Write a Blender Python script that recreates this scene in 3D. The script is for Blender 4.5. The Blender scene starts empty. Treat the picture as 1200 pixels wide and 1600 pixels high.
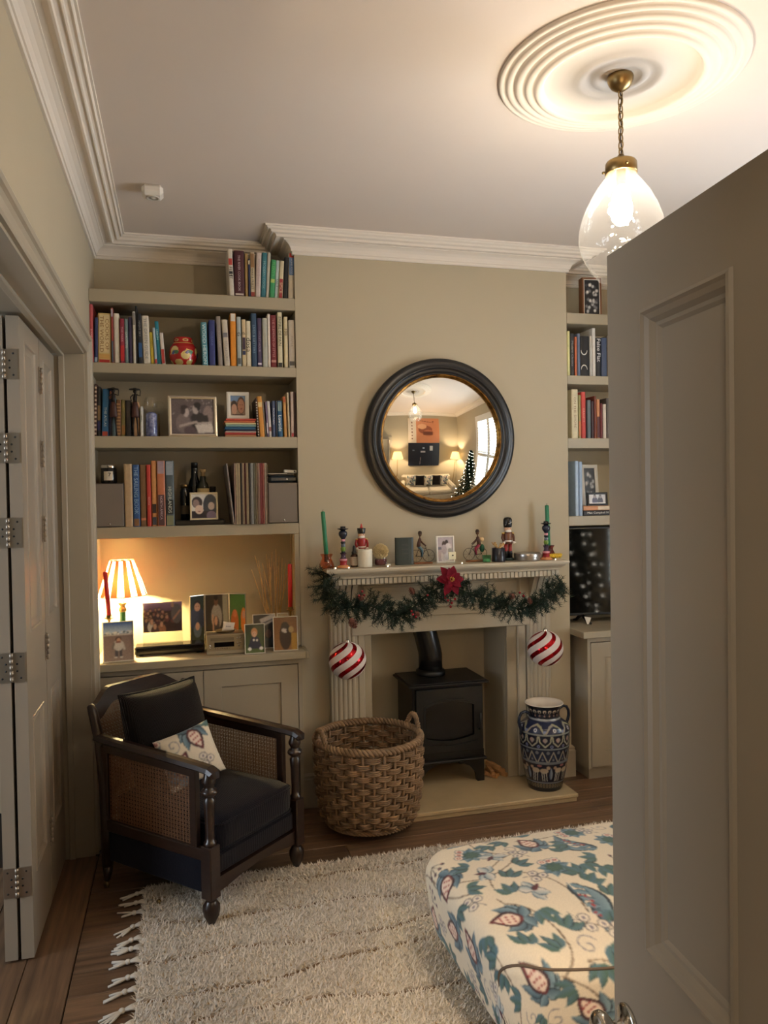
import bpy, bmesh, math, random
import numpy as np
from mathutils import Vector, Matrix

# ------------------------------------------------------------------ camera, sky, daylight, exposure
SC = bpy.context.scene
COL = SC.collection
PI = math.pi
F, YAW, PITCH, ROLL, CAMZ = 1202.08, .260504, -.019674, -.016111, 1.63
_f = Vector((math.sin(YAW)*math.cos(PITCH), math.cos(YAW)*math.cos(PITCH), math.sin(PITCH)))
_r0 = Vector((math.cos(YAW), -math.sin(YAW), 0)); _u0 = _r0.cross(_f)
_r = _r0*math.cos(ROLL)+_u0*math.sin(ROLL); _u = -_r0*math.sin(ROLL)+_u0*math.cos(ROLL)
cam = bpy.data.objects.new('camera', bpy.data.cameras.new('camera')); COL.objects.link(cam)
cam.data.sensor_fit = 'HORIZONTAL'; cam.data.sensor_width = 36; cam.data.lens = 36*F/1200
cam.data.clip_start = .02
cam.matrix_world = Matrix(((_r.x, _u.x, -_f.x, 0), (_r.y, _u.y, -_f.y, 0), (_r.z, _u.z, -_f.z, CAMZ), (0, 0, 0, 1)))
SC.camera = cam

world = bpy.data.worlds.new('overcast_sky'); SC.world = world; world.use_nodes = True
world.node_tree.nodes['Background'].inputs[0].default_value = (.72, .84, 1, 1)
world.node_tree.nodes['Background'].inputs[1].default_value = 1.6

def lamp(name, kind, loc, power, color, size=.1, size_y=None, rot=(0, 0, 0)):
    l = bpy.data.lights.new(name, kind); l.energy = power; l.color = color
    if kind == 'AREA':
        l.size = size
        if size_y: l.shape = 'RECTANGLE'; l.size_y = size_y
    else: l.shadow_soft_size = size
    o = bpy.data.objects.new(name, l); COL.objects.link(o); o.location = loc; o.rotation_euler = rot
    return o
# daylight through the shuttered window in the right wall, and an added fill light at an unseen opening of the next room
lamp('window_daylight', 'AREA', (3.72, 2.27, 1.62), 118, (.80, .88, 1), 2.0, 1.15, (0, PI/2, 0))
lamp('next_room_added_fill', 'AREA', (-3.6, 1.6, 1.5), 36, (.80, .89, 1), 1.8, 1.4, (0, -PI/2, 0))
lamp('hall_lamp', 'POINT', (-.5, -.9, 2.25), 19, (1, .88, .74), .12)

SC.view_settings.view_transform = 'Standard'; SC.view_settings.look = 'None'
SC.view_settings.gamma = 1; SC.view_settings.use_curve_mapping = False
SC.view_settings.exposure = 0.68
try:
    SC.cycles.use_denoising = True
    SC.cycles.max_bounces = 8; SC.cycles.diffuse_bounces = 5; SC.cycles.transparent_max_bounces = 12
    SC.cycles.sample_clamp_indirect = 6
except Exception: pass
PENDANT_W, TABLE_W, FLOOR_W = 8.5, 38, 44      # bulbs of the lamps built further down
WARM = (1, .84, .64)

# ------------------------------------------------------------------ helpers
def ray(px, py):
    return _r*((px-600)/F) - _u*((py-800)/F) + _f
CP = Vector((0, 0, CAMZ))
def onY(px, py, Y): d = ray(px, py); return CP+d*(Y/d.y)
def onZ(px, py, Z): d = ray(px, py); return CP+d*((Z-CAMZ)/d.z)
def lin(c):
    return tuple(((x/255)/12.92 if x/255 <= .04045 else ((x/255+.055)/1.055)**2.4) for x in c[:3])

_MC = {}
def mat(name, rgb, rough=.55, metal=0., spec=.5, var=0., vscale=6., bump=0., bscale=60., coat=0., sheen=0., emit=None, estr=0., alpha=None, stretch=None, col2=None):
    key = (name, tuple(rgb), rough, metal)
    if key in _MC: return _MC[key]
    m = bpy.data.materials.new(name); m.use_nodes = True
    nt = m.node_tree; b = nt.nodes['Principled BSDF']
    c = lin(rgb)+(1,)
    b.inputs['Base Color'].default_value = c
    b.inputs['Roughness'].default_value = rough; b.inputs['Metallic'].default_value = metal
    b.inputs['Specular IOR Level'].default_value = spec
    if coat: b.inputs['Coat Weight'].default_value = coat; b.inputs['Coat Roughness'].default_value = .1
    if sheen: b.inputs['Sheen Weight'].default_value = sheen; b.inputs['Sheen Roughness'].default_value = .4
    if emit: b.inputs['Emission Color'].default_value = lin(emit)+(1,); b.inputs['Emission Strength'].default_value = estr
    if var or bump:
        tc = nt.nodes.new('ShaderNodeTexCoord'); src = tc.outputs['Object']
        if stretch:
            mp = nt.nodes.new('ShaderNodeMapping'); mp.inputs['Scale'].default_value = stretch
            nt.links.new(src, mp.inputs['Vector']); src = mp.outputs['Vector']
    if var:
        n = nt.nodes.new('ShaderNodeTexNoise'); n.inputs['Scale'].default_value = vscale; n.inputs['Detail'].default_value = 5
        nt.links.new(src, n.inputs['Vector'])
        mx = nt.nodes.new('ShaderNodeMix'); mx.data_type = 'RGBA'
        c2 = lin(col2) if col2 else tuple(x*(1-var) for x in c[:3])
        c1 = c[:3] if col2 else tuple(min(1, x*(1+var*.6)) for x in c[:3])
        mx.inputs[6].default_value = tuple(c1)+(1,); mx.inputs[7].default_value = tuple(c2)+(1,)
        rm = nt.nodes.new('ShaderNodeMapRange'); rm.inputs[1].default_value = .3; rm.inputs[2].default_value = .7
        nt.links.new(n.outputs['Fac'], rm.inputs[0]); nt.links.new(rm.outputs[0], mx.inputs[0])
        nt.links.new(mx.outputs[2], b.inputs['Base Color'])
    if bump:
        n2 = nt.nodes.new('ShaderNodeTexNoise'); n2.inputs['Scale'].default_value = bscale; n2.inputs['Detail'].default_value = 4
        nt.links.new(src, n2.inputs['Vector'])
        bp = nt.nodes.new('ShaderNodeBump'); bp.inputs['Strength'].default_value = bump; bp.inputs['Distance'].default_value = .01
        nt.links.new(n2.outputs['Fac'], bp.inputs['Height']); nt.links.new(bp.outputs[0], b.inputs['Normal'])
    _MC[key] = m
    return m

def shader_mat(name, build):
    m = bpy.data.materials.new(name); m.use_nodes = True; nt = m.node_tree; nt.nodes.clear()
    out = nt.nodes.new('ShaderNodeOutputMaterial'); nt.links.new(build(nt), out.inputs['Surface'])
    return m
def nd(nt, t, **k):
    n = nt.nodes.new(t)
    for a, v in k.items(): n.inputs[a].default_value = v
    return n
def thin_glass(name, tint, milk=0., rough=.03, ior=1.45, bump=0.):
    # a thin pane: straight-through transmission, Fresnel reflection, a little milky scatter
    def b(nt):
        tr = nd(nt, 'ShaderNodeBsdfTransparent', Color=tuple(tint)+(1,))
        gl = nd(nt, 'ShaderNodeBsdfGlossy', Roughness=rough, Color=(1, 1, 1, 1))
        lw = nd(nt, 'ShaderNodeLayerWeight', Blend=.5); pw = nt.nodes.new('ShaderNodeMath'); pw.operation = 'POWER'; pw.inputs[1].default_value = 4
        nt.links.new(lw.outputs['Facing'], pw.inputs[0]); fr = nt.nodes.new('ShaderNodeMath'); fr.operation = 'MULTIPLY_ADD'; fr.inputs[1].default_value = .75; fr.inputs[2].default_value = .045
        nt.links.new(pw.outputs[0], fr.inputs[0])
        if bump:
            n = nd(nt, 'ShaderNodeTexNoise', Scale=28, Detail=2); bp = nd(nt, 'ShaderNodeBump', Strength=bump, Distance=.01)
            tc = nt.nodes.new('ShaderNodeTexCoord'); nt.links.new(tc.outputs['Object'], n.inputs['Vector'])
            nt.links.new(n.outputs['Fac'], bp.inputs['Height'])
            nt.links.new(bp.outputs[0], gl.inputs['Normal']); nt.links.new(bp.outputs[0], lw.inputs['Normal'])
        m1 = nt.nodes.new('ShaderNodeMixShader'); nt.links.new(fr.outputs[0], m1.inputs[0])
        nt.links.new(tr.outputs[0], m1.inputs[1]); nt.links.new(gl.outputs[0], m1.inputs[2])
        if not milk: return m1.outputs[0]
        tl = nd(nt, 'ShaderNodeBsdfTranslucent', Color=(1, 1, 1, 1)); m2 = nt.nodes.new('ShaderNodeMixShader'); m2.inputs[0].default_value = milk
        nt.links.new(m1.outputs[0], m2.inputs[1]); nt.links.new(tl.outputs[0], m2.inputs[2])
        return m2.outputs[0]
    return shader_mat(name, b)
def fabric_shade(name, colour, trans=.5):
    def b(nt):
        d = nd(nt, 'ShaderNodeBsdfDiffuse', Color=lin(colour)+(1,)); t = nd(nt, 'ShaderNodeBsdfTranslucent', Color=lin(colour)+(1,))
        m = nt.nodes.new('ShaderNodeMixShader'); m.inputs[0].default_value = trans
        nt.links.new(d.outputs[0], m.inputs[1]); nt.links.new(t.outputs[0], m.inputs[2]); return m.outputs[0]
    return shader_mat(name, b)
def glow(name, rgb, strength):
    return shader_mat(name, lambda nt: nd(nt, 'ShaderNodeEmission', Color=tuple(rgb)+(1,), Strength=strength).outputs[0])
def print_mat(name, rough=.35, bump=0., sheen=0., coat=0.):
    m = mat(name, (200, 200, 200), rough, bump=bump, bscale=300, sheen=sheen, coat=coat)
    a = m.node_tree.nodes.new('ShaderNodeVertexColor'); a.layer_name = 'Col'
    m.node_tree.links.new(a.outputs[0], m.node_tree.nodes['Principled BSDF'].inputs['Base Color'])
    return m

class MB:
    """collects shapes and links them as ONE mesh object"""
    def __init__(s): s.v = []; s.f = []; s.m = []; s.s = []
    def add(s, vs, fs, mi=0, smooth=False, xf=None):
        n = len(s.v)
        s.v += [tuple(xf @ Vector(p)) for p in vs] if xf is not None else [tuple(p) for p in vs]
        for i, f in enumerate(fs):
            s.f.append(tuple(n+k for k in f)); s.m.append(mi[i] if isinstance(mi, list) else mi); s.s.append(smooth)
        return s
    def box(s, x0, x1, y0, y1, z0, z1, mi=0, c=0., xf=None):
        if x0 > x1: x0, x1 = x1, x0
        if y0 > y1: y0, y1 = y1, y0
        if z0 > z1: z0, z1 = z1, z0
        if not c:
            vs = [(x, y, z) for z in (z0, z1) for y in (y0, y1) for x in (x0, x1)]
            return s.add(vs, [(0, 2, 3, 1), (4, 5, 7, 6), (0, 1, 5, 4), (2, 6, 7, 3), (0, 4, 6, 2), (1, 3, 7, 5)], mi, False, xf)
        c = min(c, (x1-x0)*.45, (y1-y0)*.45, (z1-z0)*.45)
        X = (x0, x1); Y = (y0, y1); Z = (z0, z1); S = (1, -1); vs = []; ix = {}
        for i in (0, 1):
            for j in (0, 1):
                for k in (0, 1):
                    p = (X[i], Y[j], Z[k]); q = (X[i]+S[i]*c, Y[j]+S[j]*c, Z[k]+S[k]*c)
                    for a, t in ((0, (p[0], q[1], q[2])), (1, (q[0], p[1], q[2])), (2, (q[0], q[1], p[2]))):
                        ix[i, j, k, a] = len(vs); vs.append(t)
        fs = []
        for i in (0, 1):
            a = [ix[i, 0, 0, 0], ix[i, 1, 0, 0], ix[i, 1, 1, 0], ix[i, 0, 1, 0]]; fs.append(a if i else a[::-1])
            a = [ix[0, i, 0, 1], ix[0, i, 1, 1], ix[1, i, 1, 1], ix[1, i, 0, 1]]; fs.append(a if i else a[::-1])
            a = [ix[0, 0, i, 2], ix[1, 0, i, 2], ix[1, 1, i, 2], ix[0, 1, i, 2]]; fs.append(a if i else a[::-1])
        for j in (0, 1):
            for k in (0, 1):
                a = [ix[0, j, k, 1], ix[1, j, k, 1], ix[1, j, k, 2], ix[0, j, k, 2]]; fs.append(a if j == k else a[::-1])
                a = [ix[j, 0, k, 0], ix[j, 0, k, 2], ix[j, 1, k, 2], ix[j, 1, k, 0]]; fs.append(a if j == k else a[::-1])
                a = [ix[j, k, 0, 0], ix[j, k, 1, 0], ix[j, k, 1, 1], ix[j, k, 0, 1]]; fs.append(a if j == k else a[::-1])
        for i in (0, 1):
            for j in (0, 1):
                for k in (0, 1):
                    a = [ix[i, j, k, 0], ix[i, j, k, 1], ix[i, j, k, 2]]; fs.append(a if (i+j+k) % 2 else a[::-1])
        return s.add(vs, fs, mi, False, xf)
    def lathe(s, prof, n=24, c=(0, 0, 0), mi=0, smooth=True, xf=None, a0=0., a1=2*PI, wob=None):
        full = abs(a1-a0-2*PI) < 1e-6; k = n if full else n+1; vs = []
        for r, z in prof:
            for i in range(k):
                a = a0+(a1-a0)*i/n; rr = r*(wob(a, z) if wob else 1)
                vs.append((c[0]+rr*math.cos(a), c[1]+rr*math.sin(a), c[2]+z))
        fs = []; mis = []
        for j in range(len(prof)-1):
            for i in range(n):
                i2 = (i+1) % k
                fs.append((j*k+i, j*k+i2, (j+1)*k+i2, (j+1)*k+i)); mis.append(mi[j] if isinstance(mi, (list, tuple)) else mi)
        return s.add(vs, fs, mis, smooth, xf)
    def tube(s, pts, r, n=8, mi=0, closed=False, xf=None, caps=True, flat=1., smooth=True):
        P = [Vector(p) for p in pts]; N = len(P); R = r if isinstance(r, (list, tuple)) else [r]*N
        T = []
        for i in range(N):
            a = P[i-1] if (i or closed) else P[i]; b = P[(i+1) % N] if (i < N-1 or closed) else P[i]
            t = b-a; T.append(t.normalized() if t.length > 1e-9 else Vector((0, 0, 1)))
        up = Vector((0, 0, 1)) if abs(T[0].z) < .9 else Vector((1, 0, 0))
        nn = (up-T[0]*up.dot(T[0])).normalized(); vs = []
        for i in range(N):
            nn = nn-T[i]*nn.dot(T[i]); nn = nn.normalized() if nn.length > 1e-6 else T[i].orthogonal().normalized(); bb = T[i].cross(nn)
            for k in range(n):
                a = 2*PI*k/n; vs.append(P[i]+nn*(math.cos(a)*R[i])+bb*(math.sin(a)*R[i]*flat))
        fs = []
        for i in range(N if closed else N-1):
            j = (i+1) % N
            for k in range(n): fs.append((i*n+k, i*n+(k+1) % n, j*n+(k+1) % n, j*n+k))
        if caps and not closed: fs.append(tuple(range(n))[::-1]); fs.append(tuple((N-1)*n+k for k in range(n)))
        return s.add(vs, fs, mi, smooth, xf)
    def ball(s, c, r, nu=12, nv=8, mi=0, xf=None, smooth=True):
        if not isinstance(r, (list, tuple)): r = (r, r, r)
        vs = [(c[0], c[1], c[2]-r[2])]
        for j in range(1, nv):
            t = -PI/2+PI*j/nv
            for i in range(nu):
                a = 2*PI*i/nu; vs.append((c[0]+r[0]*math.cos(t)*math.cos(a), c[1]+r[1]*math.cos(t)*math.sin(a), c[2]+r[2]*math.sin(t)))
        vs.append((c[0], c[1], c[2]+r[2])); L = len(vs)-1; fs = []
        for i in range(nu): fs.append((0, 1+(i+1) % nu, 1+i)); fs.append((L, L-nu+i, L-nu+(i+1) % nu))
        for j in range(nv-2):
            for i in range(nu): fs.append((1+j*nu+i, 1+j*nu+(i+1) % nu, 1+(j+1)*nu+(i+1) % nu, 1+(j+1)*nu+i))
        return s.add(vs, fs, mi, smooth, xf)
    def ring(s, u0, u1, v0, v1, prof, to, fill=True, mi=0, fmi=None):
        """mitred rectangular moulding: prof = (inset, depth) steps; to(u, v, d) gives the point"""
        vs = []
        for i, d in prof: vs += [to(u0+i, v0+i, d), to(u1-i, v0+i, d), to(u1-i, v1-i, d), to(u0+i, v1-i, d)]
        fs = []
        for k in range(len(prof)-1):
            for i in range(4):
                j = (i+1) % 4; fs.append((4*k+i, 4*k+j, 4*k+4+j, 4*k+4+i))
        mis = [mi]*len(fs)
        if fill: k = 4*(len(prof)-1); fs.append((k, k+1, k+2, k+3)); mis.append(mi if fmi is None else fmi)
        return s.add(vs, fs, mis)
    def prism(s, poly, a, b, to, mi=0, smooth=False):
        """polygon poly (p, q) pushed from a to b; to(p, q, w) gives the point"""
        n = len(poly); vs = [to(p, q, a) for p, q in poly]+[to(p, q, b) for p, q in poly]
        fs = [tuple(range(n))[::-1], tuple(range(n, 2*n))]+[(i, (i+1) % n, n+(i+1) % n, n+i) for i in range(n)]
        return s.add(vs, fs, mi, smooth)
    def sweep(s, path, prof, closed=False, mi=0, smooth=False):
        """prof (out, z) along a plan path with mitred corners; 'out' is to the left of travel"""
        N = len(path); vs = []; k = len(prof)
        for i in range(N):
            p = Vector(path[i]); d0 = d1 = None
            if i > 0 or closed: d0 = (p-Vector(path[i-1])).normalized()
            if i < N-1 or closed: d1 = (Vector(path[(i+1) % N])-p).normalized()
            if d0 is None: d0 = d1
            if d1 is None: d1 = d0
            n0 = Vector((-d0.y, d0.x)); n1 = Vector((-d1.y, d1.x)); m = n0+n1; m = m/(m.dot(n0)) if m.length > 1e-6 else n0
            for o, z in prof: vs.append((p.x+m.x*o, p.y+m.y*o, z))
        fs = []
        for i in range(N if closed else N-1):
            j = (i+1) % N
            for q in range(k-1): fs.append((i*k+q, j*k+q, j*k+q+1, i*k+q+1))
        return s.add(vs, fs, mi, smooth)
    def build(s, name, mats, parent=None, loc=None, rot=None, fix=False):
        me = bpy.data.meshes.new(name); me.from_pydata(s.v, [], s.f)
        if not isinstance(mats, (list, tuple)): mats = [mats]
        for m in mats: me.materials.append(m)
        me.polygons.foreach_set('material_index', s.m); me.polygons.foreach_set('use_smooth', s.s)
        if fix:
            bm = bmesh.new(); bm.from_mesh(me); bmesh.ops.recalc_face_normals(bm, faces=bm.faces); bm.to_mesh(me); bm.free()
        me.update()
        o = bpy.data.objects.new(name, me); COL.objects.link(o)
        if parent is not None: o.parent = parent
        if loc is not None: o.location = loc
        if rot is not None: o.rotation_euler = rot
        return o

def tag(o, label=None, cat=None, group=None, kind=None):
    if label: o['label'] = label
    if cat: o['category'] = cat
    if group: o['group'] = group
    if kind: o['kind'] = kind
    return o
def thing(name, label, cat, loc=(0, 0, 0), rot=(0, 0, 0), group=None):
    o = bpy.data.objects.new(name, None); COL.objects.link(o); o.empty_display_size = .05
    o.location = loc; o.rotation_euler = rot
    return tag(o, label, cat, group)
def struct(o): o['kind'] = 'structure'; return o
def again(o, name, parent, loc=None, rot=None):      # another piece sharing mesh data
    c = o.copy(); c.name = name; COL.objects.link(c); c.parent = parent
    if loc is not None: c.location = loc
    if rot is not None: c.rotation_euler = rot
    return c

# flat print: a small raster painted in numpy and carried as a colour attribute of a fine grid
class Pic:
    def __init__(s, w, h, res, bg):
        s.nx = max(2, int(round(w/res))+1); s.ny = max(2, int(round(h/res))+1); s.w = w; s.h = h
        s.a = np.empty((s.ny, s.nx, 3)); s.a[:] = lin(bg)
        s.X, s.Y = np.meshgrid(np.linspace(0, w, s.nx), np.linspace(0, h, s.ny))
    def win(s, x, y, R):
        i0 = max(0, int((x-R)/s.w*(s.nx-1))); i1 = min(s.nx, int((x+R)/s.w*(s.nx-1))+2)
        j0 = max(0, int((y-R)/s.h*(s.ny-1))); j1 = min(s.ny, int((y+R)/s.h*(s.ny-1))+2)
        return (slice(j0, j1), slice(i0, i1)) if i1 > i0 and j1 > j0 else None
    def put(s, sl, m, c, al=1.):
        c = np.array(lin(c)); sub = s.a[sl]; sub[m] = sub[m]*(1-al)+c*al
    def ell(s, x, y, rx, ry, c, rot=0., al=1., ring=None):
        sl = s.win(x, y, max(rx, ry)*1.05)
        if sl is None: return
        X = s.X[sl]-x; Y = s.Y[sl]-y; ca, sa = math.cos(rot), math.sin(rot)
        q = ((X*ca+Y*sa)/rx)**2+((-X*sa+Y*ca)/ry)**2
        s.put(sl, (q < 1) & ((q > ring) if ring else True), c, al)
    def rect(s, x0, x1, y0, y1, c, al=1.): s.put((slice(None), slice(None)), (s.X >= x0) & (s.X <= x1) & (s.Y >= y0) & (s.Y <= y1), c, al)
    def poly(s, pts, c, al=1.):
        m = np.zeros(s.X.shape, bool); n = len(pts)
        for i in range(n):
            x0, y0 = pts[i]; x1, y1 = pts[(i+1) % n]
            if y0 == y1: continue
            m ^= ((s.Y > min(y0, y1)) & (s.Y <= max(y0, y1)) & (s.X < (x1-x0)*(s.Y-y0)/(y1-y0)+x0))
        s.put((slice(None), slice(None)), m, c, al)
    def line(s, pts, wd, c, al=1.):
        for (x0, y0), (x1, y1) in zip(pts[:-1], pts[1:]):
            L = math.hypot(x1-x0, y1-y0)
            sl = s.win((x0+x1)/2, (y0+y1)/2, L/2+wd)
            if sl is None: continue
            X = s.X[sl]; Y = s.Y[sl]; t = np.clip(((X-x0)*(x1-x0)+(Y-y0)*(y1-y0))/max(L*L, 1e-12), 0, 1)
            s.put(sl, (X-x0-t*(x1-x0))**2+(Y-y0-t*(y1-y0))**2 < (wd/2)**2, c, al)
    def grad(s, y0, y1, c0, c1):
        m = (s.Y >= y0) & (s.Y <= y1); t = ((s.Y-y0)/max(1e-9, y1-y0))[m][:, None]
        s.a[m] = np.array(lin(c0))*(1-t)+np.array(lin(c1))*t
    def soft(s, k=1):
        for _ in range(k):
            a = np.pad(s.a, ((1, 1), (1, 1), (0, 0)), 'edge'); s.a = (a[1:-1, 1:-1]*2+a[:-2, 1:-1]+a[2:, 1:-1]+a[1:-1, :-2]+a[1:-1, 2:])/6
    def speck(s, seed, amt):
        s.a *= 1+amt*(np.random.RandomState(seed).rand(s.ny, s.nx, 1)-.5)
    def leaf(s, x, y, ang, L, W, c0, c1, edge=None, bend=0., p=.75):
        sl = s.win(x+math.cos(ang)*L/2, y+math.sin(ang)*L/2, L*.75+W)
        if sl is None: return
        X = s.X[sl]-x; Y = s.Y[sl]-y; ca, sa = math.cos(ang), math.sin(ang)
        t = (X*ca+Y*sa)/L; n = (-X*sa+Y*ca)-bend*L*(t*(1-t))*4
        tt = np.clip(t, 0, 1); w = W*np.sin(PI*tt**p)+1e-9
        m = (t > 0) & (t < 1) & (np.abs(n) < w); q = n/w
        sub = s.a[sl]; A = np.array(lin(c0)); B = np.array(lin(c1)); k = np.clip(.5+q*.5, 0, 1)[m][:, None]
        sub[m] = A*(1-k)+B*k
        if edge: s.put(sl, m & (np.abs(q) > .74), edge)
def colour_mesh(name, verts, faces, cols, material, parent=None, smooth=True, loc=None, rot=None):
    me = bpy.data.meshes.new(name)
    verts = np.asarray(verts, np.float32).reshape(-1, 3); faces = np.asarray(faces, np.int32)
    me.vertices.add(len(verts)); me.vertices.foreach_set('co', verts.ravel())
    nf = len(faces); k = faces.shape[1]
    me.loops.add(nf*k); me.loops.foreach_set('vertex_index', faces.ravel())
    me.polygons.add(nf); me.polygons.foreach_set('loop_start', np.arange(nf, dtype=np.int32)*k); me.polygons.foreach_set('loop_total', np.full(nf, k, np.int32))
    me.polygons.foreach_set('use_smooth', np.full(nf, smooth))
    at = me.color_attributes.new('Col', 'FLOAT_COLOR', 'POINT')
    at.data.foreach_set('color', np.concatenate([np.asarray(cols, np.float32).reshape(-1, 3), np.ones((len(verts), 1), np.float32)], 1).ravel())
    me.materials.append(material); me.update(); me.validate()
    o = bpy.data.objects.new(name, me); COL.objects.link(o)
    if parent is not None: o.parent = parent
    if loc is not None: o.location = loc
    if rot is not None: o.rotation_euler = rot
    return o
def grid_faces(nx, ny):
    i, j = np.meshgrid(np.arange(nx-1), np.arange(ny-1)); a = (j*nx+i).ravel()
    return np.stack([a, a+1, a+1+nx, a+nx], 1)
def pic_plane(name, pic, parent, x0, z0, y, material=None):
    V = np.stack([x0+pic.X, np.full_like(pic.X, y), z0+pic.Y], -1)
    return colour_mesh(name, V, grid_faces(pic.nx, pic.ny), pic.a, material or M_PRINT, parent, False)
def words(name, text, L, H, material, parent, to, flip=False):
    """lettering laid flat: fits a box L x H centred on the origin, to(a, b) maps it"""
    cu = bpy.data.curves.new('lettering', 'FONT'); cu.body = text; cu.resolution_u = 2; cu.align_x = 'CENTER'; cu.align_y = 'CENTER'
    t = bpy.data.objects.new('lettering', cu); COL.objects.link(t)
    dg = bpy.context.evaluated_depsgraph_get(); me = bpy.data.meshes.new_from_object(t.evaluated_get(dg)); bpy.data.objects.remove(t); bpy.data.curves.remove(cu)
    n = len(me.vertices)
    if not n: return None
    co = np.empty(n*3, np.float32); me.vertices.foreach_get('co', co); co = co.reshape(-1, 3)
    lo = co.min(0); hi = co.max(0); c = (lo+hi)/2; sz = np.maximum(hi-lo, 1e-6); k = min(L/sz[0], H/sz[1]); kx = min(L/sz[0], k*1.25)
    for i, v in enumerate(me.vertices): v.co = to((co[i, 0]-c[0])*kx, (co[i, 1]-c[1])*k)
    me.materials.clear(); me.materials.append(material); me.name = name
    o = bpy.data.objects.new(name, me); COL.objects.link(o); o.parent = parent
    return o
def person(p, x, y, h, skin, hair, shirt, w=1.):
    p.ell(x, y, h*.42*w, h*.55, shirt); p.ell(x, y+h*.62, h*.2, h*.26, hair); p.ell(x, y+h*.56, h*.155, h*.2, skin)
    p.ell(x-h*.06, y+h*.59, h*.025, h*.02, hair); p.ell(x+h*.06, y+h*.59, h*.025, h*.02, hair)

# shared materials
M_WALL = mat('taupe_wall_paint', (180, 169, 145), .75, var=.03, vscale=1.5, bump=.04, bscale=220)
M_CEIL = mat('ceiling_paint', (218, 207, 198), .85, var=.02, vscale=1.2)
M_CORN = mat('cornice_paint', (224, 215, 203), .7)
M_WOOD_PAINT = mat('taupe_eggshell', (168, 159, 141), .42, var=.02, vscale=4)
M_SHELF = mat('shelf_eggshell', (168, 158, 136), .45, var=.02, vscale=4)
M_DOOR = mat('door_eggshell', (156, 145, 129), .4, var=.03, vscale=3)
M_PRINT = print_mat('printed_paper', .3)
M_CHROME = mat('nickel', (205, 200, 190), .16, 1.)
M_BRASS = mat('aged_brass', (150, 126, 84), .32, 1.)
M_BLACK = mat('black_satin', (16, 16, 17), .4)
M_PAGES = mat('page_edges', (226, 216, 194), .9, var=.12, vscale=120, stretch=(8, 1, .2))
M_WHITE = mat('white_paint', (226, 222, 212), .4)
M_SILVER = mat('silver_frame', (214, 206, 190), .22, 1.)
M_GLASS = thin_glass('clear_glass', (.97, .98, .97))
M_DARKWOOD = mat('dark_oak', (40, 24, 17), .3, var=.35, vscale=9, stretch=(1, 1, 6), coat=.25)
# ------------------------------------------------------------------ the room
XL, XR, YB, YC, YF, ZC = -.403, 3.30, 4.285, 4.0, .30, 2.99
CX0, CX1 = .606, 2.165                      # chimney breast
OX0, OX1, OZ = .977, 1.757, .903            # fireplace opening

def board_mat():
    m = mat('oak_floorboard', (116, 90, 68), .42, var=.45, vscale=5, stretch=(.6, 9, 9), bump=.12, bscale=40)
    nt = m.node_tree; b = nt.nodes['Principled BSDF']; l = b.inputs['Base Color'].links[0]; src = l.from_socket
    oi = nt.nodes.new('ShaderNodeObjectInfo'); hs = nt.nodes.new('ShaderNodeHueSaturation')
    mr = nt.nodes.new('ShaderNodeMapRange'); mr.inputs[3].default_value = .62; mr.inputs[4].default_value = 1.2
    nt.links.new(oi.outputs['Random'], mr.inputs[0]); nt.links.new(mr.outputs[0], hs.inputs['Value']); nt.links.new(src, hs.inputs['Color']); nt.links.new(hs.outputs[0], b.inputs['Base Color'])
    return m
M_BOARD = board_mat()
floor = struct(MB().box(-3.4, 3.5, -2.2, 4.6, -.06, -.012).build('floor', mat('dark_subfloor', (40, 30, 24), .9)))
rnd = random.Random(4)
y = .2; row = 0
while y < 4.32:
    wd = .138; cuts = [-.388, rnd.uniform(.3, 1.1), rnd.uniform(1.7, 2.6), 3.30]
    for a, b in zip(cuts[:-1], cuts[1:]):
        MB().box(a+.0012, b-.0012, y+.0015, y+wd-.0015, -.012, rnd.uniform(-.0012, .0), c=.0015).build('floor_board', M_BOARD, floor)
    y += wd; row += 1
for k in range(5):                          # boards running the other way through the wide doorway and the next room
    x0 = -.39-.165*(k+1)
    for a, b in ((.2, 1.9), (1.9, 3.74)):
        MB().box(-(b), -(a), x0+.0015, x0+.1635, -.012, 0, c=.0015).build('floor_board', M_BOARD, floor, rot=(0, 0, -PI/2))
for k in range(7):
    MB().box(-1.2, .95, .19-.2*(k+1)+.0015, .19-.2*k-.0015, -.012, 0, c=.0015).build('floor_board', M_BOARD, floor)
MB().box(-3.3, -1.22, .2, 4.4, -.012, -.001).build('floor_board', M_BOARD, floor)

struct(MB().box(-.62, 3.5, .1, 4.45, ZC, ZC+.1).build('ceiling', M_CEIL))
w = MB()
w.box(-.60, XL, YF-.1, 3.75, 2.311, ZC).box(-.60, XL, 3.75, 4.40, 0, ZC).box(-.60, XL, YF-.1, 1.15, 0, 2.311)
struct(w.build('wall_left', M_WALL))
struct(MB().box(XL, CX0, YB, 4.40, 0, ZC).build('wall_back', M_WALL))
struct(MB().box(CX1, 3.43, YB, 4.40, 0, ZC).build('wall_back', M_WALL))
w = MB()                                    # chimney breast with the fireplace recess cut out of it
w.box(CX0, OX0, YC, 4.40, 0, ZC).box(OX1, CX1, YC, 4.40, 0, ZC).box(OX0, OX1, YC, 4.40, OZ+.25, ZC)
w.box(OX0, OX1, YC, 4.06, OZ, OZ+.25).box(OX0, OX1, 4.31, 4.40, 0, OZ+.25)
struct(w.build('wall_chimney_breast', M_WALL))
w = MB()                                    # right wall with its window opening
WY0, WY1, WZ0, WZ1 = 1.75, 2.80, .72, 2.55
w.box(XR, 3.43, YF-.1, WY0, 0, ZC).box(XR, 3.43, WY1, 4.40, 0, ZC).box(XR, 3.43, WY0, WY1, 0, WZ0).box(XR, 3.43, WY0, WY1, WZ1, ZC)
struct(w.build('wall_right', M_WALL))
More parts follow.
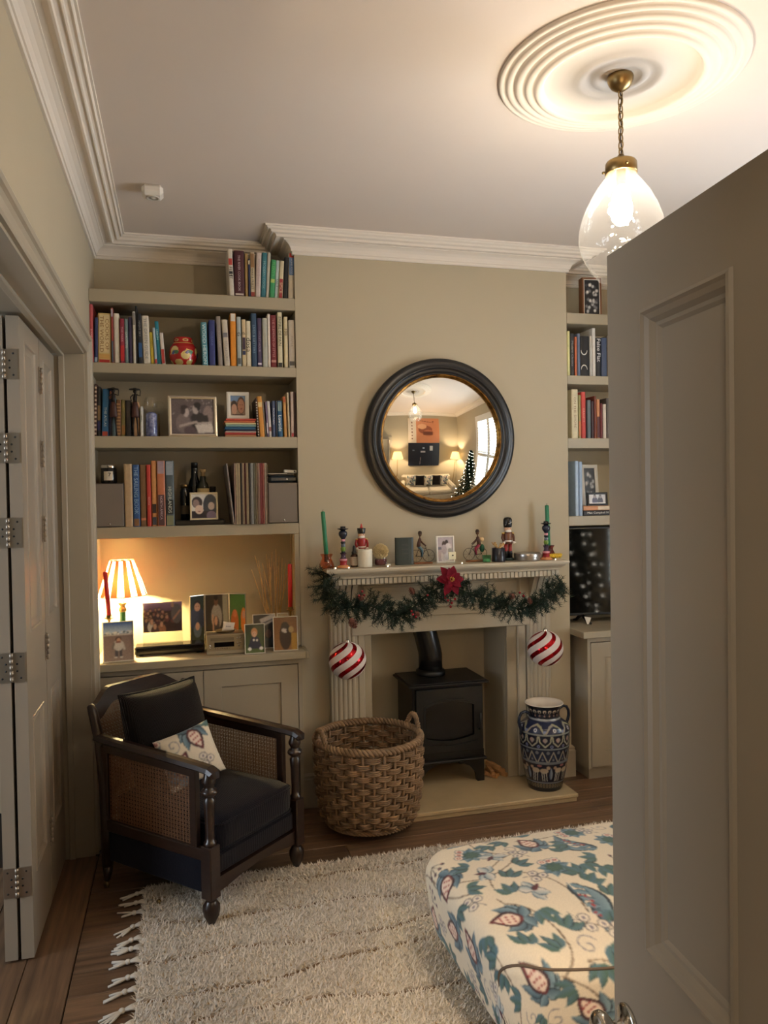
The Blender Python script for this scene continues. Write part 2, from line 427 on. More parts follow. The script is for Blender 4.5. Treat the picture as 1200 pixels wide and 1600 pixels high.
w = MB()                                    # wall behind the camera with the doorway the camera stands in
w.box(XL-.2, -.17, .2, YF, 0, ZC).box(.635, 3.43, .2, YF, 0, ZC).box(-.17, .635, .2, YF, 2.05, ZC)
struct(w.build('wall_front', M_WALL))
M_HALL = mat('hall_paint', (186, 176, 156), .8)
w = MB(); w.box(-1.3, -1.2, -1.7, .2, 0, 2.62).box(.95, 1.05, -1.7, .2, 0, 2.62).box(-1.3, 1.05, -1.8, -1.7, 0, 2.62).box(-1.3, XL-.2, .12, .2, 0, 2.62)
struct(w.build('wall_hall', M_HALL)); struct(MB().box(-1.3, 1.05, -1.8, .2, 2.62, 2.7).build('ceiling_hall', M_HALL))
w = MB(); w.box(-3.4, -3.3, .2, .8, 0, 2.99).box(-3.4, -3.3, 2.4, 4.4, 0, 2.99).box(-3.4, -3.3, .8, 2.4, 0, .7).box(-3.4, -3.3, .8, 2.4, 2.4, 2.99)  # opening in the unseen far wall, added to let sky light in
w.box(-3.4, -.6, 4.4, 4.5, 0, 2.99).box(-3.4, -.6, .1, .2, 0, 2.99)
struct(w.build('wall_next_room', M_WALL)); struct(MB().box(-3.4, -.6, .1, 4.5, 2.99, 3.08).build('ceiling_next_room', M_CEIL))

# cornice all round, mitred about the chimney breast
CPROF = [(0, 2.894), (.010, 2.894), (.013, 2.900), (.012, 2.908), (.018, 2.909), (.019, 2.916), (.026, 2.930), (.038, 2.942), (.054, 2.950), (.060, 2.951), (.060, 2.956), (.078, 2.960), (.094, 2.957), (.096, 2.949),
         (.104, 2.949), (.107, 2.960), (.122, 2.966), (.127, 2.960), (.132, 2.962), (.134, 2.972), (.142, 2.976), (.150, 2.972), (.154, 2.976), (.156, 2.982), (.164, 2.982), (.165, 2.99)]
struct(MB().sweep([(XL, YF), (XR, YF), (XR, YB), (CX1, YB), (CX1, YC), (CX0, YC), (CX0, YB), (XL, YB)], CPROF, True).build('trim_cornice', M_CORN))
BPROF = [(0, 0), (.018, 0), (.018, .15), (.013, .158), (.014, .168), (.006, .178), (0, .18)]
struct(MB().sweep([(CX1, YB-.02), (CX1, YC), (2.03, YC)], BPROF).build('baseboard_chimney_right', M_WOOD_PAINT))
struct(MB().sweep([(.735, YC), (CX0, YC), (CX0, YB-.02)], BPROF).build('baseboard_chimney_left', M_WOOD_PAINT))
struct(MB().sweep([(.72, YF), (XR, YF), (XR, YB-.5)], BPROF).build('baseboard_front', M_WOOD_PAINT))

# architrave of the wide doorway in the left wall
def arch(y_in, y_out, z_in, z_out, prof):
    vs = []; n = len(prof)
    for yy, zz in ((1, 0), (1, 1), (0, 1), (0, 0)):
        for t, o in prof:
            yv = (3.75+(.082*t)) if yy else (1.15-.082*t); zv = (2.311+.082*t) if zz else 0
            vs.append((XL+o, yv, zv))
    fs = []
    for i in range(3):
        for k in range(n-1): fs.append((i*n+k, (i+1)*n+k, (i+1)*n+k+1, i*n+k+1))
    return MB().add(vs, fs)
struct(arch(0, 0, 0, 0, [(0, -.02), (0, .012), (.10, .016), (.14, .012), (.50, .014), (.62, .020), (.70, .017), (.76, .026), (.90, .030), (1., .027), (1., 0)]).build('trim_doorway', M_WOOD_PAINT, fix=True))
j = MB(); j.box(-.60, XL, 3.738, 3.75, 0, 2.311).box(-.60, XL, 1.15, 3.75, 2.300, 2.3115)
j.box(-.512, -.486, 3.725, 3.738, 0, 2.300, c=.003).box(-.512, -.486, 1.15, 3.738, 2.286, 2.300, c=.003)
struct(j.build('trim_jamb', M_WOOD_PAINT))

def leaf(mb, W, H, T, panels, to, prof=None):
    """a panelled door leaf: flat stiles and rails, sunk panels behind stepped mouldings on both faces"""
    prof = prof or [(0, 0), (.002, -.003), (.007, -.003), (.010, .002), (.019, .006), (.027, .012), (.034, .013), (.038, .011)]
    us = sorted({0, W}|{p[0] for p in panels}|{p[1] for p in panels}); vs = sorted({0, H}|{p[2] for p in panels}|{p[3] for p in panels})
    for a, b in zip(us[:-1], us[1:]):
        for c, d in zip(vs[:-1], vs[1:]):
            if any(p[0] <= a and b <= p[1] and p[2] <= c and d <= p[3] for p in panels): continue
            for q in (0, T): mb.add([to(a, c, q), to(b, c, q), to(b, d, q), to(a, d, q)], [(0, 1, 2, 3)])
    for a, b in (((0, 0), (W, 0)), ((W, 0), (W, H)), ((W, H), (0, H)), ((0, H), (0, 0))):
        mb.add([to(*a, 0), to(*b, 0), to(*b, T), to(*a, T)], [(0, 1, 2, 3)])
    for p in panels:
        mb.ring(*p, prof, to); mb.ring(*p, prof, lambda u, v, d: to(u, v, T-d))
    return mb
# folding doors of the wide doorway: two leaves in line, a third folded behind them
fold = struct(thing('door_1', 'taupe panelled folding door with steel butt hinges stacked at the left wall', None))
LP = lambda W: [(.085, W-.085, 1.15, 2.205), (.085, W-.085, .27, .84)]
for nm, y0, y1, x in (('leaf', 3.352, 3.734, -.53), ('leaf', 2.945, 3.344, -.53), ('leaf', 2.945, 3.344, -.583)):
    lf = leaf(MB(), y1-y0, 2.275, .042, LP(y1-y0), lambda u, v, d, y0=y0, x=x: (x-d, y0+u, v+.01), [(0, 0), (.002, -.003), (.008, -.002), (.012, .004), (.022, .009), (.032, .011), (.036, .009)]).build('leaf', M_DOOR, fold, fix=True)
def hinge_mb(L=.10, pl=.034):
    h = MB(); h.box(-pl, -.003, -.002, 0, -L/2, L/2).box(.003, pl, -.002, 0, -L/2, L/2)
    for k in range(5): h.lathe([(0, -L/2+k*L/5), (.0062, -L/2+k*L/5+.0004), (.0062, -L/2+(k+1)*L/5-.001), (0, -L/2+(k+1)*L/5-.0006)], 10, (0, -.005, 0))
    for sx in (-1, 1):
        for zz in (-.36, -.12, .12, .36): h.lathe([(0, .001), (.0035, .0005), (.0038, 0)], 8, mi=1, xf=Matrix.Translation((sx*(pl*.55+.006*(1 if abs(zz) > .2 else -1)), -.0022, zz*L)) @ Matrix.Rotation(PI/2, 4, 'X'))
    return h
h0 = None
for z in (2.115, 1.822, 1.525, 1.05, .287):
    loc = (-.5795, 2.944, z)
    h0 = h0 and again(h0, 'hinge', fold, loc) or hinge_mb(.105, .044).build('hinge', [mat('brushed_steel', (170, 160, 146), .38, .9), M_BLACK], fold, loc)
for z in (2.118, 1.824, 1.523, 1.048, .299): again(h0, 'hinge', fold, (-.529, 3.348, z), (0, 0, PI/2)).scale = (.6, 1, 1)

# the door beside the camera, opened into the room
d2 = struct(thing('door_2', 'open taupe panelled door with a nickel knob, close to the camera', None))
DD = (.0785, .9969)
dto = lambda u, v, d: (.668-DD[0]*u+DD[1]*d, 1.1-DD[1]*u-DD[0]*d, v+.008)
leaf(MB(), .775, 2.0, .042, [(.105, .320, .941, 1.890), (.455, .670, .941, 1.890), (.105, .320, .19, .71), (.455, .670, .19, .71)], dto,
     [(0, 0), (.002, -.005), (.007, -.006), (.011, -.002), (.018, .002), (.024, .009), (.029, .010), (.034, .014)]).build('leaf', M_DOOR, d2, fix=True)
kx = Matrix.Translation(dto(.048, .786, 0)) @ Matrix.Rotation(math.atan2(DD[0], -DD[1]), 4, 'Z') @ Matrix.Rotation(PI/2, 4, 'Y')
k = MB().lathe([(0, .0), (.034, 0), (.034, .004), (.030, .007), (.020, .009), (.012, .012), (.0095, .020), (.010, .026), (.018, .030), (.026, .036), (.0295, .044), (.028, .052), (.021, .058), (.010, .0605), (0, .061)], 28, xf=kx)
k.build('knob', M_CHROME, d2)
k = MB().lathe([(0, .0), (.034, 0), (.034, .004), (.020, .009), (.0095, .020), (.010, .026), (.0295, .044), (.021, .058), (0, .061)], 24, xf=Matrix.Translation(dto(.048, .786, .042)) @ Matrix.Rotation(math.atan2(-DD[0], DD[1]), 4, 'Z') @ Matrix.Rotation(PI/2, 4, 'Y'))
k.build('knob', M_CHROME, d2)
# casing of that doorway on the room side
c = MB(); c.box(-.255, -.17, YF, YF+.022, 0, 2.13, c=.004).box(.635, .72, YF, YF+.022, 0, 2.13, c=.004).box(-.255, .72, YF, YF+.024, 2.05, 2.135, c=.004)
struct(c.build('trim_door_casing', M_WOOD_PAINT))

# window with plantation shutters (seen only in the round mirror)
win = struct(thing('window_1', 'tall window with white slatted shutters in the right wall', None))
f = MB()
f.box(3.330, 3.390, WY0, WY0+.05, WZ0, WZ1).box(3.330, 3.390, WY1-.05, WY1, WZ0, WZ1).box(3.330, 3.390, WY0, WY1, WZ0, WZ0+.06).box(3.330, 3.390, WY0, WY1, WZ1-.05, WZ1).box(3.330, 3.385, WY0, WY1, 1.61, 1.66)
f.build('window_frame', M_WHITE, win)
for z0, z1 in ((WZ0+.06, 1.61), (1.66, WZ1-.05)): MB().box(3.358, 3.362, WY0+.05, WY1-.05, z0, z1).build('pane', M_GLASS, win)
MB().box(3.190, 3.330, WY0-.05, WY1+.05, WZ0-.03, WZ0, c=.006).build('window_sill', M_WHITE, win)
for y0 in (WY0+.005, (WY0+WY1)/2+.002):
    y1 = y0+(WY1-WY0)/2-.008; sh = MB()
    sh.box(3.260, 3.295, y0, y0+.045, WZ0, WZ1, c=.003).box(3.260, 3.295, y1-.045, y1, WZ0, WZ1, c=.003)
    for a, b in ((WZ0, WZ0+.07), (1.6, 1.67), (WZ1-.07, WZ1)): sh.box(3.261, 3.294, y0+.045, y1-.045, a, b)
    sh.build('shutter', M_WHITE, win); sl = None
    for a, b in ((WZ0+.07, 1.6), (1.67, WZ1-.07)):
        n = int((b-a)/.066)
        for i in range(n):
            loc = (3.277, (y0+y1)/2, a+(i+.5)*(b-a)/n)
            if sl: again(sl, 'slat', win, loc, (0, .6, 0))
            else: sl = MB().box(-.030, .030, y0+.046-(y0+y1)/2, y1-.046-(y0+y1)/2, -.004, .004, c=.003).build('slat', M_WHITE, win, loc, (0, .6, 0))
t = MB(); t.box(3.280, 3.302, WY0-.09, WY0, .6, WZ1-.0006, c=.004).box(3.280, 3.302, WY1, WY1+.09, .6, WZ1-.0006, c=.004).box(3.280, 3.304, WY0-.09, WY1+.09, WZ1, WZ1+.09, c=.004)
struct(t.build('trim_window', M_WHITE))

# ------------------------------------------------------------------ ceiling rose, pendant, alarm
RX, RY = 1.408, 2.228
rp = [(0, -.012), (.060, -.012), (.066, -.017), (.080, -.019), (.090, -.015), (.098, -.013), (.112, -.016), (.122, -.021), (.134, -.021), (.146, -.016), (.160, -.013), (.186, -.011), (.215, -.012), (.240, -.014),
      (.245, -.016), (.247, -.032), (.252, -.037), (.264, -.038), (.272, -.034), (.276, -.026), (.284, -.030), (.296, -.031), (.303, -.027), (.307, -.019), (.315, -.024), (.328, -.025), (.335, -.020), (.339, -.012), (.347, -.017), (.358, -.018), (.364, -.013), (.368, -.007), (.375, -.011), (.384, -.011), (.388, -.008), (.389, 0)]
tag(MB().lathe(rp, 96, (0, 0, 0)).build('ceiling_rose', M_CORN, loc=(RX, RY, ZC-.0005)), 'round white plaster ceiling rose of concentric rings above the glass pendant', 'ceiling rose')
pen = thing('pendant_light', 'clear glass bell pendant lamp on a brass chain under the ceiling rose', 'lamp', (RX, RY, 2.313))
zt = ZC-.012-2.313
MB().lathe([(0, zt), (.040, zt), (.042, zt-.006), (.041, zt-.014), (.037, zt-.024), (.030, zt-.036), (.016, zt-.046), (.007, zt-.050), (0, zt-.052)], 28).build('ceiling_cup', M_BRASS, pen)
link = None; zz = zt-.046; n = 9; z_end = .408; pitch = (zz-z_end)/n
for i in range(n):
    loc = (0, 0, zz-(i+.5)*pitch); rz = (PI/2 if i % 2 else 0)+.3
    if link: again(link, 'chain_link', pen, loc, (0, 0, rz))
    else:
        L = pitch*.5+.0035
        link = MB().tube([(.0085*math.cos(a), 0, L*math.sin(a)) for a in [2*PI*q/14 for q in range(14)]], .0022, 6, closed=True).build('chain_link', M_BRASS, pen, loc, (0, 0, rz))
MB().tube([(.004*math.sin(q*1.3), .004*math.cos(q*1.1), zz-q*(zz-z_end)/12) for q in range(13)], .0022, 6).build('flex', mat('brown_flex', (52, 40, 28), .6), pen)
MB().lathe([(0, .414), (.010, .412), (.012, .404), (.030, .398), (.046, .390), (.050, .384), (.051, .352), (.048, .350), (.047, .380), (0, .388)], 32).build('gallery', M_BRASS, pen)
for a in (0.3, 2.4, 4.5): MB().lathe([(0, 0), (.004, .001), (.005, .008), (.003, .011), (0, .011)], 8, xf=Matrix.Translation((.050*math.cos(a), .050*math.sin(a), .366)) @ Matrix.Rotation(a, 4, 'Z') @ Matrix.Rotation(PI/2, 4, 'Y')).build('thumb_screw', M_BRASS, pen)
sp = [(.044, .372), (.045, .352), (.052, .338), (.070, .315), (.092, .283), (.112, .245), (.127, .205), (.136, .165), (.137, .140), (.130, .105), (.116, .072), (.098, .044), (.082, .024), (.076, .014)]
MB().lathe(sp, 48).build('glass_shade', thin_glass('seeded_glass', (.95, .95, .93), milk=.025, rough=.06, bump=.5), pen)
MB().lathe([(0, .384), (.016, .384), (.017, .330), (.014, .312), (0, .31)], 16).build('lampholder', M_BRASS, pen)
BR = .034
area = 4*PI*BR*BR*1.25
bp = [(.013, .315), (.016, .300), (.026, .280), (.034, .250), (.035, .228), (.030, .205), (.018, .190), (0, .186)]
MB().lathe(bp, 18).build('bulb', glow('filament_bulb', WARM, PENDANT_W/(PI*area)), pen)

sd = thing('smoke_alarm', 'small white square alarm on the ceiling near the left cornice', 'alarm', (-.082, 3.505, ZC))
MB().box(-.045, .045, -.045, .045, -.046, 0, c=.014).build('case', mat('alarm_plastic', (228, 222, 212), .35), sd)
MB().lathe([(.030, -.0462), (.029, -.050), (.022, -.050), (.021, -.0472), (.012, -.0472), (.011, -.050), (0, -.050)], 20).build('sensor_grille', mat('alarm_grille', (196, 190, 180), .5), sd)
# ------------------------------------------------------------------ alcove joinery
def plain_shelf(x0, x1, z0, z1, label, y0=YC):
    return tag(MB().box(x0+.0006, x1-.0006, y0, YB-.0008, z0, z1, c=.0025).build('floating_shelf', M_SHELF), label, 'shelf', 'thick painted alcove shelves')
SZ = (2.668, 2.310, 1.950, 1.501)           # tops of the shelves
ST = (.062, .050, .058, .056)
LN = ('top left alcove shelf, highest of the left stack', 'left alcove shelf, second from the top', 'left alcove shelf, third from the top', 'lowest left alcove shelf, above the lit niche')
RN = ('top right alcove shelf beside the hanging lamp', 'right alcove shelf, second from the top', 'right alcove shelf, third from the top', 'lowest right alcove shelf, above the television')
for z, t, a, b in zip(SZ, ST, LN, RN):
    plain_shelf(XL, CX0, z-t, z, 'thick taupe painted '+a); plain_shelf(CX1, XR, z-t, z, 'thick taupe painted '+b)
# narrow painted upright at the right end of the niche under the lowest shelf
tag(MB().box(CX0-.026, CX0-.0006, YC+.002, YC+.03, .858, SZ[3]-ST[3]-.0006, c=.002).build('niche_upright', M_SHELF), 'narrow painted upright at the right end of the lit niche', 'upright')

def cupboard(x0, x1, yf, label, dlist, right):
    c = thing('cupboard', label, 'cabinet', ((x0+x1)/2, yf, 0)); cx = (x0+x1)/2
    b = MB(); b.box(x0-cx, x1-cx, .022, (YB if not right else YB)-yf-.002, .075, .818)
    b.box(x0-cx+(.03 if right else 0), x1-cx-(0 if right else .03), .05, .30, 0, .075)
    b.box(x0-cx, x0-cx+.018, 0, .022, .075, .818).box(x1-cx-.018, x1-cx, 0, .022, .075, .818).box(x0-cx+.018, x1-cx-.018, 0, .022, .795, .818)
    b.build('body', M_WOOD_PAINT, c)
    for a, e in dlist:
        to = lambda u, v, d, a=a: (a-cx+u, d, .085+v)
        W = e-a; H = .703; m = MB()
        leaf(m, W, H, .02, [(.085, W-.085, .085, H-.085)], to, [(0, 0), (.0015, .002), (.002, .008)]).build('door', M_WOOD_PAINT, c, fix=True)
    return c
cupboard(XL+.0006, .588, 3.872, 'low taupe cupboard with two panelled doors below the lit niche', [(XL+.022, .0975), (.1005, .566)], False)
cupboard(2.203, XR-.0006, 3.872, 'low taupe cupboard with panelled doors below the television', [(2.225, 2.684), (2.687, 3.148)], True)
def worktop(x0, x1, label):
    tag(MB().box(x0, x1, 3.848, YB-.001, .8185, .856, c=.003).build('worktop', M_SHELF), label, 'worktop', 'painted cupboard tops')
worktop(XL+.0006, CX0-.0006, 'thick painted top of the cupboard in the lit niche'); worktop(CX1+.0006, XR-.0006, 'thick painted cupboard top under the television')
# returns of the tops past the chimney breast corners
def return_piece(x0, x1, own): MB().box(x0, x1, 3.848, YC-.0006, .8185, .856, c=.003).build('worktop_return', M_SHELF, own)
return_piece(CX0-.0006, .624, bpy.data.objects['worktop'])

# ------------------------------------------------------------------ chimneypiece
M_MANTEL = mat('mantel_paint', (182, 172, 151), .45, var=.02, vscale=4)
mp = thing('mantelpiece', 'taupe painted fire surround with fluted pilasters and dentil shelf', 'mantelpiece', (1.375, YC, 0))
mx = 1.375
def mbox(m, x0, x1, y, z0, z1, c=.003, yb=YC-.0006): return m.box(x0-mx, x1-mx, y-YC, yb-YC, z0, z1, c=c)
MF, MZ = 3.772, 1.271
s = MB(); n = len(s.v)
sw = [(.0, 1.180), (.098, 1.180), (.100, 1.182), (.100, 1.216), (.122, 1.217), (.124, 1.226), (.130, 1.234), (.140, 1.240), (.144, 1.246), (.146, 1.251), (.158, 1.252), (.160, 1.262), (.158, 1.269), (.150, 1.271), (-.2, 1.271)]
sw = [(o, z) for o, z in sw]
# path runs round the shelf plan; mouldings grow outwards from the frieze line
s.sweep([(2.045-.160-mx, -.001), (2.045-.160-mx, MF+.160-YC), (.705+.160-mx, MF+.160-YC), (.705+.160-mx, -.001)][::1], [(o, z) for o, z in sw[:-1]])
s.add([(.705+.01-mx, MF+.01-YC, MZ), (2.045-.01-mx, MF+.01-YC, MZ), (2.045-.01-mx, -.001, MZ), (.705+.01-mx, -.001, MZ)], [(0, 1, 2, 3)])
s.build('shelf', M_MANTEL, mp, fix=True)
d0 = None; nd_ = 52; dx0, dx1 = .745, 2.005
for i in range(nd_):
    loc = (dx0+(i+.5)*(dx1-dx0)/nd_-mx, MF+.044-YC, 1.199)
    if d0: again(d0, 'dentil', mp, loc)
    else: d0 = MB().box(-.0103, .0103, 0, .018, -.016, .016, c=.0025).build('dentil', M_MANTEL, mp, loc)
f = MB()
mbox(f, .865, 1.885, 3.945, .90, 1.19); 
f.build('frieze', M_MANTEL, mp)
fm = MB()
fm.ring(.925-mx, 1.83-mx, 1.06, 1.168, [(0, 0), (0, -.012), (.006, -.016), (.012, -.012), (.018, -.004), (.02, 0)], lambda u, v, d: (u, 3.945-YC+d, v), False)
fm.build('frieze_moulding', M_MANTEL, mp)
fm = MB().box(.935-mx, 1.815-mx, 3.926-YC, 3.946-YC, 1.030, 1.046, c=.005).box(.935-mx, 1.815-mx, 3.934-YC, 3.946-YC, .985, 1.030, c=.004); fm.build('rail', M_MANTEL, mp)
def pilaster(x0, x1):
    p = MB(); mbox(p, x0, x1, 3.952, .10, 1.186); p.build('pilaster', M_MANTEL, mp)
    nfl = 5; w_ = (x1-x0-.02)/nfl
    for k in range(nfl):
        q = MB().lathe([(0, 0), (w_*.40, 0), (w_*.42, .004), (w_*.42, .846), (w_*.40, .85), (0, .85)], 12); o = q.build('reed', M_MANTEL, mp, (x0+.01+w_*(k+.5)-mx, 3.953-YC, .14)); o.scale = (1, .55, 1)
    b = MB(); mbox(b, x0-.008, x1+.008, 3.938, .046, .13, .006); b.build('plinth', M_MANTEL, mp)
    # reeded bracket under the shelf
    for k in range(4):
        wk = (x1-x0-.016)/4; xx = x0+.008+wk*k
        cs = [(0, 1.1795), (-.085, 1.1795), (-.080, 1.172), (-.066, 1.150), (-.052, 1.120), (-.036, 1.085), (-.018, 1.06), (0, 1.05)]
        MB().prism([(y_, z_) for y_, z_ in cs], xx+.003-mx, xx+wk-.003-mx, lambda p_, q_, w_2: (w_2, 3.953-YC+p_, q_)).build('bracket_reed', M_MANTEL, mp)
    t = MB(); mbox(t, x0-.006, x1+.006, 3.925, 1.005, 1.045, .006); t.build('capital_band', M_MANTEL, mp)
pilaster(.752, .897); pilaster(1.872, 2.016)
sl = MB()
mbox(sl, .900, .938, 3.958, .046, 1.0, .006); sl.build('inner_moulding', M_MANTEL, mp)
sl = MB(); mbox(sl, 1.818, 1.869, 3.958, .046, 1.0, .006); sl.build('inner_moulding', M_MANTEL, mp)
sl = MB(); mbox(sl, .938, OX0, 3.972, .046, .985); mbox(sl, OX1, 1.818, 3.972, .046, .985); mbox(sl, OX0, OX1, 3.972, OZ, .985)
sl.build('slip', mat('slip_paint', (170, 158, 134), .5, var=.04, vscale=5), mp)
hs = tag(MB().box(.728, 2.008, 3.655, YC-.0012, 0, .024, c=.003).box(OX0+.002, OX1-.002, YC-.0012, 4.309, 0, .044).box(.722, 2.012, 3.645, YC-.0012, .024, .045, c=.004)
    .build('hearth', mat('limestone', (186, 166, 130), .55, var=.10, vscale=7, bump=.1, bscale=90)), 'pale stone hearth slab in front of the stove', 'hearth')

# ------------------------------------------------------------------ wood-burning stove
M_IRON = mat('black_cast_iron', (16, 17, 17), .42, bump=.05, bscale=200)
st = thing('wood_stove', 'black iron wood-burning stove in the fireplace with an angled flue', 'stove', (1.407, 4.10, .045))
b = MB(); b.box(-.205, .205, -.125, .165, .135, .548, c=.004); b.box(-.205, .205, -.132, -.125, .135, .18, c=.003); b.build('body', M_IRON, st)
b = MB(); b.box(-.232, .232, -.155, .172, .548, .560, c=.003).box(-.222, .222, -.146, .168, .560, .567, c=.003); b.build('top_plate', M_IRON, st)
def arch_poly(x0, x1, z0, z1, rise, n=10, low=0.):
    P = [(x1, z0)]; P = [(x0+(x1-x0)*i/n, z0-low*math.sin(PI*i/n)) for i in range(n+1)]
    P += [(x1+(x0-x1)*i/n, z1-rise+rise*math.sin(PI*i/n)**.8) for i in range(n+1)]
    return P
def hole_plate(m, outer, inner, y0, y1):
    n = len(outer); vs = [(x, y0, z) for x, z in outer]+[(x, y0, z) for x, z in inner]+[(x, y1, z) for x, z in outer]+[(x, y1, z) for x, z in inner]; fs = []
    for i in range(n):
        j = (i+1) % n; fs += [(i, j, n+j, n+i), (2*n+i, 2*n+j, 3*n+j, 3*n+i), (i, j, 2*n+j, 2*n+i), (n+i, n+j, 3*n+j, 3*n+i)]
    return m.add(vs, fs)
dr = hole_plate(MB(), arch_poly(-.19, .19, .185, .535, 0), arch_poly(-.145, .145, .262, .470, .028, low=.022), -.152, -.126).build('door', M_IRON, st, fix=True)
hole_plate(MB(), arch_poly(-.150, .150, .256, .476, .029, low=.022), arch_poly(-.139, .139, .270, .463, .027, low=.022), -.157, -.152).build('door_bead', M_IRON, dr, fix=True)
MB().prism(arch_poly(-.146, .146, .261, .471, .028, low=.022), -.142, -.138, lambda p, q, w_: (p, w_, q)).build('glass', mat('smoked_glass', (12, 11, 11), .08, spec=.6), dr)
MB().tube([(.165, -.150, .30), (.168, -.176, .30), (.168, -.178, .345), (.168, -.178, .39)], [.005, .005, .006, .007], 8).build('handle', M_IRON, dr)
MB().prism([(-.16+.32*i/10, .218-.022*math.sin(PI*i/10)) for i in range(11)]+[(.16-.32*i/10, .240-.014*math.sin(PI*i/10)) for i in range(11)], -.160, -.150, lambda p, q, w_: (p, w_, q)).build('air_slide', M_IRON, st)
MB().box(-.21, .21, -.165, -.12, .128, .142, c=.004).build('lip', M_IRON, st)
for sx in (-1, 1):
    for y_, nm in ((-.13, 'leg'), (.15, 'leg')):
        P = [(sx*.205, .13), (sx*.205, 0), (sx*.165, 0), (sx*.155, .05), (sx*.12, .09), (sx*.06, .115), (0, .122), (0, .13)]
        MB().prism(P, y_, y_+.028, lambda p, q, w_: (p, w_, q)).build('leg', M_IRON, st, fix=True)
MB().lathe([(0, .567), (.082, .567), (.084, .572), (.084, .592), (.078, .596), (.076, .598), (.074, .600), (0, .6)], 28, (-.035, .07, 0)).build('flue_collar', M_IRON, st)
MB().tube([(-.035, .07, .58), (-.035, .07, .68), (-.040, .07, .71), (-.062, .07, .80), (-.085, .08, .89), (-.11, .09, .99), (-.12, .10, 1.03)], [.068, .068, .067, .067, .067, .067, .067], 24).build('flue_pipe', mat('flue_enamel', (22, 23, 24), .25), st)
# kindling beside the stove
rk = random.Random(8); M_KIND = mat('split_kindling', (186, 140, 92), .8, var=.3, vscale=30, stretch=(1, 1, .2))
for i, (x, y_, z, a) in enumerate([(1.655, 4.02, .057, .5), (1.69, 4.05, .057, .2), (1.725, 4.03, .056, .4), (1.67, 4.03, .079, -.1), (1.705, 4.035, .079, .6), (1.688, 4.03, .101, .25), (1.64, 4.09, .058, .0), (1.72, 4.07, .080, .1)]):
    tag(MB().prism([(-.010, -.009), (.011, -.010), (.009, .010), (-.006, .008)], -.06, .06, lambda p, q, w_: (p, w_, q)).build('kindling_stick', M_KIND, loc=(x, y_, z), rot=(rk.uniform(-.03, .03), rk.uniform(-.3, .3), a)),
        'short split kindling stick in the small pile right of the stove', 'firewood', 'kindling pile beside the stove')

# ------------------------------------------------------------------ round mirror
mr = thing('convex_mirror', 'large round convex mirror in a black and gilt frame', 'mirror', (1.388, YC-.001, 1.943), (.0, 0, 0))
tilt = Matrix.Rotation(PI/2, 4, 'X')        # lathe axis z -> -y (towards the room)
fp = [(.433, 0), (.433, .014), (.428, .024), (.418, .030), (.405, .033), (.392, .031), (.388, .035), (.384, .037), (.380, .035), (.377, .029), (.368, .026), (.358, .030), (.353, .036), (.349, .037), (.346, .034)]
MB().lathe(fp, 96, xf=tilt).build('frame', mat('ebonised_wood', (23, 23, 24), .34, bump=.05, bscale=60), mr)
MB().lathe([(.347, .030), (.345, .034), (.341, .035), (.338, .031), (.334, .026), (.329, .018)], 96, xf=tilt).build('gilt_slip', mat('worn_gilt', (176, 130, 62), .32, 1., var=.5, vscale=40, col2=(84, 56, 30)), mr)
R_ = 1.50; cap = [(.333*(1-i/22)**1., 0) for i in range(23)]
cap = [(r, .016+math.sqrt(R_*R_-r*r)-math.sqrt(R_*R_-.333**2)) for r, _ in cap]
MB().lathe(cap, 128, xf=tilt).build('mirror_glass', mat('silvered_glass', (236, 234, 226), .0, 1.), mr)
mr.rotation_euler = (math.radians(1.2), 0, 0); mr.location.y -= .0105

# ------------------------------------------------------------------ wicker log basket
M_WICK = mat('wicker', (144, 116, 86), .6, var=.38, vscale=22, bump=.25, bscale=120)
bk = thing('log_basket', 'large round woven wicker log basket with two handles at the hearth', 'basket', (.880, 3.672, .0465))
bk.rotation_euler = (0, 0, .25)
NS, NR = 32, 13; rb, rt, Hb = .222, .258, .40
def brad(z): t = z/Hb; return rb+(rt-rb)*t**.8+.012*math.sin(PI*t)-.035*max(0, 1-z/.05)**2
for k in range(NS):
    a = 2*PI*k/NS
    MB().tube([(brad(z)*math.cos(a), brad(z)*math.sin(a), z) for z in [Hb*i/8 for i in range(9)]], .0068, 6).build('stake', M_WICK, bk)
for r_i in range(NR):
    wv = MB(); z0 = .012+(Hb-.03)*(r_i+.5)/NR; rw = random.Random(r_i)
    for s_i, dz in ((0, -.0088), (1, -.0005), (2, .0078)):
        P = []; m = NS*5
        for i in range(m):
            a = 2*PI*i/m; ph = math.cos(NS/2*a+PI*(r_i % 2))
            z = z0+dz+.0012*math.sin(3*a+r_i)
            P.append(((brad(z)+(.0125*ph))*math.cos(a), (brad(z)+(.0125*ph))*math.sin(a), z))
        wv.tube(P, [.0049+.0009*rw.random() for _ in P], 5, closed=True)
    wv.build('weaver', M_WICK, bk)
def braid(mb, path, r, turns, closed, strands=3, rr=.6):
    N = len(path)
    for k in range(strands):
        P = []
        for i in range(N):
            p = Vector(path[i]); q = Vector(path[(i+1) % N]) if (closed or i < N-1) else p+(p-Vector(path[i-1])); t = (q-p).normalized()
            u_ = t.cross(Vector((0, 0, 1))); u_ = u_.normalized() if u_.length > .05 else Vector((1, 0, 0)); v_ = t.cross(u_)
            a = 2*PI*(turns*i/(N if closed else N-1)+k/strands); P.append(p+u_*(math.cos(a)*r)+v_*(math.sin(a)*r))
        mb.tube(P, r*rr*1.25, 6, closed=closed)
    return mb
braid(MB(), [(rt*1.0*math.cos(2*PI*i/220), rt*math.sin(2*PI*i/220), Hb+.004) for i in range(220)], .0115, 26, True).build('rim', M_WICK, bk)
braid(MB(), [((brad(.02))*math.cos(2*PI*i/160), brad(.02)*math.sin(2*PI*i/160), .010) for i in range(160)], .007, 24, True).build('foot', M_WICK, bk)
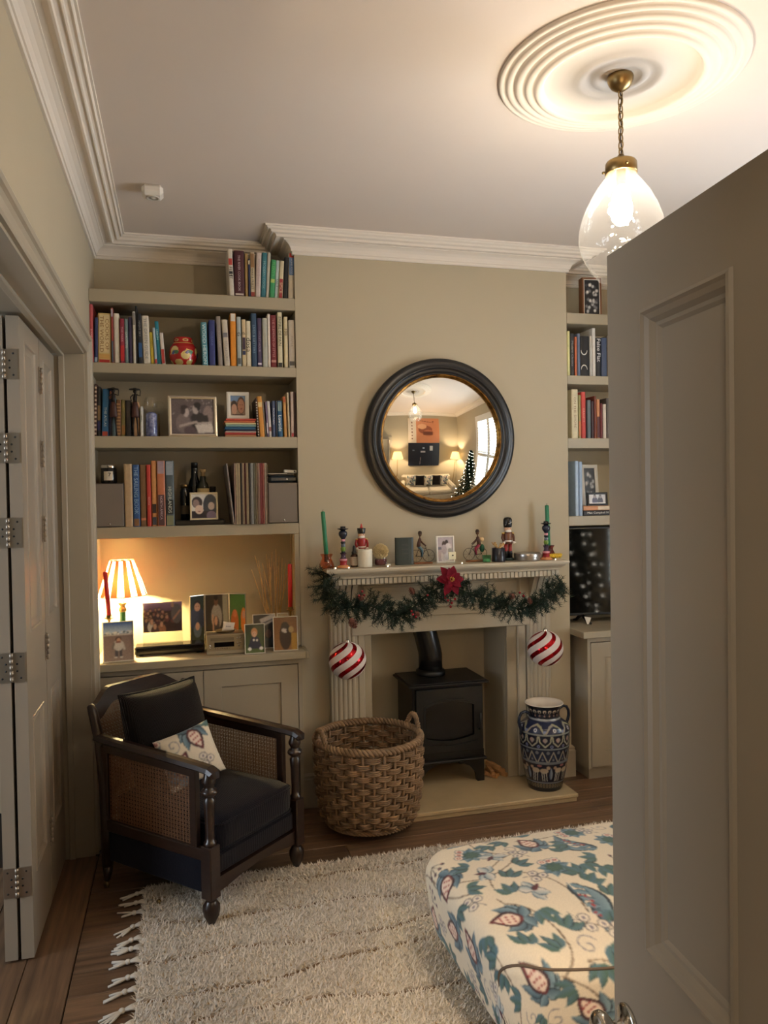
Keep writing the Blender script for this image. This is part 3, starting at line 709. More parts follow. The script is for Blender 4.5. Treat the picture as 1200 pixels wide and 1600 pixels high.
MB().lathe([(0, .012), (.20, .012), (.20, .004), (0, .004)], 40).build('base', M_WICK, bk)
for a in (.0, PI):
    hp = []
    for i in range(27):
        t = i/26; b_ = (t-.5)*.50; hp.append(((rt+.004)*math.cos(a+b_), (rt+.004)*math.sin(a+b_), Hb-.03+.105*math.sin(PI*t)**.6))
    braid(MB(), hp, .0085, 6, False).build('handle', M_WICK, bk)

# ------------------------------------------------------------------ painted amphora vase
vs_ = thing('amphora_vase', 'tall blue patterned two-handled ceramic vase on the hearth', 'vase', (1.893, 3.795, .0455))
VP = [(0, .0), (.088, .0), (.093, .006), (.096, .02), (.102, .045), (.114, .10), (.125, .17), (.132, .23), (.136, .285), (.136, .325), (.128, .345), (.104, .362), (.088, .374), (.083, .388), (.082, .408), (.088, .428), (.098, .446), (.103, .455)]
def vr(z):
    for (r0, z0), (r1, z1) in zip(VP[1:-1], VP[2:]):
        if z0 <= z <= z1 and z1 > z0: return r0+(r1-r0)*(z-z0)/(z1-z0)
    return VP[-1][0]
p = Pic(.80, .455, .0022, (26, 34, 56)); NV = 12; cw = .80/NV
CR, BL, GY, GD, DK = (178, 170, 150), (44, 64, 104), (120, 128, 136), (150, 126, 72), (22, 26, 40)
p.rect(0, 1, .0, .02, DK); p.rect(0, 1, .02, .05, (70, 66, 60))
for i in range(40): p.ell((i+.5)*.02, .035, .0065, .010, GD, ring=.35)
p.rect(0, 1, .050, .056, GY); p.rect(0, 1, .06, .155, (26, 34, 58))
for i in range(6):
    x = (i+.5)*.8/6
    p.ell(x-.022, .122, .022, .014, (206, 178, 134)); p.ell(x+.026, .120, .024, .014, (198, 172, 130)); p.ell(x-.044, .138, .010, .009, (190, 150, 110)); p.ell(x+.050, .138, .011, .010, (196, 160, 116))
    for q in (-.036, -.026, -.012, .012, .024, .038): p.line([(x+q, .115), (x+q+(.006 if q > 0 else -.006), .064)], .0045, (196, 190, 170))
    p.leaf(x+.066, .07, PI/2, .07, .010, (150, 170, 180), (60, 84, 130)); p.ell(x, .148, .014, .006, (170, 90, 84))
p.rect(0, 1, .158, .170, (120, 132, 140)); p.rect(0, 1, .170, .236, (28, 42, 72))
for i in range(14):
    x = (i+.5)*.8/14; p.line([(x-.024, .172), (x, .224), (x+.024, .172)], .006, CR); p.ell(x+.0286, .220, .009, .009, GY); p.leaf(x, .174, PI/2, .03, .006, BL, BL); p.ell(x, .182, .006, .006, GY)
p.rect(0, 1, .236, .243, (150, 160, 160)); p.rect(0, 1, .243, .312, (24, 34, 62))
for i in range(12):
    x = (i+.5)*.8/12; p.line([(x-.030, .306), (x-.026, .276), (x, .252), (x+.026, .276), (x+.030, .306)], .007, (188, 186, 150)); p.leaf(x, .300, -PI/2, .028, .012, (200, 150, 140), CR); p.ell(x+.033, .254, .008, .008, (130, 140, 190), ring=.2)
p.rect(0, 1, .312, .319, (160, 168, 160)); p.rect(0, 1, .319, .375, (34, 48, 92))
for i in range(8):
    x = (i+.5)*.1; p.line([(x-.048, .320), (x-.026, .352), (x, .362)], .009, CR); p.line([(x+.048, .320), (x+.026, .352), (x, .362)], .009, (190, 190, 140)); p.ell(x, .338, .009, .009, (230, 230, 235), ring=.25); p.ell(x+.05, .330, .012, .008, (130, 150, 200))
p.rect(0, 1, .378, .386, (170, 176, 180)); p.rect(0, 1, .392, .415, (24, 30, 52))
for i in range(20): x = (i+.5)*.04; p.ell(x, .425, .014, .010, (212, 190, 160)); p.ell(x, .421, .007, .005, DK); p.ell(x, .402, .008, .006, (160, 120, 100))
p.rect(0, 1, .443, .456, (20, 24, 42))
p.soft(1); p.a = .72*(.68*p.a+.32*p.a.mean(-1, keepdims=True)); th = p.X/.80*2*PI+.35; RR = np.vectorize(vr)(p.Y)
V = np.stack([RR*np.cos(th), RR*np.sin(th), p.Y], -1)
colour_mesh('body', V, grid_faces(p.nx, p.ny), p.a, print_mat('glazed_paint', .22, coat=.3), vs_, True)
MB().lathe([(.104, .455), (.102, .459), (.096, .456), (.080, .428), (.073, .41), (.073, .39), (.09, .36), (.12, .31), (.10, .10), (0, .05)], 48).build('lining', mat('cream_glaze', (216, 206, 192), .25), vs_)
MB().lathe([(0, 0), (.089, 0), (.09, .003), (0, .003)], 32).build('base', M_BLACK, vs_)
for a in (.15, PI+.15):
    ca, sa = math.cos(a), math.sin(a)
    MB().tube([(r*ca, r*sa, z) for r, z in ((.082, .395), (.100, .412), (.124, .422), (.148, .415), (.160, .392), (.162, .368), (.156, .345), (.146, .326), (.152, .305), (.150, .298))], [.009, .008, .0075, .0075, .0075, .008, .008, .008, .006, .004], 10).build('handle', mat('navy_glaze', (30, 36, 52), .25), vs_)

# ------------------------------------------------------------------ caned armchair
ch = thing('caned_armchair', 'dark wood caned armchair with a black velvet seat on the rug corner', 'chair', (.077, 3.368, 0), (0, 0, math.radians(-46.4)))
M_CANE = mat('cane', (124, 88, 60), .5, var=.2, vscale=30)
def velvet_mat(name, rgb, k=330, axis=(0, 1, 0)):
    m = mat(name, rgb, .8, sheen=.12, spec=.15); nt = m.node_tree
    tc = nt.nodes.new('ShaderNodeTexCoord'); mp_ = nt.nodes.new('ShaderNodeMapping'); mp_.inputs['Scale'].default_value = axis
    wv = nd(nt, 'ShaderNodeTexWave', Scale=k/6.28, Distortion=.6); wv.inputs['Detail Scale'].default_value = 2
    wv.bands_direction = 'X' if axis[0] else ('Y' if axis[1] else 'Z')
    bp_ = nd(nt, 'ShaderNodeBump', Strength=.5, Distance=.004)
    nt.links.new(tc.outputs['Object'], wv.inputs['Vector']); nt.links.new(wv.outputs['Fac'], bp_.inputs['Height']); nt.links.new(bp_.outputs[0], m.node_tree.nodes['Principled BSDF'].inputs['Normal'])
    return m
M_VELV = velvet_mat('midnight_velvet', (14, 15, 25)); M_CORD = velvet_mat('brown_corduroy', (18, 14, 14), 420, (1, 0, 0))
FX, FY, ZF = .292, .262, .012
def post_profile():
    return [(0, .012), (.012, .012), (.014, .02), (.018, .028), (.026, .045), (.031, .07), (.030, .09), (.022, .105), (.019, .112), (.024, .118)]
for sy in (-1, 1):
    g = MB()
    g.lathe(post_profile(), 16, wob=lambda a, z: 1+.07*math.cos(8*a)*(1 if .03 < z < .1 else 0))
    g.box(-.027, .027, -.027, .027, .116, .318, c=.004)
    g.lathe([(.022, .316), (.024, .322), (.024, .330), (.018, .336), (.017, .36), (.020, .45), (.0235, .492), (.018, .500), (.016, .505), (.030, .514), (.033, .522), (.030, .530), (.018, .536), (.020, .546), (.026, .556), (.027, .566), (.020, .582), (.017, .606)], 16, wob=lambda a, z: 1+.05*math.cos(10*a)*(1 if .34 < z < .495 or .512 < z < .532 else 0))
    g.build('leg', M_DARKWOOD, ch, (FX, sy*FY, 0))
    q = MB(); q.tube([(-.300, 0, .10), (-.302, 0, .25), (-.312, 0, .45), (-.335, 0, .62), (-.372, 0, .735), (-.388, 0, .762), (-.392, 0, .765)], [.024, .024, .023, .022, .021, .016, .008], 10)
    q.tube([(-.30, 0, .10), (-.302, 0, .06), (-.306, 0, .035)], [.022, .018, .012], 8)
    lg = q.build('leg', M_DARKWOOD, ch, (0, sy*FY, 0))
    MB().lathe([(0, -.005), (.014, -.005), (.016, 0), (.014, .005), (0, .005)], 14, xf=Matrix.Translation((-.312, 0, .016)) @ Matrix.Rotation(PI/2, 4, 'X')).build('caster', M_BRASS, lg)
    MB().lathe([(0, -.005), (.010, -.005), (.011, 0), (.010, .005), (0, .005)], 12, xf=Matrix.Translation((.004, 0, .0235)) @ Matrix.Rotation(PI/2, 4, 'X')).build('caster', M_BRASS, bpy.data.objects[ch.children[-2].name] if False else lg)
    # arm, moulded and scrolled down at the front
    A = [(-.345, .640), (-.30, .636), (-.1, .629), (.1, .621), (.25, .614), (.300, .610), (.326, .599), (.330, .580)]
    am = MB(); pr = [(-.026, -.010), (-.022, .006), (-.010, .013), (.010, .013), (.022, .006), (.026, -.010), (.018, -.018), (-.018, -.018)]; vs = []
    for i, (x, z) in enumerate(A):
        x2, z2 = A[min(i+1, len(A)-1)]; x1, z1 = A[max(i-1, 0)]; t = Vector((x2-x1, z2-z1)).normalized(); k_ = 1 if i < len(A)-1 else .7
        for a_, b_ in pr: vs.append((x-t.y*b_*k_, a_*k_, z+t.x*b_*k_))
    fs = [(i*8+j, (i+1)*8+j, (i+1)*8+(j+1) % 8, i*8+(j+1) % 8) for i in range(len(A)-1) for j in range(8)]+[tuple(range(8))[::-1], tuple(range(56, 64))]
    am.add(vs, fs, smooth=False).build('arm', M_DARKWOOD, ch, (0, sy*FY, 0), fix=True)
    sf = MB()
    sf.box(-.312, .270, -.014, .014, .252, .300, c=.004).box(.198, .232, -.013, .013, .298, .606, c=.003).box(-.318, -.275, -.013, .013, .298, .605, c=.003)
    sf.add([(-.30, -.012, .582), (.22, -.012, .568), (.22, .012, .568), (-.30, .012, .582), (-.30, -.012, .620), (.22, -.012, .610), (.22, .012, .610), (-.30, .012, .620)], [(0, 1, 5, 4), (2, 3, 7, 6), (0, 3, 2, 1), (4, 5, 6, 7)])
    sf.build('side_frame', M_DARKWOOD, ch, (0, sy*FY, 0))
    cn = MB(); x0, x1, z0, z1 = -.278, .200, .298, .578; pit = .0165
    def strip(p, q, w_, off):
        p = Vector((p[0], off, p[1])); q = Vector((q[0], off, q[1])); t = (q-p).normalized(); n_ = Vector((-t.z, 0, t.x))*w_; e_ = Vector((0, .0006, 0))
        cn.add([p-n_-e_, p+n_-e_, q+n_-e_, q-n_-e_, p-n_+e_, p+n_+e_, q+n_+e_, q-n_+e_], [(0, 1, 2, 3), (4, 7, 6, 5), (0, 3, 7, 4), (1, 5, 6, 2)])
    k = 0; x = x0
    while x < x1: strip((x, z0), (x, z1), .0013, -.0012); strip((x+.0055, z0), (x+.0055, z1), .0008, -.0012); x += pit
    z = z0
    while z < z1: strip((x0, z), (x1, z), .0009, .0); strip((x0, z+.0055), (x1, z+.0055), .0008, 0); z += pit
    for sg in (1, -1):
        c0 = -1.
        while c0 < 1.:
            pts = []                                      # z = z0 + sg*(x - c0)
            xa = max(x0, c0 if sg > 0 else c0-(z1-z0)); xb = min(x1, c0+(z1-z0) if sg > 0 else c0)
            if xb > xa+.004: strip((xa, z0+sg*(xa-c0)), (xb, z0+sg*(xb-c0)), .0006, .0013 if sg > 0 else .002)
            c0 += pit
    tag(cn.build('cane_panel', M_CANE, ch, (0, sy*FY, 0)), kind='stuff')
    bd = MB().box(-.30, .266, -.008, .008, .125, .253, c=.004).build('side_panel', M_VELV, ch, (0, sy*(FY-.004), 0))
# front rail, gently arched, and the velvet border above it
MB().prism([(-.238, .185), (.238, .185), (.238, .128), (.19, .132), (.10, .146), (0, .152), (-.10, .146), (-.19, .132), (-.238, .128)], FX-.014, FX+.014, lambda p_, q_, w_: (w_, p_, q_)).build('front_rail', M_DARKWOOD, ch, fix=True)
MB().box(-.27, FX+.006, -.240, .240, .186, .272, c=.012).build('seat_border', M_VELV, ch)
MB().box(-.33, -.29, -.245, .245, .13, .26, c=.004).build('back_rail', M_DARKWOOD, ch)
def pillow(W, H, T, n=28, m=22, sharp=2.6, dome=0., pinch=.06):
    """stuffed cushion: two bulged faces meeting in a seam, pulled-out corners"""
    vs = []; fs = []
    for sgn in (1, -1):
        for j in range(m+1):
            for i in range(n+1):
                u = 2*i/n-1; v = 2*j/m-1
                k = 1-pinch*(1-abs(u)**2)*abs(v)**3-0*u; l = 1-pinch*(1-abs(v)**2)*abs(u)**3
                t = ((1-abs(u)**sharp)*(1-abs(v)**sharp)); t = max(0, t)**.5
                vs.append((u*W/2*l, sgn*T/2*t, v*H/2*k))
    q = (n+1)*(m+1)
    for s_ in (0, 1):
        for j in range(m):
            for i in range(n):
                a = s_*q+j*(n+1)+i; f_ = (a, a+1, a+n+2, a+n+1); fs.append(f_ if s_ else f_[::-1])
    return vs, fs
# seat cushion: boxed, domed, with piped edges
sc_ = MB(); n = 26; vs = []; prof = [(0.97, .278), (1.0, .284), (1.005, .30), (1.01, .33), (1.005, .366), (1.0, .378), (.985, .388), (.93, .399), (.8, .409), (.55, .417), (.25, .421), (0, .422)]
def sq(a, p=14): c_, s_ = math.cos(a), math.sin(a); r = (abs(c_)**p+abs(s_)**p)**(-1/p); return c_*r, s_*r
NA = 64
for r, z in prof:
    for i in range(NA): c_, s_ = sq(2*PI*i/NA); vs.append((.012+c_*.290*r, s_*.236*r, z))
fs = [(j*NA+i, j*NA+(i+1) % NA, (j+1)*NA+(i+1) % NA, (j+1)*NA+i) for j in range(len(prof)-1) for i in range(NA)]
seat = sc_.add(vs, fs, smooth=True).build('seat_cushion', M_VELV, ch)
for zz_ in (.283, .380): MB().tube([(.012+sq(2*PI*i/96)[0]*.2925, sq(2*PI*i/96)[1]*.2385, zz_) for i in range(96)], .0042, 6, closed=True).build('piping', M_VELV, seat)
# shaped back with a raised centre, cane in it
def back_top(y): t = min(1, max(0, (FY-abs(y))/.13)); t = t*t*(3-2*t); return .755+.062*t
def bx(z): return -.300-.012*max(0, (z-.25)/.2)-.085*max(0, z-.45)/.35*max(0, z-.45)/.35*1.0
YS = [-FY+2*FY*i/32 for i in range(33)]
def slab(ylist, zlo, zhi, th, m=6):
    vs = []; fs = []; n_ = len(ylist)
    for k_ in range(m+1):
        for yv in ylist:
            a = zlo(yv)+(zhi(yv)-zlo(yv))*k_/m; vs += [(bx(a)-th/2, yv, a), (bx(a)+th/2, yv, a)]
    W2 = 2*n_
    for k_ in range(m):
        for i in range(n_-1):
            b = k_*W2+2*i; fs += [(b, b+2, b+2+W2, b+W2), (b+1, b+1+W2, b+3+W2, b+3)]
    for i in range(n_-1): b = 2*i; fs.append((b, b+1, b+3, b+2)); b = m*W2+2*i; fs.append((b, b+2, b+3, b+1))
    for k_ in range(m):
        for b in (k_*W2, k_*W2+W2-2): fs.append((b, b+W2, b+W2+1, b+1))
    return MB().add(vs, fs, smooth=False)
slab(YS, lambda y_: back_top(y_)-.058, back_top, .030).build('top_rail', M_DARKWOOD, ch, fix=True)
cn = MB()
def cstrip(y0_, z0_, y1_, z1_, w_, off):
    n_ = 8 if abs(z1_-z0_) > .05 else 1; pr_ = None
    for i in range(n_+1):
        y_ = y0_+(y1_-y0_)*i/n_; z_ = z0_+(z1_-z0_)*i/n_; p_ = Vector((bx(z_)+off, y_, z_))
        if pr_ is not None:
            t_ = (p_-pr_).normalized(); nn_ = t_.cross(Vector((1, 0, 0))).normalized()*w_; cn.add([pr_-nn_, pr_+nn_, p_+nn_, p_-nn_], [(0, 1, 2, 3)])
        pr_ = p_
yy_ = -.235
while yy_ < .235:
    cstrip(yy_, .30, yy_, back_top(yy_)-.055, .001, .001); cstrip(yy_+.005, .30, yy_+.005, back_top(yy_)-.055, .001, .001); yy_ += .015
z = .30
while z < .755:
    yl = .240 if z < .69 else .15
    cstrip(-yl, z, yl, z, .001, 0); cstrip(-yl, z+.005, yl, z+.005, .001, 0); z += .015
for sg in (1, -1):
    c0 = -.8
    while c0 < .8:
        ya, yb_ = max(-.235, c0-.235 if False else -.235), .235
        za = .52+sg*(ya-c0); zb = .52+sg*(yb_-c0)
        if sg > 0: ya2 = max(ya, c0-.22); yb2 = min(yb_, c0+.19)
        else: ya2 = max(ya, c0-.19); yb2 = min(yb_, c0+.22)
        if yb2 > ya2+.01: cstrip(ya2, .52+sg*(ya2-c0), yb2, .52+sg*(yb2-c0), .0009, -.0012*sg)
        c0 += .015
tag(cn.build('back_cane', M_CANE, ch), kind='stuff')
cm = ch.matrix_basis.copy(); cm = Matrix.Translation(ch.location) @ Matrix.Rotation(math.radians(-46.4), 4, 'Z')
def put_cushion(o, local, yaw, lean, roll=0.):
    o.matrix_world = cm @ Matrix.Translation(local) @ Matrix.Rotation(yaw, 4, 'Z') @ Matrix.Rotation(lean, 4, 'X') @ Matrix.Rotation(roll, 4, 'Y')
vs, fs = pillow(.45, .41, .18)
cu = tag(MB().add(vs, fs, smooth=True).build('cushion', M_CORD), 'large dark brown corduroy cushion leaning on the armchair back', 'cushion')
put_cushion(cu, (-.185, -.025, .617), PI/2+.06, -.27, .03)
MB().tube([(x_*1.002, 0, z_*1.002) for x_, z_ in [(vs[j*29+i][0], vs[j*29+i][2]) for j, i in [(0, i) for i in range(29)]+[(j, 28) for j in range(1, 23)]+[(22, i) for i in range(27, -1, -1)]+[(j, 0) for j in range(21, 0, -1)]]], .004, 6, closed=True).build('piping', M_CORD, cu)

# ------------------------------------------------------------------ crewel-work print for the footstool and the small cushion
def crewel(w, h, res, seed, scale=1., motifs=None):
    p = Pic(w, h, res, (222, 212, 192)); rn = random.Random(seed); S = scale
    T0, T1, T2, TE, BR_, RD, GR, LB = (58, 88, 108), (132, 160, 174), (84, 118, 136), (40, 56, 68), (104, 86, 72), (158, 58, 60), (74, 104, 92), (120, 146, 168)
    def vine(x, y, a, n, cv):
        P = [(x, y)]
        for i in range(n): a += cv+rn.uniform(-.12, .12); x += math.cos(a)*.02*S; y += math.sin(a)*.02*S; P.append((x, y))
        p.line(P, .0055*S, BR_); p.line([(q[0]+.0012*S, q[1]+.0012*S) for q in P], .002*S, (166, 146, 122)); return P, a
    def big(x, y, a):
        for k_, L in ((-1.1, .07), (1.1, .07), (-.6, .095), (.6, .095), (-1.9, .05), (1.9, .05)): p.leaf(x, y, a+k_, L*S, .021*S, T1, T0, TE, bend=.10*(1 if k_ > 0 else -1))
        p.leaf(x, y, a, .11*S, .034*S, (92, 44, 52), (120, 56, 60), (60, 40, 48)); p.leaf(x+.012*S*math.cos(a), y+.012*S*math.sin(a), a, .08*S, .024*S, (232, 214, 200), (226, 206, 190))
        for t_ in (.3, .5, .7):
            for o_ in (-.5, 0, .5): p.ell(x+math.cos(a)*.1*S*t_-math.sin(a)*o_*.022*S, y+math.sin(a)*.1*S*t_+math.cos(a)*o_*.022*S, .0042*S, .0042*S, RD)
    def paisley(x, y, a, sg=1):
        p.leaf(x, y, a, .19*S, .046*S, T0, T1, TE, bend=.22*sg, p=.6); p.leaf(x+.03*S*math.cos(a), y+.012*S, a, .13*S, .022*S, (230, 222, 206), (224, 212, 194), T2, bend=.20*sg)
        for k_ in range(5): p.leaf(x+math.cos(a)*.03*S*k_, y+math.sin(a)*.03*S*k_, a+sg*(1.0+.1*k_), .05*S, .012*S, T1, T2, TE)
        for i in range(7):
            t_ = .2+.1*i; q = .14*S*t_; b_ = .14*sg*.14*S*t_*(1-t_)*4
            cx_ = x+math.cos(a)*(q+.02*S)-math.sin(a)*b_; cy_ = y+math.sin(a)*(q+.02*S)+math.cos(a)*b_
            p.ell(cx_+rn.uniform(-.009, .009)*S, cy_+rn.uniform(-.009, .009)*S, .006*S, .0045*S, RD); p.line([(cx_, cy_), (cx_+.012*S*math.cos(a+1), cy_+.012*S*math.sin(a+1))], .002*S, RD)
    def flower(x, y, a):
        for k_ in range(9): p.leaf(x, y, a+k_*2*PI/9, .062*S, .019*S, T1, T0, T2)
        for k_ in range(9): p.leaf(x, y, a+.35+k_*2*PI/9, .036*S, .012*S, GR, (52, 84, 88))
        for o_ in (-.024, 0, .024):
            cx_, cy_ = x+math.cos(a)*.044*S-math.sin(a)*o_*S, y+math.sin(a)*.044*S+math.cos(a)*o_*S
            p.ell(cx_, cy_, .017*S, .017*S, T0); p.ell(cx_, cy_, .0145*S, .0145*S, (234, 218, 204)); p.ell(cx_, cy_, .008*S, .008*S, RD); p.ell(cx_, cy_, .003*S, .003*S, (234, 218, 204))
    def trefoil(x, y, a, c=(130, 124, 138)):
        for k_ in range(3):
            cx_, cy_ = x+math.cos(a+k_*2.09)*.020*S, y+math.sin(a+k_*2.09)*.020*S; p.ell(cx_, cy_, .018*S, .016*S, (96, 94, 104)); p.ell(cx_, cy_, .0145*S, .0125*S, (222, 214, 200)); p.ell(cx_, cy_, .006*S, .006*S, c)
        p.line([(x, y), (x+math.cos(a+1)*.05*S, y+math.sin(a+1)*.05*S)], .0028*S, (96, 94, 104))
    def berries(x, y, a):
        for k_ in range(4):
            b_ = a+(k_-1.5)*.55; e = (x+math.cos(b_)*.045*S, y+math.sin(b_)*.045*S); p.line([(x, y), e], .0028*S, (74, 64, 68)); p.ell(e[0], e[1], .009*S, .0065*S, (58, 54, 70), b_); p.ell(e[0]-.002*S, e[1]+.002*S, .004*S, .0025*S, (150, 96, 96), b_)
    def sprig(x, y, a):
        for k_ in (-.7, .7, 0): p.leaf(x, y, a+k_, .062*S, .015*S, T2, GR, TE if rn.random() < .5 else None, bend=.12*k_)
    def curl(x, y, a):
        P = []; 
        for i in range(22): r = (.034-.0014*i)*S; P.append((x+math.cos(a+i*.35)*r, y+math.sin(a+i*.35)*r))
        p.line(P, .0035*S, (112, 112, 128))
    def butterfly(x, y, a):
        for k_ in (-1.9, -1.1, 1.1, 1.9): p.leaf(x, y, a+k_, .056*S, .020*S, T1, (230, 220, 206), T0)
        p.leaf(x, y, a, .045*S, .010*S, (100, 50, 58), (70, 44, 56))
    kinds = [big, paisley, flower, trefoil, berries, sprig, curl, butterfly]
    for _ in range(int(9*w*h/(S*S)/.5)): x, y = rn.uniform(0, w), rn.uniform(0, h); vine(x, y, rn.uniform(0, 6.28), 16, rn.choice((-.09, .09, .05)))
    pts = []; 
    for k_, rad, cap_ in ((0, .125, 5), (1, .125, 5), (2, .11, 5), (0, .11, 8), (1, .11, 8), (7, .075, 9), (5, .07, 14), (3, .056, 12), (5, .054, 30), (4, .05, 14), (6, .042, 16), (3, .042, 14), (5, .040, 60)):
        got = 0
        for _ in range(500):
            if got >= cap_*w*h/(S*S)/1.4: break
            x, y = rn.uniform(-.02, w+.02), rn.uniform(-.02, h+.02)
            if all((x-q[0])**2+(y-q[1])**2 > ((rad+q[2])*.50*S)**2*1.28 for q in pts):
                got += 1; pts.append((x, y, rad)); a = rn.uniform(0, 6.28)
                kinds[k_](x-math.cos(a)*rad*.35*S, y-math.sin(a)*rad*.35*S, a)
    p.soft(1); p.speck(seed, .07)
    return p
M_FAB = print_mat('crewel_cotton', .8, bump=.12, sheen=.15)

# small cushion of the same cloth on the seat
W_, H_ = .245, .225; pc = crewel(W_, H_, .0035, 5, 1.0)
n, m = 36, 32; vs, fs = pillow(W_, H_, .10, n, m); V = np.array(vs)
iu = np.clip(((V[:, 0]/W_+.5)*(pc.nx-1)).round().astype(int), 0, pc.nx-1); iv = np.clip(((V[:, 2]/H_+.5)*(pc.ny-1)).round().astype(int), 0, pc.ny-1)
n, m = pc.nx-1, pc.ny-1; vs, fs = pillow(W_, H_, .10, n, m)
cu2 = tag(colour_mesh('cushion', vs, fs, np.concatenate([pc.a.reshape(-1, 3)]*2), M_FAB), 'small floral cushion with a cream ground on the armchair seat', 'cushion')
put_cushion(cu2, (.0, -.075, .555), PI/2-.50, -.42, -.24)

# footstool
OW, OD, OH = .94, .70, .385; er = .065; rc = .12; side = .20
ft = thing('footstool', 'large upholstered footstool in cream cloth with blue-green flowers', 'footstool', (1.272, 2.265, 0), (0, 0, math.radians(2)))
cwid, cdep = OW-2*er+2*(er*PI/2+side), OD-2*er+2*(er*PI/2+side)
p = crewel(cwid, cdep, .0034, 21, .96)
A_ = p.X-cwid/2; B_ = p.Y-cdep/2; hx, hy = OW/2-rc, OD/2-rc
ca_ = np.clip(A_, -hx, hx); cb_ = np.clip(B_, -hy, hy); ea, eb = A_-ca_, B_-cb_
D = np.sqrt(ea**2+eb**2)+1e-12; ua, ub = ea/D, eb/D
flat_ = rc-er; Dm = np.clip(D-flat_, 0, er*PI/2+side)   # corners run out to the same hem as the sides
phi = np.minimum(Dm/er, PI/2); out = np.minimum(D, flat_)+er*np.sin(phi); drop = er*(1-np.cos(phi))+np.maximum(0, Dm-er*PI/2)
crown = .030*np.clip(1-(np.sqrt((A_/(OW/2-.02))**2+(B_/(OD/2-.02))**2))**2.2, 0, 1)
bul = -.035*np.clip((drop-er)/side, 0, 1)+.006*np.sin(np.clip((drop-er)/side, 0, 1)*PI)
bow = lambda x_, y_: y_-.12*(1-(x_/(OW/2))**2)*np.clip(-y_/(OD/2), 0, 1.2)**1.5
V = np.stack([ca_+ua*(out+bul), bow(ca_+ua*(out+bul), cb_+ub*(out+bul)), OH+crown-drop], -1)
colour_mesh('cover', V, grid_faces(p.nx, p.ny), p.a, M_FAB, ft, True)
M_PIPE = mat('brown_piping', (92, 78, 66), .7)
zb = OH-er-side
def edge_pt(x_, dr):     # a point of the near face: dr metres down from the top edge
    ph_ = min(dr/er, PI/2); ov = er*math.sin(ph_); dp = er*(1-math.cos(ph_))+max(0, dr-er*PI/2); k_ = max(0, (dp-er)/side)
    ax = abs(x_)-hx
    if ax <= 0: return (x_, -hy-(flat_+ov-.035*k_)-.001, OH-dp+.001)
    a = min(1.1, ax/rc*1.2); R_e = flat_+ov-.035*k_; return (math.copysign(hx+R_e*math.sin(a), x_), -hy-R_e*math.cos(a)-.001, OH-dp+.001)
PL = [edge_pt(-hx-.11, d_) for d_ in (.28, .24, .20, .16)]+[edge_pt(-hx-.11+.07*(1-math.cos(t_)), .14-.074*math.sin(t_)) for t_ in np.linspace(.05, PI/2, 9)]+[edge_pt(x_, .066) for x_ in np.linspace(-hx-.03, hx+.03, 26)]
PL += [(-q[0], q[1], q[2]) for q in PL[:13][::-1]]
PL = [(q[0], float(bow(q[0], q[1])), q[2]) for q in PL]
MB().tube(PL, .0042, 6).build('piping', M_PIPE, ft)
MB().box(-OW/2+.08, OW/2-.08, -OD/2+.08, OD/2-.08, zb+.004, zb+.03).build('underside', mat('navy_lining', (34, 40, 60), .8), ft)
for sx in (-1, 1):
    for sy in (-1, 1):
        lg = MB().lathe([(0, .055), (.014, .055), (.018, .075), (.026, .10), (.028, .118), (.024, .122), (0, .122)], 14).build('leg', M_DARKWOOD, ft, (sx*(OW/2-.115), sy*(OD/2-.115), 0))
        MB().lathe([(0, -.008), (.014, -.008), (.016, -.004), (.016, .004), (.014, .008), (0, .008)], 14, xf=Matrix.Translation((0, 0, .038)) @ Matrix.Rotation(PI/2, 4, 'X')).box(-.004, .004, -.011, .011, .04, .058, c=.002).build('caster', M_BRASS, lg)

# ------------------------------------------------------------------ shaggy rug with knotted fringe
rx0, rx1, ry0, ry1, rz = -.168, 2.55, 1.35, 3.335, .016
M_RUG = mat('cream_wool', (210, 202, 188), .95, sheen=.3, spec=.1)
rug = thing('shag_rug', 'cream shaggy wool rug with wavy brown lines and a knotted fringe', 'rug', (rx0, ry0, 0))
rn = np.random.RandomState(3); W_, D_ = rx1-rx0, ry1-ry0
def seam_y(k_, x): return D_-.125-.205*k_+.035*np.sin(x*2.6+k_*1.7)+.02*np.sin(x*6.3+k_*2.9)+.008*np.sin(x*17+k_)
p = Pic(W_, D_, .011, (206, 196, 180))
dist = np.min([np.abs(p.Y-seam_y(k_, p.X)) for k_ in range(9)], 0)
mask = dist < .010; p.a[mask] = np.array(lin((128, 100, 70)))
Z = rz+.0025*rn.rand(*p.X.shape)-.006*np.exp(-(dist/.012)**2); Z[0, :] = Z[-1, :] = .001; Z[:, 0] = Z[:, -1] = .001
colour_mesh('rug_base', np.stack([p.X, p.Y, Z], -1), grid_faces(p.nx, p.ny), p.a, print_mat('rug_ground', .95), rug, True)
NT = 190000
tx = rn.rand(NT)*W_; ty = D_*(1-rn.rand(NT)*.92)          # the near strip lies outside every view of interest
dd = np.min([np.abs(ty-seam_y(k_, tx)) for k_ in range(11)], 0); keep = (dd > .009) | (rn.rand(NT) < .04); tx, ty, dd = tx[keep], ty[keep], dd[keep]; n = len(tx)
a = rn.rand(n)*2*PI; ln = .016+.012*rn.rand(n); tilt_ = .5+.9*rn.rand(n); wd = .0035
dx, dy = np.cos(a)*np.sin(tilt_)*ln, np.sin(a)*np.sin(tilt_)*ln; dz = np.cos(tilt_)*ln*.7
b0 = np.stack([tx-np.sin(a)*wd, ty+np.cos(a)*wd, np.full(n, rz-.002)], -1); b1 = np.stack([tx+np.sin(a)*wd, ty-np.cos(a)*wd, np.full(n, rz-.002)], -1); tp = np.stack([tx+dx, ty+dy, rz+dz], -1)
V = np.stack([b0, b1, tp], 1).reshape(-1, 3); Fc = np.arange(3*n).reshape(-1, 3)
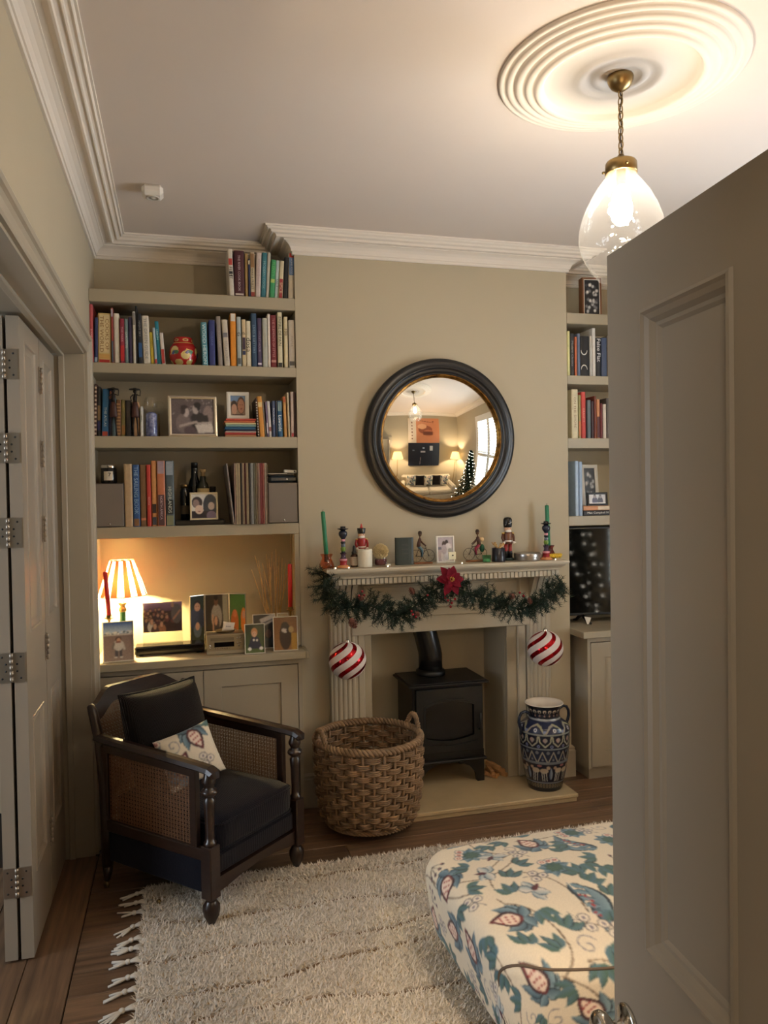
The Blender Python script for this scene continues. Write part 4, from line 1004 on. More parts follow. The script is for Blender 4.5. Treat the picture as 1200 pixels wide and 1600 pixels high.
tone = np.array(lin((224, 214, 200)))*(.86+.22*rn.rand(n, 1)); br = (rn.rand(n) < .03+.25*np.exp(-(dd/.012)**2)); tone[br] = np.array(lin((176, 150, 112)))
o = colour_mesh('pile', V, Fc, np.repeat(tone, 3, 0), print_mat('rug_pile', .95, sheen=.2), rug, False); tag(o, kind='stuff')
rr = random.Random(9)
for i in range(23):
    y0 = D_-.03-i*.082+rr.uniform(-.012, .012); q = MB(); bend = rr.uniform(-.03, .03); kn = (-.03-.01*rr.random(), y0+bend*.4, .012)
    for s_ in range(4):
        yo = y0+(s_-1.5)*.011
        q.tube([(.012, yo, .014), (-.012, (yo+kn[1])/2, .016), kn], [.0045, .0045, .004], 5)
    q.ball(kn, (.011, .010, .009), 8, 6)
    for s_ in range(5):
        e = rr.uniform(-.022, .022); L = rr.uniform(.035, .07); P = [kn, (kn[0]-L*.5, kn[1]+e*.6+bend*.5, .008), (kn[0]-L, kn[1]+e+bend, .0045)]
        q.tube(P, [.0045, .0042, .0034], 5)
    q.build('tassel', M_RUG, rug)
# ------------------------------------------------------------------ books
ORD = 'first second third fourth fifth sixth seventh eighth ninth tenth eleventh twelfth thirteenth fourteenth fifteenth sixteenth seventeenth eighteenth'.split()
_bm = {}
def bmat(c, rough=.5):
    if (c, rough) not in _bm: _bm[c, rough] = mat('book_cloth', c, rough, var=.10, vscale=50)
    return _bm[c, rough]
def make_book(W, H, D, col, bands=(), title=None, tcol=(235, 230, 215), tr=(.12, .88), tsize=.62):
    tb = min(.0024, W*.16); m = MB()
    m.prism([(0, D), (0, .004), (W*.12, .001), (W*.3, 0), (W*.7, 0), (W*.88, .001), (W, .004), (W, D), (W-tb, D), (W-tb, .006), (tb, .006), (tb, D)], 0, H, lambda p, q, w_: (p, q, w_))
    o = m.build('book', bmat(col))
    MB().box(tb, W-tb, .0062, D-.004, .0025, H-.003).build('pages', M_PAGES, o)
    for f0, f1, c in bands:
        MB().box(W*.10, W*.90, -.0006, .0015, H*f0+.0003, H*f1-.0003).build('spine_band', bmat(c), o)
    if title:
        z = H*(tr[0]+tr[1])/2
        words('spine_title', title, H*(tr[1]-tr[0]), W*tsize, bmat(tcol), o, lambda a, b: (W/2+b, -.0009, z-a))
    return o
YB_ = 4.014
def row(zs, ybot, items, where, group, D=.20, Y=YB_):
    prev = -9; pb = None
    for i, it in enumerate(items):
        bl, br, tl, ty, col, desc = it[:6]; ex = it[6] if len(it) > 6 else {}
        y = Y+ex.get('dy', ((i*37) % 5)*.0018)
        x0 = onY(bl, ybot, y).x; x1 = onY(br, ybot, y).x; t = onY(tl, ty, y); H = t.z-zs
        x0 = max(x0, prev+.0004); W = max(.004, x1-x0-.0006); prev = x0+W
        th = math.atan2(t.x-x0, H); th = 0 if abs(th) < .022 else th
        if pb:                                            # never let a leaning book pass through its neighbour
            hm = min(H, pb[3]); th = max(th, math.atan2(pb[0]+pb[1]/math.cos(pb[2])+hm*math.tan(pb[2])-x0+.0003, hm)) if pb[0]+pb[1]/math.cos(pb[2])+hm*math.tan(pb[2]) > x0+hm*math.tan(th) else th
        pb = (x0, W, th, H)
        o = make_book(W, H/max(.9, math.cos(th)), ex.get('D', D), col, ex.get('b', ()), ex.get('t'), ex.get('tc', (236, 230, 214)), ex.get('tr', (.12, .88)), ex.get('ts', .62))
        if th <= 0: o.location = (x0, y, zs+.0003)
        else: o.location = (x0+W-W*math.cos(th), y, zs+.0003+W*math.sin(th))
        o.rotation_euler = (0, th, 0)
        tag(o, f'{desc}, {ORD[i]} from the left {where}', 'book', group)
WHT, CRM, TAN, BLK, NVY, MAR, RED, TEA, GRN = (216, 208, 192), (214, 200, 164), (176, 140, 98), (28, 27, 28), (36, 46, 84), (74, 26, 34), (176, 48, 46), (52, 116, 128), (60, 150, 96)
row(SZ[0], 462, [
 (359, 366.3, 355.5, 389, WHT, 'white book with red and black lettering', dict(b=[(.66, .80, (190, 70, 60)), (.42, .44, BLK), (.47, .53, (70, 70, 70))], t='FEAST', tc=BLK, tr=(.36, .62))),
 (366.5, 382.6, 364.6, 391, (70, 26, 36), 'wide maroon cookery book', dict(t='THE RIVER COOK BOOK', tc=(206, 190, 196), tr=(.12, .9), ts=.36, b=[(.03, .07, (220, 210, 200))])),
 (383.4, 388.4, 383, 396, (168, 138, 88), 'tan book with pale top'),
 (388.6, 391.6, 387, 405, NVY, 'slim navy book', dict(b=[(.86, .97, CRM)])),
 (391.8, 398.8, 391, 394, (206, 192, 160), 'cream and brown book with red foot', dict(b=[(.66, .97, (150, 112, 72)), (.02, .12, (160, 70, 56))], t='BAKE & FREEZE', tc=(60, 48, 36), tr=(.18, .64))),
 (399.2, 407, 401, 394.6, (214, 198, 188), 'pale pink book', dict(t='KITCHEN DIARIES', tc=(180, 150, 150), tr=(.2, .9), ts=.4)),
 (407.6, 415, 410, 394.6, TEA, 'teal book', dict(t='MODERN COOK', tc=(150, 190, 200), tr=(.1, .9), ts=.45)),
 (415.4, 420.6, 418, 395, (190, 186, 172), 'pale grey book'),
 (421.2, 428.6, 424.2, 406, GRN, 'bright green book', dict(b=[(.40, .50, (180, 200, 110))], t='PLENTY', tc=(110, 200, 120), tr=(.55, .95), ts=.5)),
 (429, 434.6, 431.5, 407, (186, 204, 204), 'pale blue book', dict(t='SALT', tc=(90, 110, 130), tr=(.2, .6))),
 (435, 441.6, 437.5, 407.6, CRM, 'cream book with a red foot', dict(b=[(.01, .52, (150, 44, 50))], t='SPICE', tc=CRM, tr=(.08, .48))),
 (442.6, 449, 445, 402, BLK, 'black book in shadow'),
 (450.4, 459.4, 449.5, 395, WHT, 'white and blue book with red top', dict(b=[(.90, .99, (186, 52, 44)), (.52, .90, (82, 120, 176))], t='HOME FOOD', tc=(210, 220, 235), tr=(.54, .88), ts=.45))],
 'on the top left shelf', 'books on the top left alcove shelf')
row(SZ[1], 566, [
 (141.4, 146.6, 141, 475, (186, 84, 88), 'tall pink-red book', dict(t='SUGAR', tc=(230, 190, 190), tr=(.2, .8), ts=.5)),
 (147.4, 152.6, 147.8, 496, (38, 54, 100), 'slim navy book', dict(b=[(.02, .12, (150, 170, 190))])),
 (153.2, 173.6, 153, 489, (206, 180, 118), 'very wide yellow patterned book', dict(b=[(.01, .07, (176, 50, 44)), (.09, .18, (206, 160, 90)), (.2, .97, (216, 196, 150))], t='COOKS OF\nTHE WORLD', tc=(140, 96, 40), tr=(.2, .95), ts=.7)),
 (174.8, 178.2, 173.6, 481, (150, 60, 54), 'thin red and grey book', dict(b=[(.02, .40, (80, 92, 104)), (.84, .98, (180, 170, 180))])),
 (178.8, 187.4, 177.4, 489.5, WHT, 'plain white book'),
 (188.3, 195.2, 186.8, 497.7, (140, 36, 58), 'magenta and red book', dict(b=[(.05, .40, (190, 42, 44))], t='THE PARIS', tc=(220, 170, 180), tr=(.4, .9), ts=.45)),
 (195.6, 201, 193.4, 498, (120, 138, 136), 'grey-green book', dict(t='GARDENING', tc=(220, 224, 220), tr=(.15, .9), ts=.5)),
 (202, 207.4, 200.2, 495, (58, 48, 84), 'purple book'),
 (208.4, 212.8, 205.4, 486.6, (214, 206, 190), 'thin tall white book', dict(b=[(.74, .98, (140, 134, 128))])),
 (213.3, 216.4, 208.8, 478, BLK, 'slim black leaning book'),
 (217, 223.6, 211.8, 490, (34, 36, 44), 'black book with a blue foot', dict(b=[(.13, .42, (36, 84, 140))], t='NIGHT SKY', tc=(150, 150, 150), tr=(.45, .95), ts=.45)),
 (224.3, 235.4, 215.9, 493, WHT, 'wide leaning white book', dict(t='THE GREEN GUIDE', tc=(140, 140, 136), tr=(.1, .95), ts=.42)),
 (236, 241.6, 231, 518.7, (196, 176, 58), 'small yellow book', dict(t='CITY', tc=(90, 90, 60), tr=(.3, .9), ts=.5)),
 (242, 246.2, 235.7, 512, (170, 190, 204), 'thin pale blue book', dict(b=[(.02, .14, (176, 60, 56))])),
 (246.6, 252.5, 239.9, 502, (26, 122, 142), 'bright teal book', dict(t='LISBON', tc=(190, 226, 230), tr=(.5, .88), ts=.5)),
 (253, 258.8, 248.9, 520, (214, 206, 196), 'small white and red book', dict(b=[(.03, .48, (178, 60, 52))]))],
 'left of the red jar', 'books left of the red jar')
row(SZ[1], 571, [
 (316.8, 325.4, 313.8, 503.5, (96, 156, 172), 'light teal book with white capitals', dict(t='WOOD HERON', tc=(220, 232, 232), tr=(.04, .96), ts=.6)),
 (327.3, 336.8, 325.3, 500, (42, 54, 116), 'deep blue book', dict(t='OCEANS', tc=(90, 110, 170), tr=(.3, .9), ts=.35)),
 (341.4, 348.6, 337, 494.5, (148, 138, 132), 'mauve-grey leaning book', dict(t='PORTRAITS', tc=(190, 180, 176), tr=(.2, .9), ts=.4)),
 (351, 359.6, 346.2, 499.5, (204, 194, 178), 'off-white book with a grey mark', dict(b=[(.62, .72, (120, 116, 124))], t='SCULPTURE', tc=(160, 150, 140), tr=(.1, .55), ts=.4)),
 (361, 370, 359.8, 489.5, (226, 146, 44), 'orange book with a white top', dict(b=[(.85, .995, (218, 212, 200))])),
 (371, 377.6, 369.4, 495, (176, 184, 182), 'pale grey-blue book', dict(b=[(.05, .17, (90, 92, 90))], t='G', tc=BLK, tr=(.58, .72), ts=.8)),
 (379, 385, 378, 499, (212, 190, 150), 'cream and dark purple book', dict(b=[(.25, .34, NVY), (.36, .62, (56, 40, 60))], t='d', tc=BLK, tr=(.64, .78), ts=.9)),
 (385.6, 393, 384.3, 501.5, (226, 216, 190), 'cream book with black lettering', dict(t='dosa', tc=BLK, tr=(.28, .68), ts=.95)),
 (393.6, 402, 391.4, 489.5, (40, 70, 100), 'dark blue book', dict(t='LIVES & LETTERS', tc=(130, 160, 184), tr=(.12, .92), ts=.42)),
 (402.6, 410, 401, 497, (64, 54, 88), 'dusky purple book', dict(b=[(.05, .09, (230, 220, 230))], t='VIOLET HOUR', tc=(140, 130, 160), tr=(.15, .9), ts=.4)),
 (411, 418.6, 408.6, 497, (182, 184, 172), 'pale sage book', dict(t='MEADOW', tc=(150, 152, 140), tr=(.2, .9), ts=.35)),
 (419, 423.2, 416.9, 490.5, (224, 212, 198), 'thin white book'),
 (423.6, 432.8, 421.6, 492, (112, 26, 36), 'dark red book', dict(t='THE ELEMENTS OF STYLE', tc=(196, 140, 140), tr=(.2, .94), ts=.36, b=[(.10, .15, (180, 130, 120))])),
 (434.5, 442, 434, 488, (208, 198, 166), 'cream book with a black foot', dict(b=[(.01, .09, BLK)], t='EMPIRE OF PAIN', tc=(40, 36, 34), tr=(.4, .92), ts=.6)),
 (444.6, 450.6, 443.2, 495, (216, 202, 164), 'cream book numbered one hundred', dict(t='100', tc=(96, 60, 50), tr=(.62, .78), ts=.75)),
 (452, 461.6, 451.6, 500, (206, 198, 186), 'wide off-white book', dict(b=[(.05, .14, (70, 70, 70))], t='PAPER', tc=(170, 162, 156), tr=(.3, .8), ts=.35))],
 'right of the red jar', 'books right of the red jar')
row(SZ[2], 680, [
 (142.9, 146.4, 143, 600, (150, 126, 112), 'thin book with a spiral binding', dict(b=[(.02+.06*k, .05+.06*k, (60, 40, 36)) for k in range(16)])),
 (146.9, 151.2, 147.5, 600, (84, 54, 46), 'brown book with cream stripes', dict(b=[(.03+.08*k, .07+.08*k, (200, 180, 160)) for k in range(12)])),
 (152.2, 157.6, 152, 604, (40, 38, 36), 'black book with a tan band', dict(b=[(.32, .62, (130, 104, 70)), (.12, .30, (40, 40, 84))])),
 (158.8, 169.4, 160.3, 608, (44, 104, 152), 'bright blue book with a red foot', dict(b=[(.005, .10, (186, 80, 64))], t='THE ATLAS', tc=(200, 220, 232), tr=(.2, .62), ts=.35)),
 (170, 174, 170.4, 609, (40, 44, 78), 'navy book with an orange top', dict(b=[(.80, .97, (178, 110, 76))])),
 (174.5, 180.8, 175, 622.5, (104, 128, 130), 'pale teal book'),
 (181.4, 189, 181.4, 624.7, (118, 82, 52), 'brown striped book', dict(b=[(.05+.09*k, .09+.09*k, (170, 130, 84)) for k in range(10)])),
 (189.4, 196.2, 189.4, 624.7, (120, 112, 66), 'olive book', dict(b=[(.05, .3, (150, 110, 60))])),
 (197, 205.6, 197, 625.7, (46, 42, 42), 'dark grey book'),
 (207.4, 218, 207.4, 628, (178, 138, 98), 'pair-wide tan book', dict(b=[(.02, .98, (186, 146, 104))])),
 (219.4, 224, 219.4, 635, (212, 208, 200), 'slim white book', dict(t='HAIKU', tc=BLK, tr=(.3, .9), ts=.5))],
 'on the third left shelf', 'books at the left of the third shelf')
row(SZ[2], 682, [
 (403, 405.8, 398.8, 622.5, (60, 40, 34), 'thin dark leaning book', dict(b=[(.04+.07*k, .07+.07*k, (210, 200, 184)) for k in range(13)])),
 (406.4, 414.2, 401, 619.7, (204, 142, 62), 'orange leaning book', dict(b=[(.74, .86, (222, 196, 140))])),
 (414.6, 417, 409.4, 629, (140, 140, 132), 'thin grey book'),
 (417.6, 420.4, 413.9, 627.6, (120, 104, 130), 'thin mauve book', dict(b=[(.1, .4, (210, 200, 205))])),
 (420.8, 425.4, 416.8, 627, (214, 210, 206), 'white leaning book', dict(b=[(.16, .28, (130, 80, 80))])),
 (426, 430.6, 423.9, 626.4, (70, 84, 116), 'blue-grey book with white lettering', dict(t='MOUNTAIN', tc=(220, 220, 224), tr=(.2, .95), ts=.6)),
 (431, 434.2, 430, 626, (30, 32, 46), 'thin black book'),
 (434.7, 442.4, 432.4, 626.4, (40, 90, 130), 'blue book with white lettering', dict(b=[(.72, .97, (120, 146, 150))], t='Lowside', tc=(228, 232, 232), tr=(.16, .6), ts=.75)),
 (444.4, 449, 441.6, 619.7, (204, 150, 84), 'orange-tan book', dict(b=[(.86, .99, (190, 90, 50))])),
 (450.6, 454, 447.7, 613.5, (206, 192, 158), 'thin cream book'),
 (455.2, 459.8, 453.2, 612, (214, 196, 190), 'pinkish white book with a red foot', dict(b=[(.01, .09, (186, 70, 80))])),
 (460.2, 463.4, 460, 612.4, (66, 38, 40), 'thin dark brown book')],
 'right of the flat stack', 'books at the right of the third shelf')
row(SZ[3], 821.5, [
 (195.4, 208, 195.2, 725, (190, 164, 128), 'thick plain tan book'),
 (208.8, 219.2, 208.6, 726.3, (46, 86, 142), 'blue book with white lettering', dict(b=[(.01, .13, (140, 100, 64))], t='THE SAILING BOOK', tc=(150, 180, 206), tr=(.2, .97), ts=.6)),
 (220.2, 229.8, 220.2, 726.3, (124, 92, 60), 'brown book with a cream edge', dict(b=[(.1, .14, (190, 120, 90))])),
 (230.4, 237, 230.4, 726.3, (194, 66, 56), 'red book', dict(t='ROMA', tc=(226, 170, 160), tr=(.2, .62), ts=.4)),
 (238, 246, 238, 720, (196, 140, 86), 'orange-tan book with dark shapes', dict(b=[(.02, .14, (60, 60, 74)), (.20, .34, (60, 44, 40))])),
 (246.8, 259.2, 246.8, 720, (196, 120, 84), 'orange and brown wide book', dict(b=[(.01, .48, (84, 58, 60)), (.8, .995, (160, 140, 150))], t='NORTH AFRICA', tc=(210, 190, 196), tr=(.1, .46), ts=.4)),
 (259.8, 273.2, 259.8, 720, (78, 92, 98), 'grey-green wide book with pale top', dict(b=[(.01, .16, (130, 134, 104)), (.18, .4, (24, 32, 32)), (.78, .99, (150, 160, 170))], t='HIGHLANDS', tc=(206, 210, 200), tr=(.2, .6), ts=.4))],
 'on the lowest left shelf', 'books on the lowest left shelf', D=.235)
# right alcove
row(SZ[1], 586.7, [
 (886.8, 891.4, 886.6, 517.4, (214, 212, 150), 'pale yellow thin book'),
 (891.8, 898, 891.6, 521, (46, 44, 46), 'black book with grey lettering', dict(t='Modern Classics', tc=(150, 150, 150), tr=(.2, .85), ts=.5)),
 (898.6, 902.2, 897.6, 526.4, (200, 110, 74), 'thin orange book'),
 (902.6, 907.4, 900.6, 521, (104, 116, 140), 'blue-grey book'),
 (908, 921.6, 908, 525, (24, 23, 24), 'wide black book with white arcs'),
 (922, 925.6, 922, 525, (206, 202, 194), 'thin white book'),
 (926, 931.4, 926, 512.8, (220, 216, 208), 'tall white book'),
 (932, 940, 932, 527.7, (34, 36, 42), 'black book with bold white lettering', dict(t='False Flat', tc=(232, 232, 232), tr=(.38, .97), ts=.7)),
 (940.4, 949, 940.4, 527.7, (62, 78, 108), 'navy book', dict(b=[])),
 (949.6, 958, 949.6, 524, (120, 110, 96), 'grey-brown book behind the door edge')],
 'on the second right shelf', 'books on the second right shelf')
bk5 = [o for o in bpy.data.objects if o.get('label', '').startswith('wide black book with white arcs')][0]
for sgn, zc in ((1, .038), (1, .15)):
    W5 = .040
    for r in (.0,):
        pts = [(W5/2+.019*math.cos(a), -.0012, zc+(.026*math.sin(a))*(1 if zc > .1 else 1)) for a in ([PI*k/10 for k in range(11)] if zc < .1 else [PI+PI*k/10 for k in range(11)])]
        MB().tube(pts, [.0012+.0025*math.sin(PI*k/10) for k in range(11)], 6, flat=.2).build('cover_arc', bmat((226, 224, 218)), bk5)
row(SZ[2], 683.6, [
 (894, 904, 894, 608.5, (216, 206, 172), 'thick cream book', dict(t='ON THE SHORE', tc=(150, 120, 90), tr=(.15, .9), ts=.35)),
 (904.4, 908.6, 904.4, 617.4, (150, 144, 90), 'green and orange book', dict(b=[(.05, .4, (190, 120, 70))])),
 (909, 916, 909, 612.3, (196, 70, 62), 'red book', dict(t='GRAVITY', tc=(230, 170, 150), tr=(.1, .9), ts=.4)),
 (918.6, 924, 918.6, 625, (96, 110, 116), 'grey-blue book'),
 (924.4, 928.6, 924.4, 627, (60, 36, 42), 'dark plum book'),
 (929.2, 932.6, 929.2, 618.7, (120, 62, 48), 'red-brown book'),
 (933, 938, 932, 624, (206, 140, 96), 'orange book with a dark foot', dict(b=[(.02, .56, (90, 40, 40))])),
 (938.4, 942.4, 938.4, 630, (104, 34, 36), 'dark red book'),
 (943, 948, 941.6, 631.5, (218, 206, 190), 'leaning white book'),
 (948.6, 956, 948.6, 622, (90, 84, 80), 'grey book behind the door edge')],
 'on the third right shelf', 'books on the third right shelf')
row(SZ[3], 807, [
 (899.8, 905, 899.6, 720.5, (168, 190, 214), 'tall pale blue folder', dict(D=.22)),
 (905.6, 911, 905.2, 721.5, (150, 172, 200), 'tall blue-grey folder', dict(D=.22))],
 'on the lowest right shelf', 'folders on the lowest right shelf')
def flat_stack(zs, x0, x1, y, D, items, where, group):
    z = zs+.0004
    for i, (h, col, desc, ex) in enumerate(items):
        o = make_book(h, x1-x0-ex.get('s', 0), D, col, ex.get('b', ()), ex.get('t'), ex.get('tc', (230, 226, 214)), ex.get('tr', (.2, .8)), .5)
        o.rotation_euler = (0, -PI/2, 0)                  # spine along x
        o.location = (x1-ex.get('s2', 0), y+ex.get('dy', 0), z); z += h+.0004
        tag(o, f'{desc} lying flat, {ORD[i]} from the bottom {where}', 'book', group)
    return z
a_, b_ = onY(352.6, 682, 4.02).x, onY(400.6, 682, 4.02).x
ztop = flat_stack(SZ[2], a_, b_, 4.02, .13, [(.011, (178, 132, 96), 'tan book', {}), (.011, (172, 62, 56), 'red book', {'s2': .002}), (.006, (216, 200, 190), 'pale pink book', {}), (.008, (60, 50, 70), 'dark plum book', {'s': .006}),
  (.014, (34, 86, 122), 'deep blue book', {'s2': .003}), (.012, (128, 158, 154), 'sage green book', {'s': .003}), (.008, (222, 208, 160), 'cream book', {}), (.010, (190, 104, 68), 'orange book', {'s2': .004}), (.011, (176, 68, 54), 'brick red book', {'s': .004})],
  'under the white frame', 'flat books under the white frame')
a_, b_ = onY(912, 806, 4.015).x, onY(957, 806, 4.015).x
ztr = flat_stack(SZ[3], a_, b_, 4.015, .17, [(.030, (40, 40, 44), 'black book with white lettering', {'t': 'Max Campbell IV', 'tr': (.08, .92)}), (.026, (206, 150, 110), 'orange-tan book', {'b': [(.05, .5, (224, 206, 180))]})], 'on the lowest right shelf', 'flat books on the lowest right shelf')

# ------------------------------------------------------------------ framed photographs
def frame(label, px_bl, px_br, ytop, ybot, Y, zs, bw, fmat, paint, lean=.12, yaw=0., depth=.010, mount=0, mcol=(232, 226, 214), name='framed_photo', group=None, sink=.003):
    """a real frame: mitred border, print, back board and strut; its foot stands at depth Y"""
    a = onY(px_bl, ybot, Y); b = onY(px_br, ybot, Y); W = (b.x-a.x)/math.cos(yaw); H = (onY((px_bl+px_br)/2, ytop, Y+.03).z-zs)/math.cos(lean)
    th = thing(name, label, 'picture frame', ((a.x+b.x)/2, Y, zs+.0006), (0, 0, yaw), group)
    T = Matrix.Rotation(-lean, 4, 'X'); to = lambda u, v, d: tuple(T @ Vector((u, d, v)))
    MB().ring(-W/2, W/2, 0, H, [(0, depth), (0, .001), (.001, 0), (bw*.5, -.0012), (bw-.001, 0), (bw, .001), (bw, sink)], to, False).build('frame', fmat, th)
    w2, h2 = W-2*bw, H-2*bw
    if mount:
        m = MB(); m.ring(-w2/2, w2/2, bw, bw+h2, [(0, sink), (mount, sink), (mount, sink+.001)], to, False); m.build('mount', mat('mount_board', mcol, .8), th); w2 -= 2*mount; h2 -= 2*mount
    if paint:
        p = Pic(w2, h2, max(w2, h2)/72, (90, 84, 80)); paint(p, w2, h2); p.soft(1); p.speck(int(W*9e4) % 999, .35); p.soft(1)
        o = pic_plane('photograph', p, th, -w2/2, 0, 0); o.matrix_local = T @ Matrix.Translation((0, sink+.0012, bw+mount))
    MB().ring(-W/2, W/2, 0, H, [(0, depth), (.004, depth+.0005)], to, True).build('back_board', M_BLACK, th)
    s0 = to(0, H*.62, depth); k = s0[1]+H*.10
    MB().add([(-.018, s0[1], s0[2]), (.018, s0[1], s0[2]), (.02, k+H*.16, 0), (-.02, k+H*.16, 0), (-.018, s0[1]+.003, s0[2]), (.018, s0[1]+.003, s0[2]), (.02, k+H*.16+.003, 0), (-.02, k+H*.16+.003, 0)], [(0, 1, 2, 3), (7, 6, 5, 4), (0, 3, 7, 4), (1, 5, 6, 2), (3, 2, 6, 7)]).build('strut', M_BLACK, th)
    return th
SK, HR = (190, 148, 124), (44, 34, 32)
def ph_couple(p, w, h):
    p.rect(0, w, 0, h, (96, 86, 88)); rn = random.Random(2)
    for _ in range(26): p.ell(rn.uniform(0, w), rn.uniform(h*.55, h), w*.012, w*.012, (200, 192, 192), al=.8)
    p.ell(w*.86, h*.5, w*.12, h*.32, (140, 124, 120)); p.poly([(w*.45, h*.5), (w*.85, h*.55), (w*.9, h*.2), (w*.5, h*.05)], (50, 46, 48))
    p.ell(w*.62, h*.46, w*.16, h*.18, (52, 48, 50)); p.ell(w*.57, h*.72, w*.075, h*.15, (176, 164, 160)); p.ell(w*.61, h*.83, w*.085, h*.09, (40, 36, 36)); p.ell(w*.64, h*.76, w*.04, h*.1, (44, 40, 40))
    p.ell(w*.27, h*.3, w*.17, h*.28, (120, 108, 108)); p.ell(w*.34, h*.62, w*.07, h*.14, (184, 172, 168)); p.ell(w*.27, h*.68, w*.06, h*.13, (66, 56, 56)); p.ell(w*.3, h*.77, w*.09, h*.06, (60, 50, 50))
    p.poly([(w*.55, h*.26), (w*.95, h*.3), (w*.98, h*.05), (w*.62, h*.02)], (206, 198, 190)); p.line([(w*.2, h*.22), (w*.42, h*.30), (w*.58, h*.34)], h*.07, (170, 158, 152)); p.line([(w*.92, h*.33), (w*.62, h*.30)], h*.06, (176, 164, 158)); p.ell(w*.42, h*.1, w*.14, h*.12, (90, 76, 80))
frame('black and white photograph of a dancing couple in a wide silver frame', 263.7, 340.3, 619, 680.8, 4.03, SZ[2], .016, M_SILVER, ph_couple, .13, .04)
def ph_two(p, w, h):
    p.rect(0, w, 0, h, (150, 128, 110)); p.rect(0, w, h*.72, h, (110, 140, 180)); p.ell(w*.24, h*.42, w*.24, h*.34, (60, 48, 44)); p.ell(w*.25, h*.32, w*.19, h*.26, SK); p.ell(w*.72, h*.52, w*.27, h*.44, (84, 64, 54)); p.ell(w*.72, h*.48, w*.23, h*.36, (176, 128, 104)); p.rect(w*.1, w*.9, 0, h*.06, (60, 40, 40)); p.ell(w*.66, h*.54, w*.03, h*.02, HR); p.ell(w*.8, h*.54, w*.03, h*.02, HR); p.ell(w*.73, h*.34, w*.07, h*.025, (120, 60, 56))
frame('small white frame of two faces on the stack of flat books', 354.6, 389.4, 613.5, 647.2, 4.06, ztop, .0195, M_WHITE, ph_two, .06, 0, .014)
def ph_three(p, w, h):
    p.rect(0, w, 0, h, (222, 218, 210)); p.ell(w*.76, h*.5, w*.3, h*.5, (64, 70, 80)); p.ell(w*.22, h*.66, w*.22, h*.24, (60, 54, 60)); p.ell(w*.18, h*.62, w*.13, h*.17, (150, 128, 126)); p.rect(0, w*.95, 0, h*.3, (50, 42, 50)); p.ell(w*.3, h*.36, w*.17, h*.19, (222, 196, 180)); p.ell(w*.8, h*.5, w*.13, h*.16, (196, 178, 170)); p.ell(w*.3, h*.28, w*.06, h*.02, (150, 80, 80)); p.ell(w*.8, h*.1, w*.2, h*.2, (120, 104, 124))
frame('cream square frame of three faces in front of the bottles', 297.2, 341, 769.6, 812, 4.035, SZ[3]+.026, .009, mat('cream_frame', (218, 204, 170), .5), ph_three, .05, 0, .016)
def ph_beach(p, w, h):
    p.grad(0, h*.72, (150, 132, 124), (122, 104, 100)); p.grad(h*.7, h, (190, 210, 226), (52, 86, 150)); rn = random.Random(3)
    for _ in range(26): p.ell(rn.uniform(0, w), h*(.70+.05*rn.random()), w*.05, h*.022, rn.choice([(210, 214, 214), (90, 110, 120), (230, 228, 220)]))
    p.rect(0, w, h*.66, h*.685, (200, 190, 180)); x = w*.5
    p.rect(x-w*.13, x-w*.015, h*.10, h*.30, (78, 76, 84)); p.rect(x+w*.02, x+w*.13, h*.10, h*.30, (78, 74, 82)); p.ell(x-w*.09, h*.09, w*.05, h*.02, (224, 220, 214)); p.ell(x+w*.1, h*.09, w*.05, h*.02, (224, 220, 214))
    p.ell(x, h*.40, w*.18, h*.14, (196, 192, 186)); p.line([(x-w*.15, h*.46), (x-w*.2, h*.32)], w*.07, (110, 104, 100)); p.line([(x+w*.14, h*.46), (x+w*.2, h*.30)], w*.07, (190, 186, 182)); p.ell(x, h*.55, w*.10, h*.075, (66, 50, 46)); p.ell(x+w*.01, h*.535, w*.07, h*.055, SK); p.ell(x, h*.485, w*.10, h*.022, (120, 60, 56))
frame('thin white frame of a child on a beach, at the niche left end', 161.5, 210, 971, 1035, 3.90, .856, .0045, M_WHITE, ph_beach, .14, .10)
def ph_crowd(p, w, h):
    p.rect(0, w, 0, h, (64, 44, 50)); p.grad(h*.7, h, (110, 80, 110), (150, 120, 150)); rn = random.Random(11)
    for i in range(30):
        x, y = rn.uniform(.03, .78)*w, rn.uniform(.38, .78)*h; s_ = .05*w*(1.5-y/h); p.ell(x, y-s_*1.4, s_*1.3, s_*1.5, rn.choice([(90, 50, 60), (60, 50, 70), (120, 70, 70), (50, 40, 44)])); p.ell(x, y, s_, s_*1.25, HR); p.ell(x, y-s_*.2, s_*.75, s_, rn.choice([SK, (200, 150, 130), (160, 110, 96)]))
    for x, y, c in ((.22, .36, (210, 200, 196)), (.47, .26, (176, 120, 90)), (.3, .2, (90, 60, 66))): p.ell(w*x, h*(y-.18), w*.11, h*.2, c); p.ell(w*x, h*y, w*.052, h*.12, (60, 40, 36)); p.ell(w*x, h*(y-.01), w*.042, h*.1, (214, 164, 140))
    p.ell(w*.86, h*.6, w*.14, h*.34, (110, 104, 108)); p.ell(w*.76, h*.9, w*.04, h*.09, SK); p.line([(w*.95, h*.7), (w*.78, h*.42)], w*.05, (190, 140, 120))
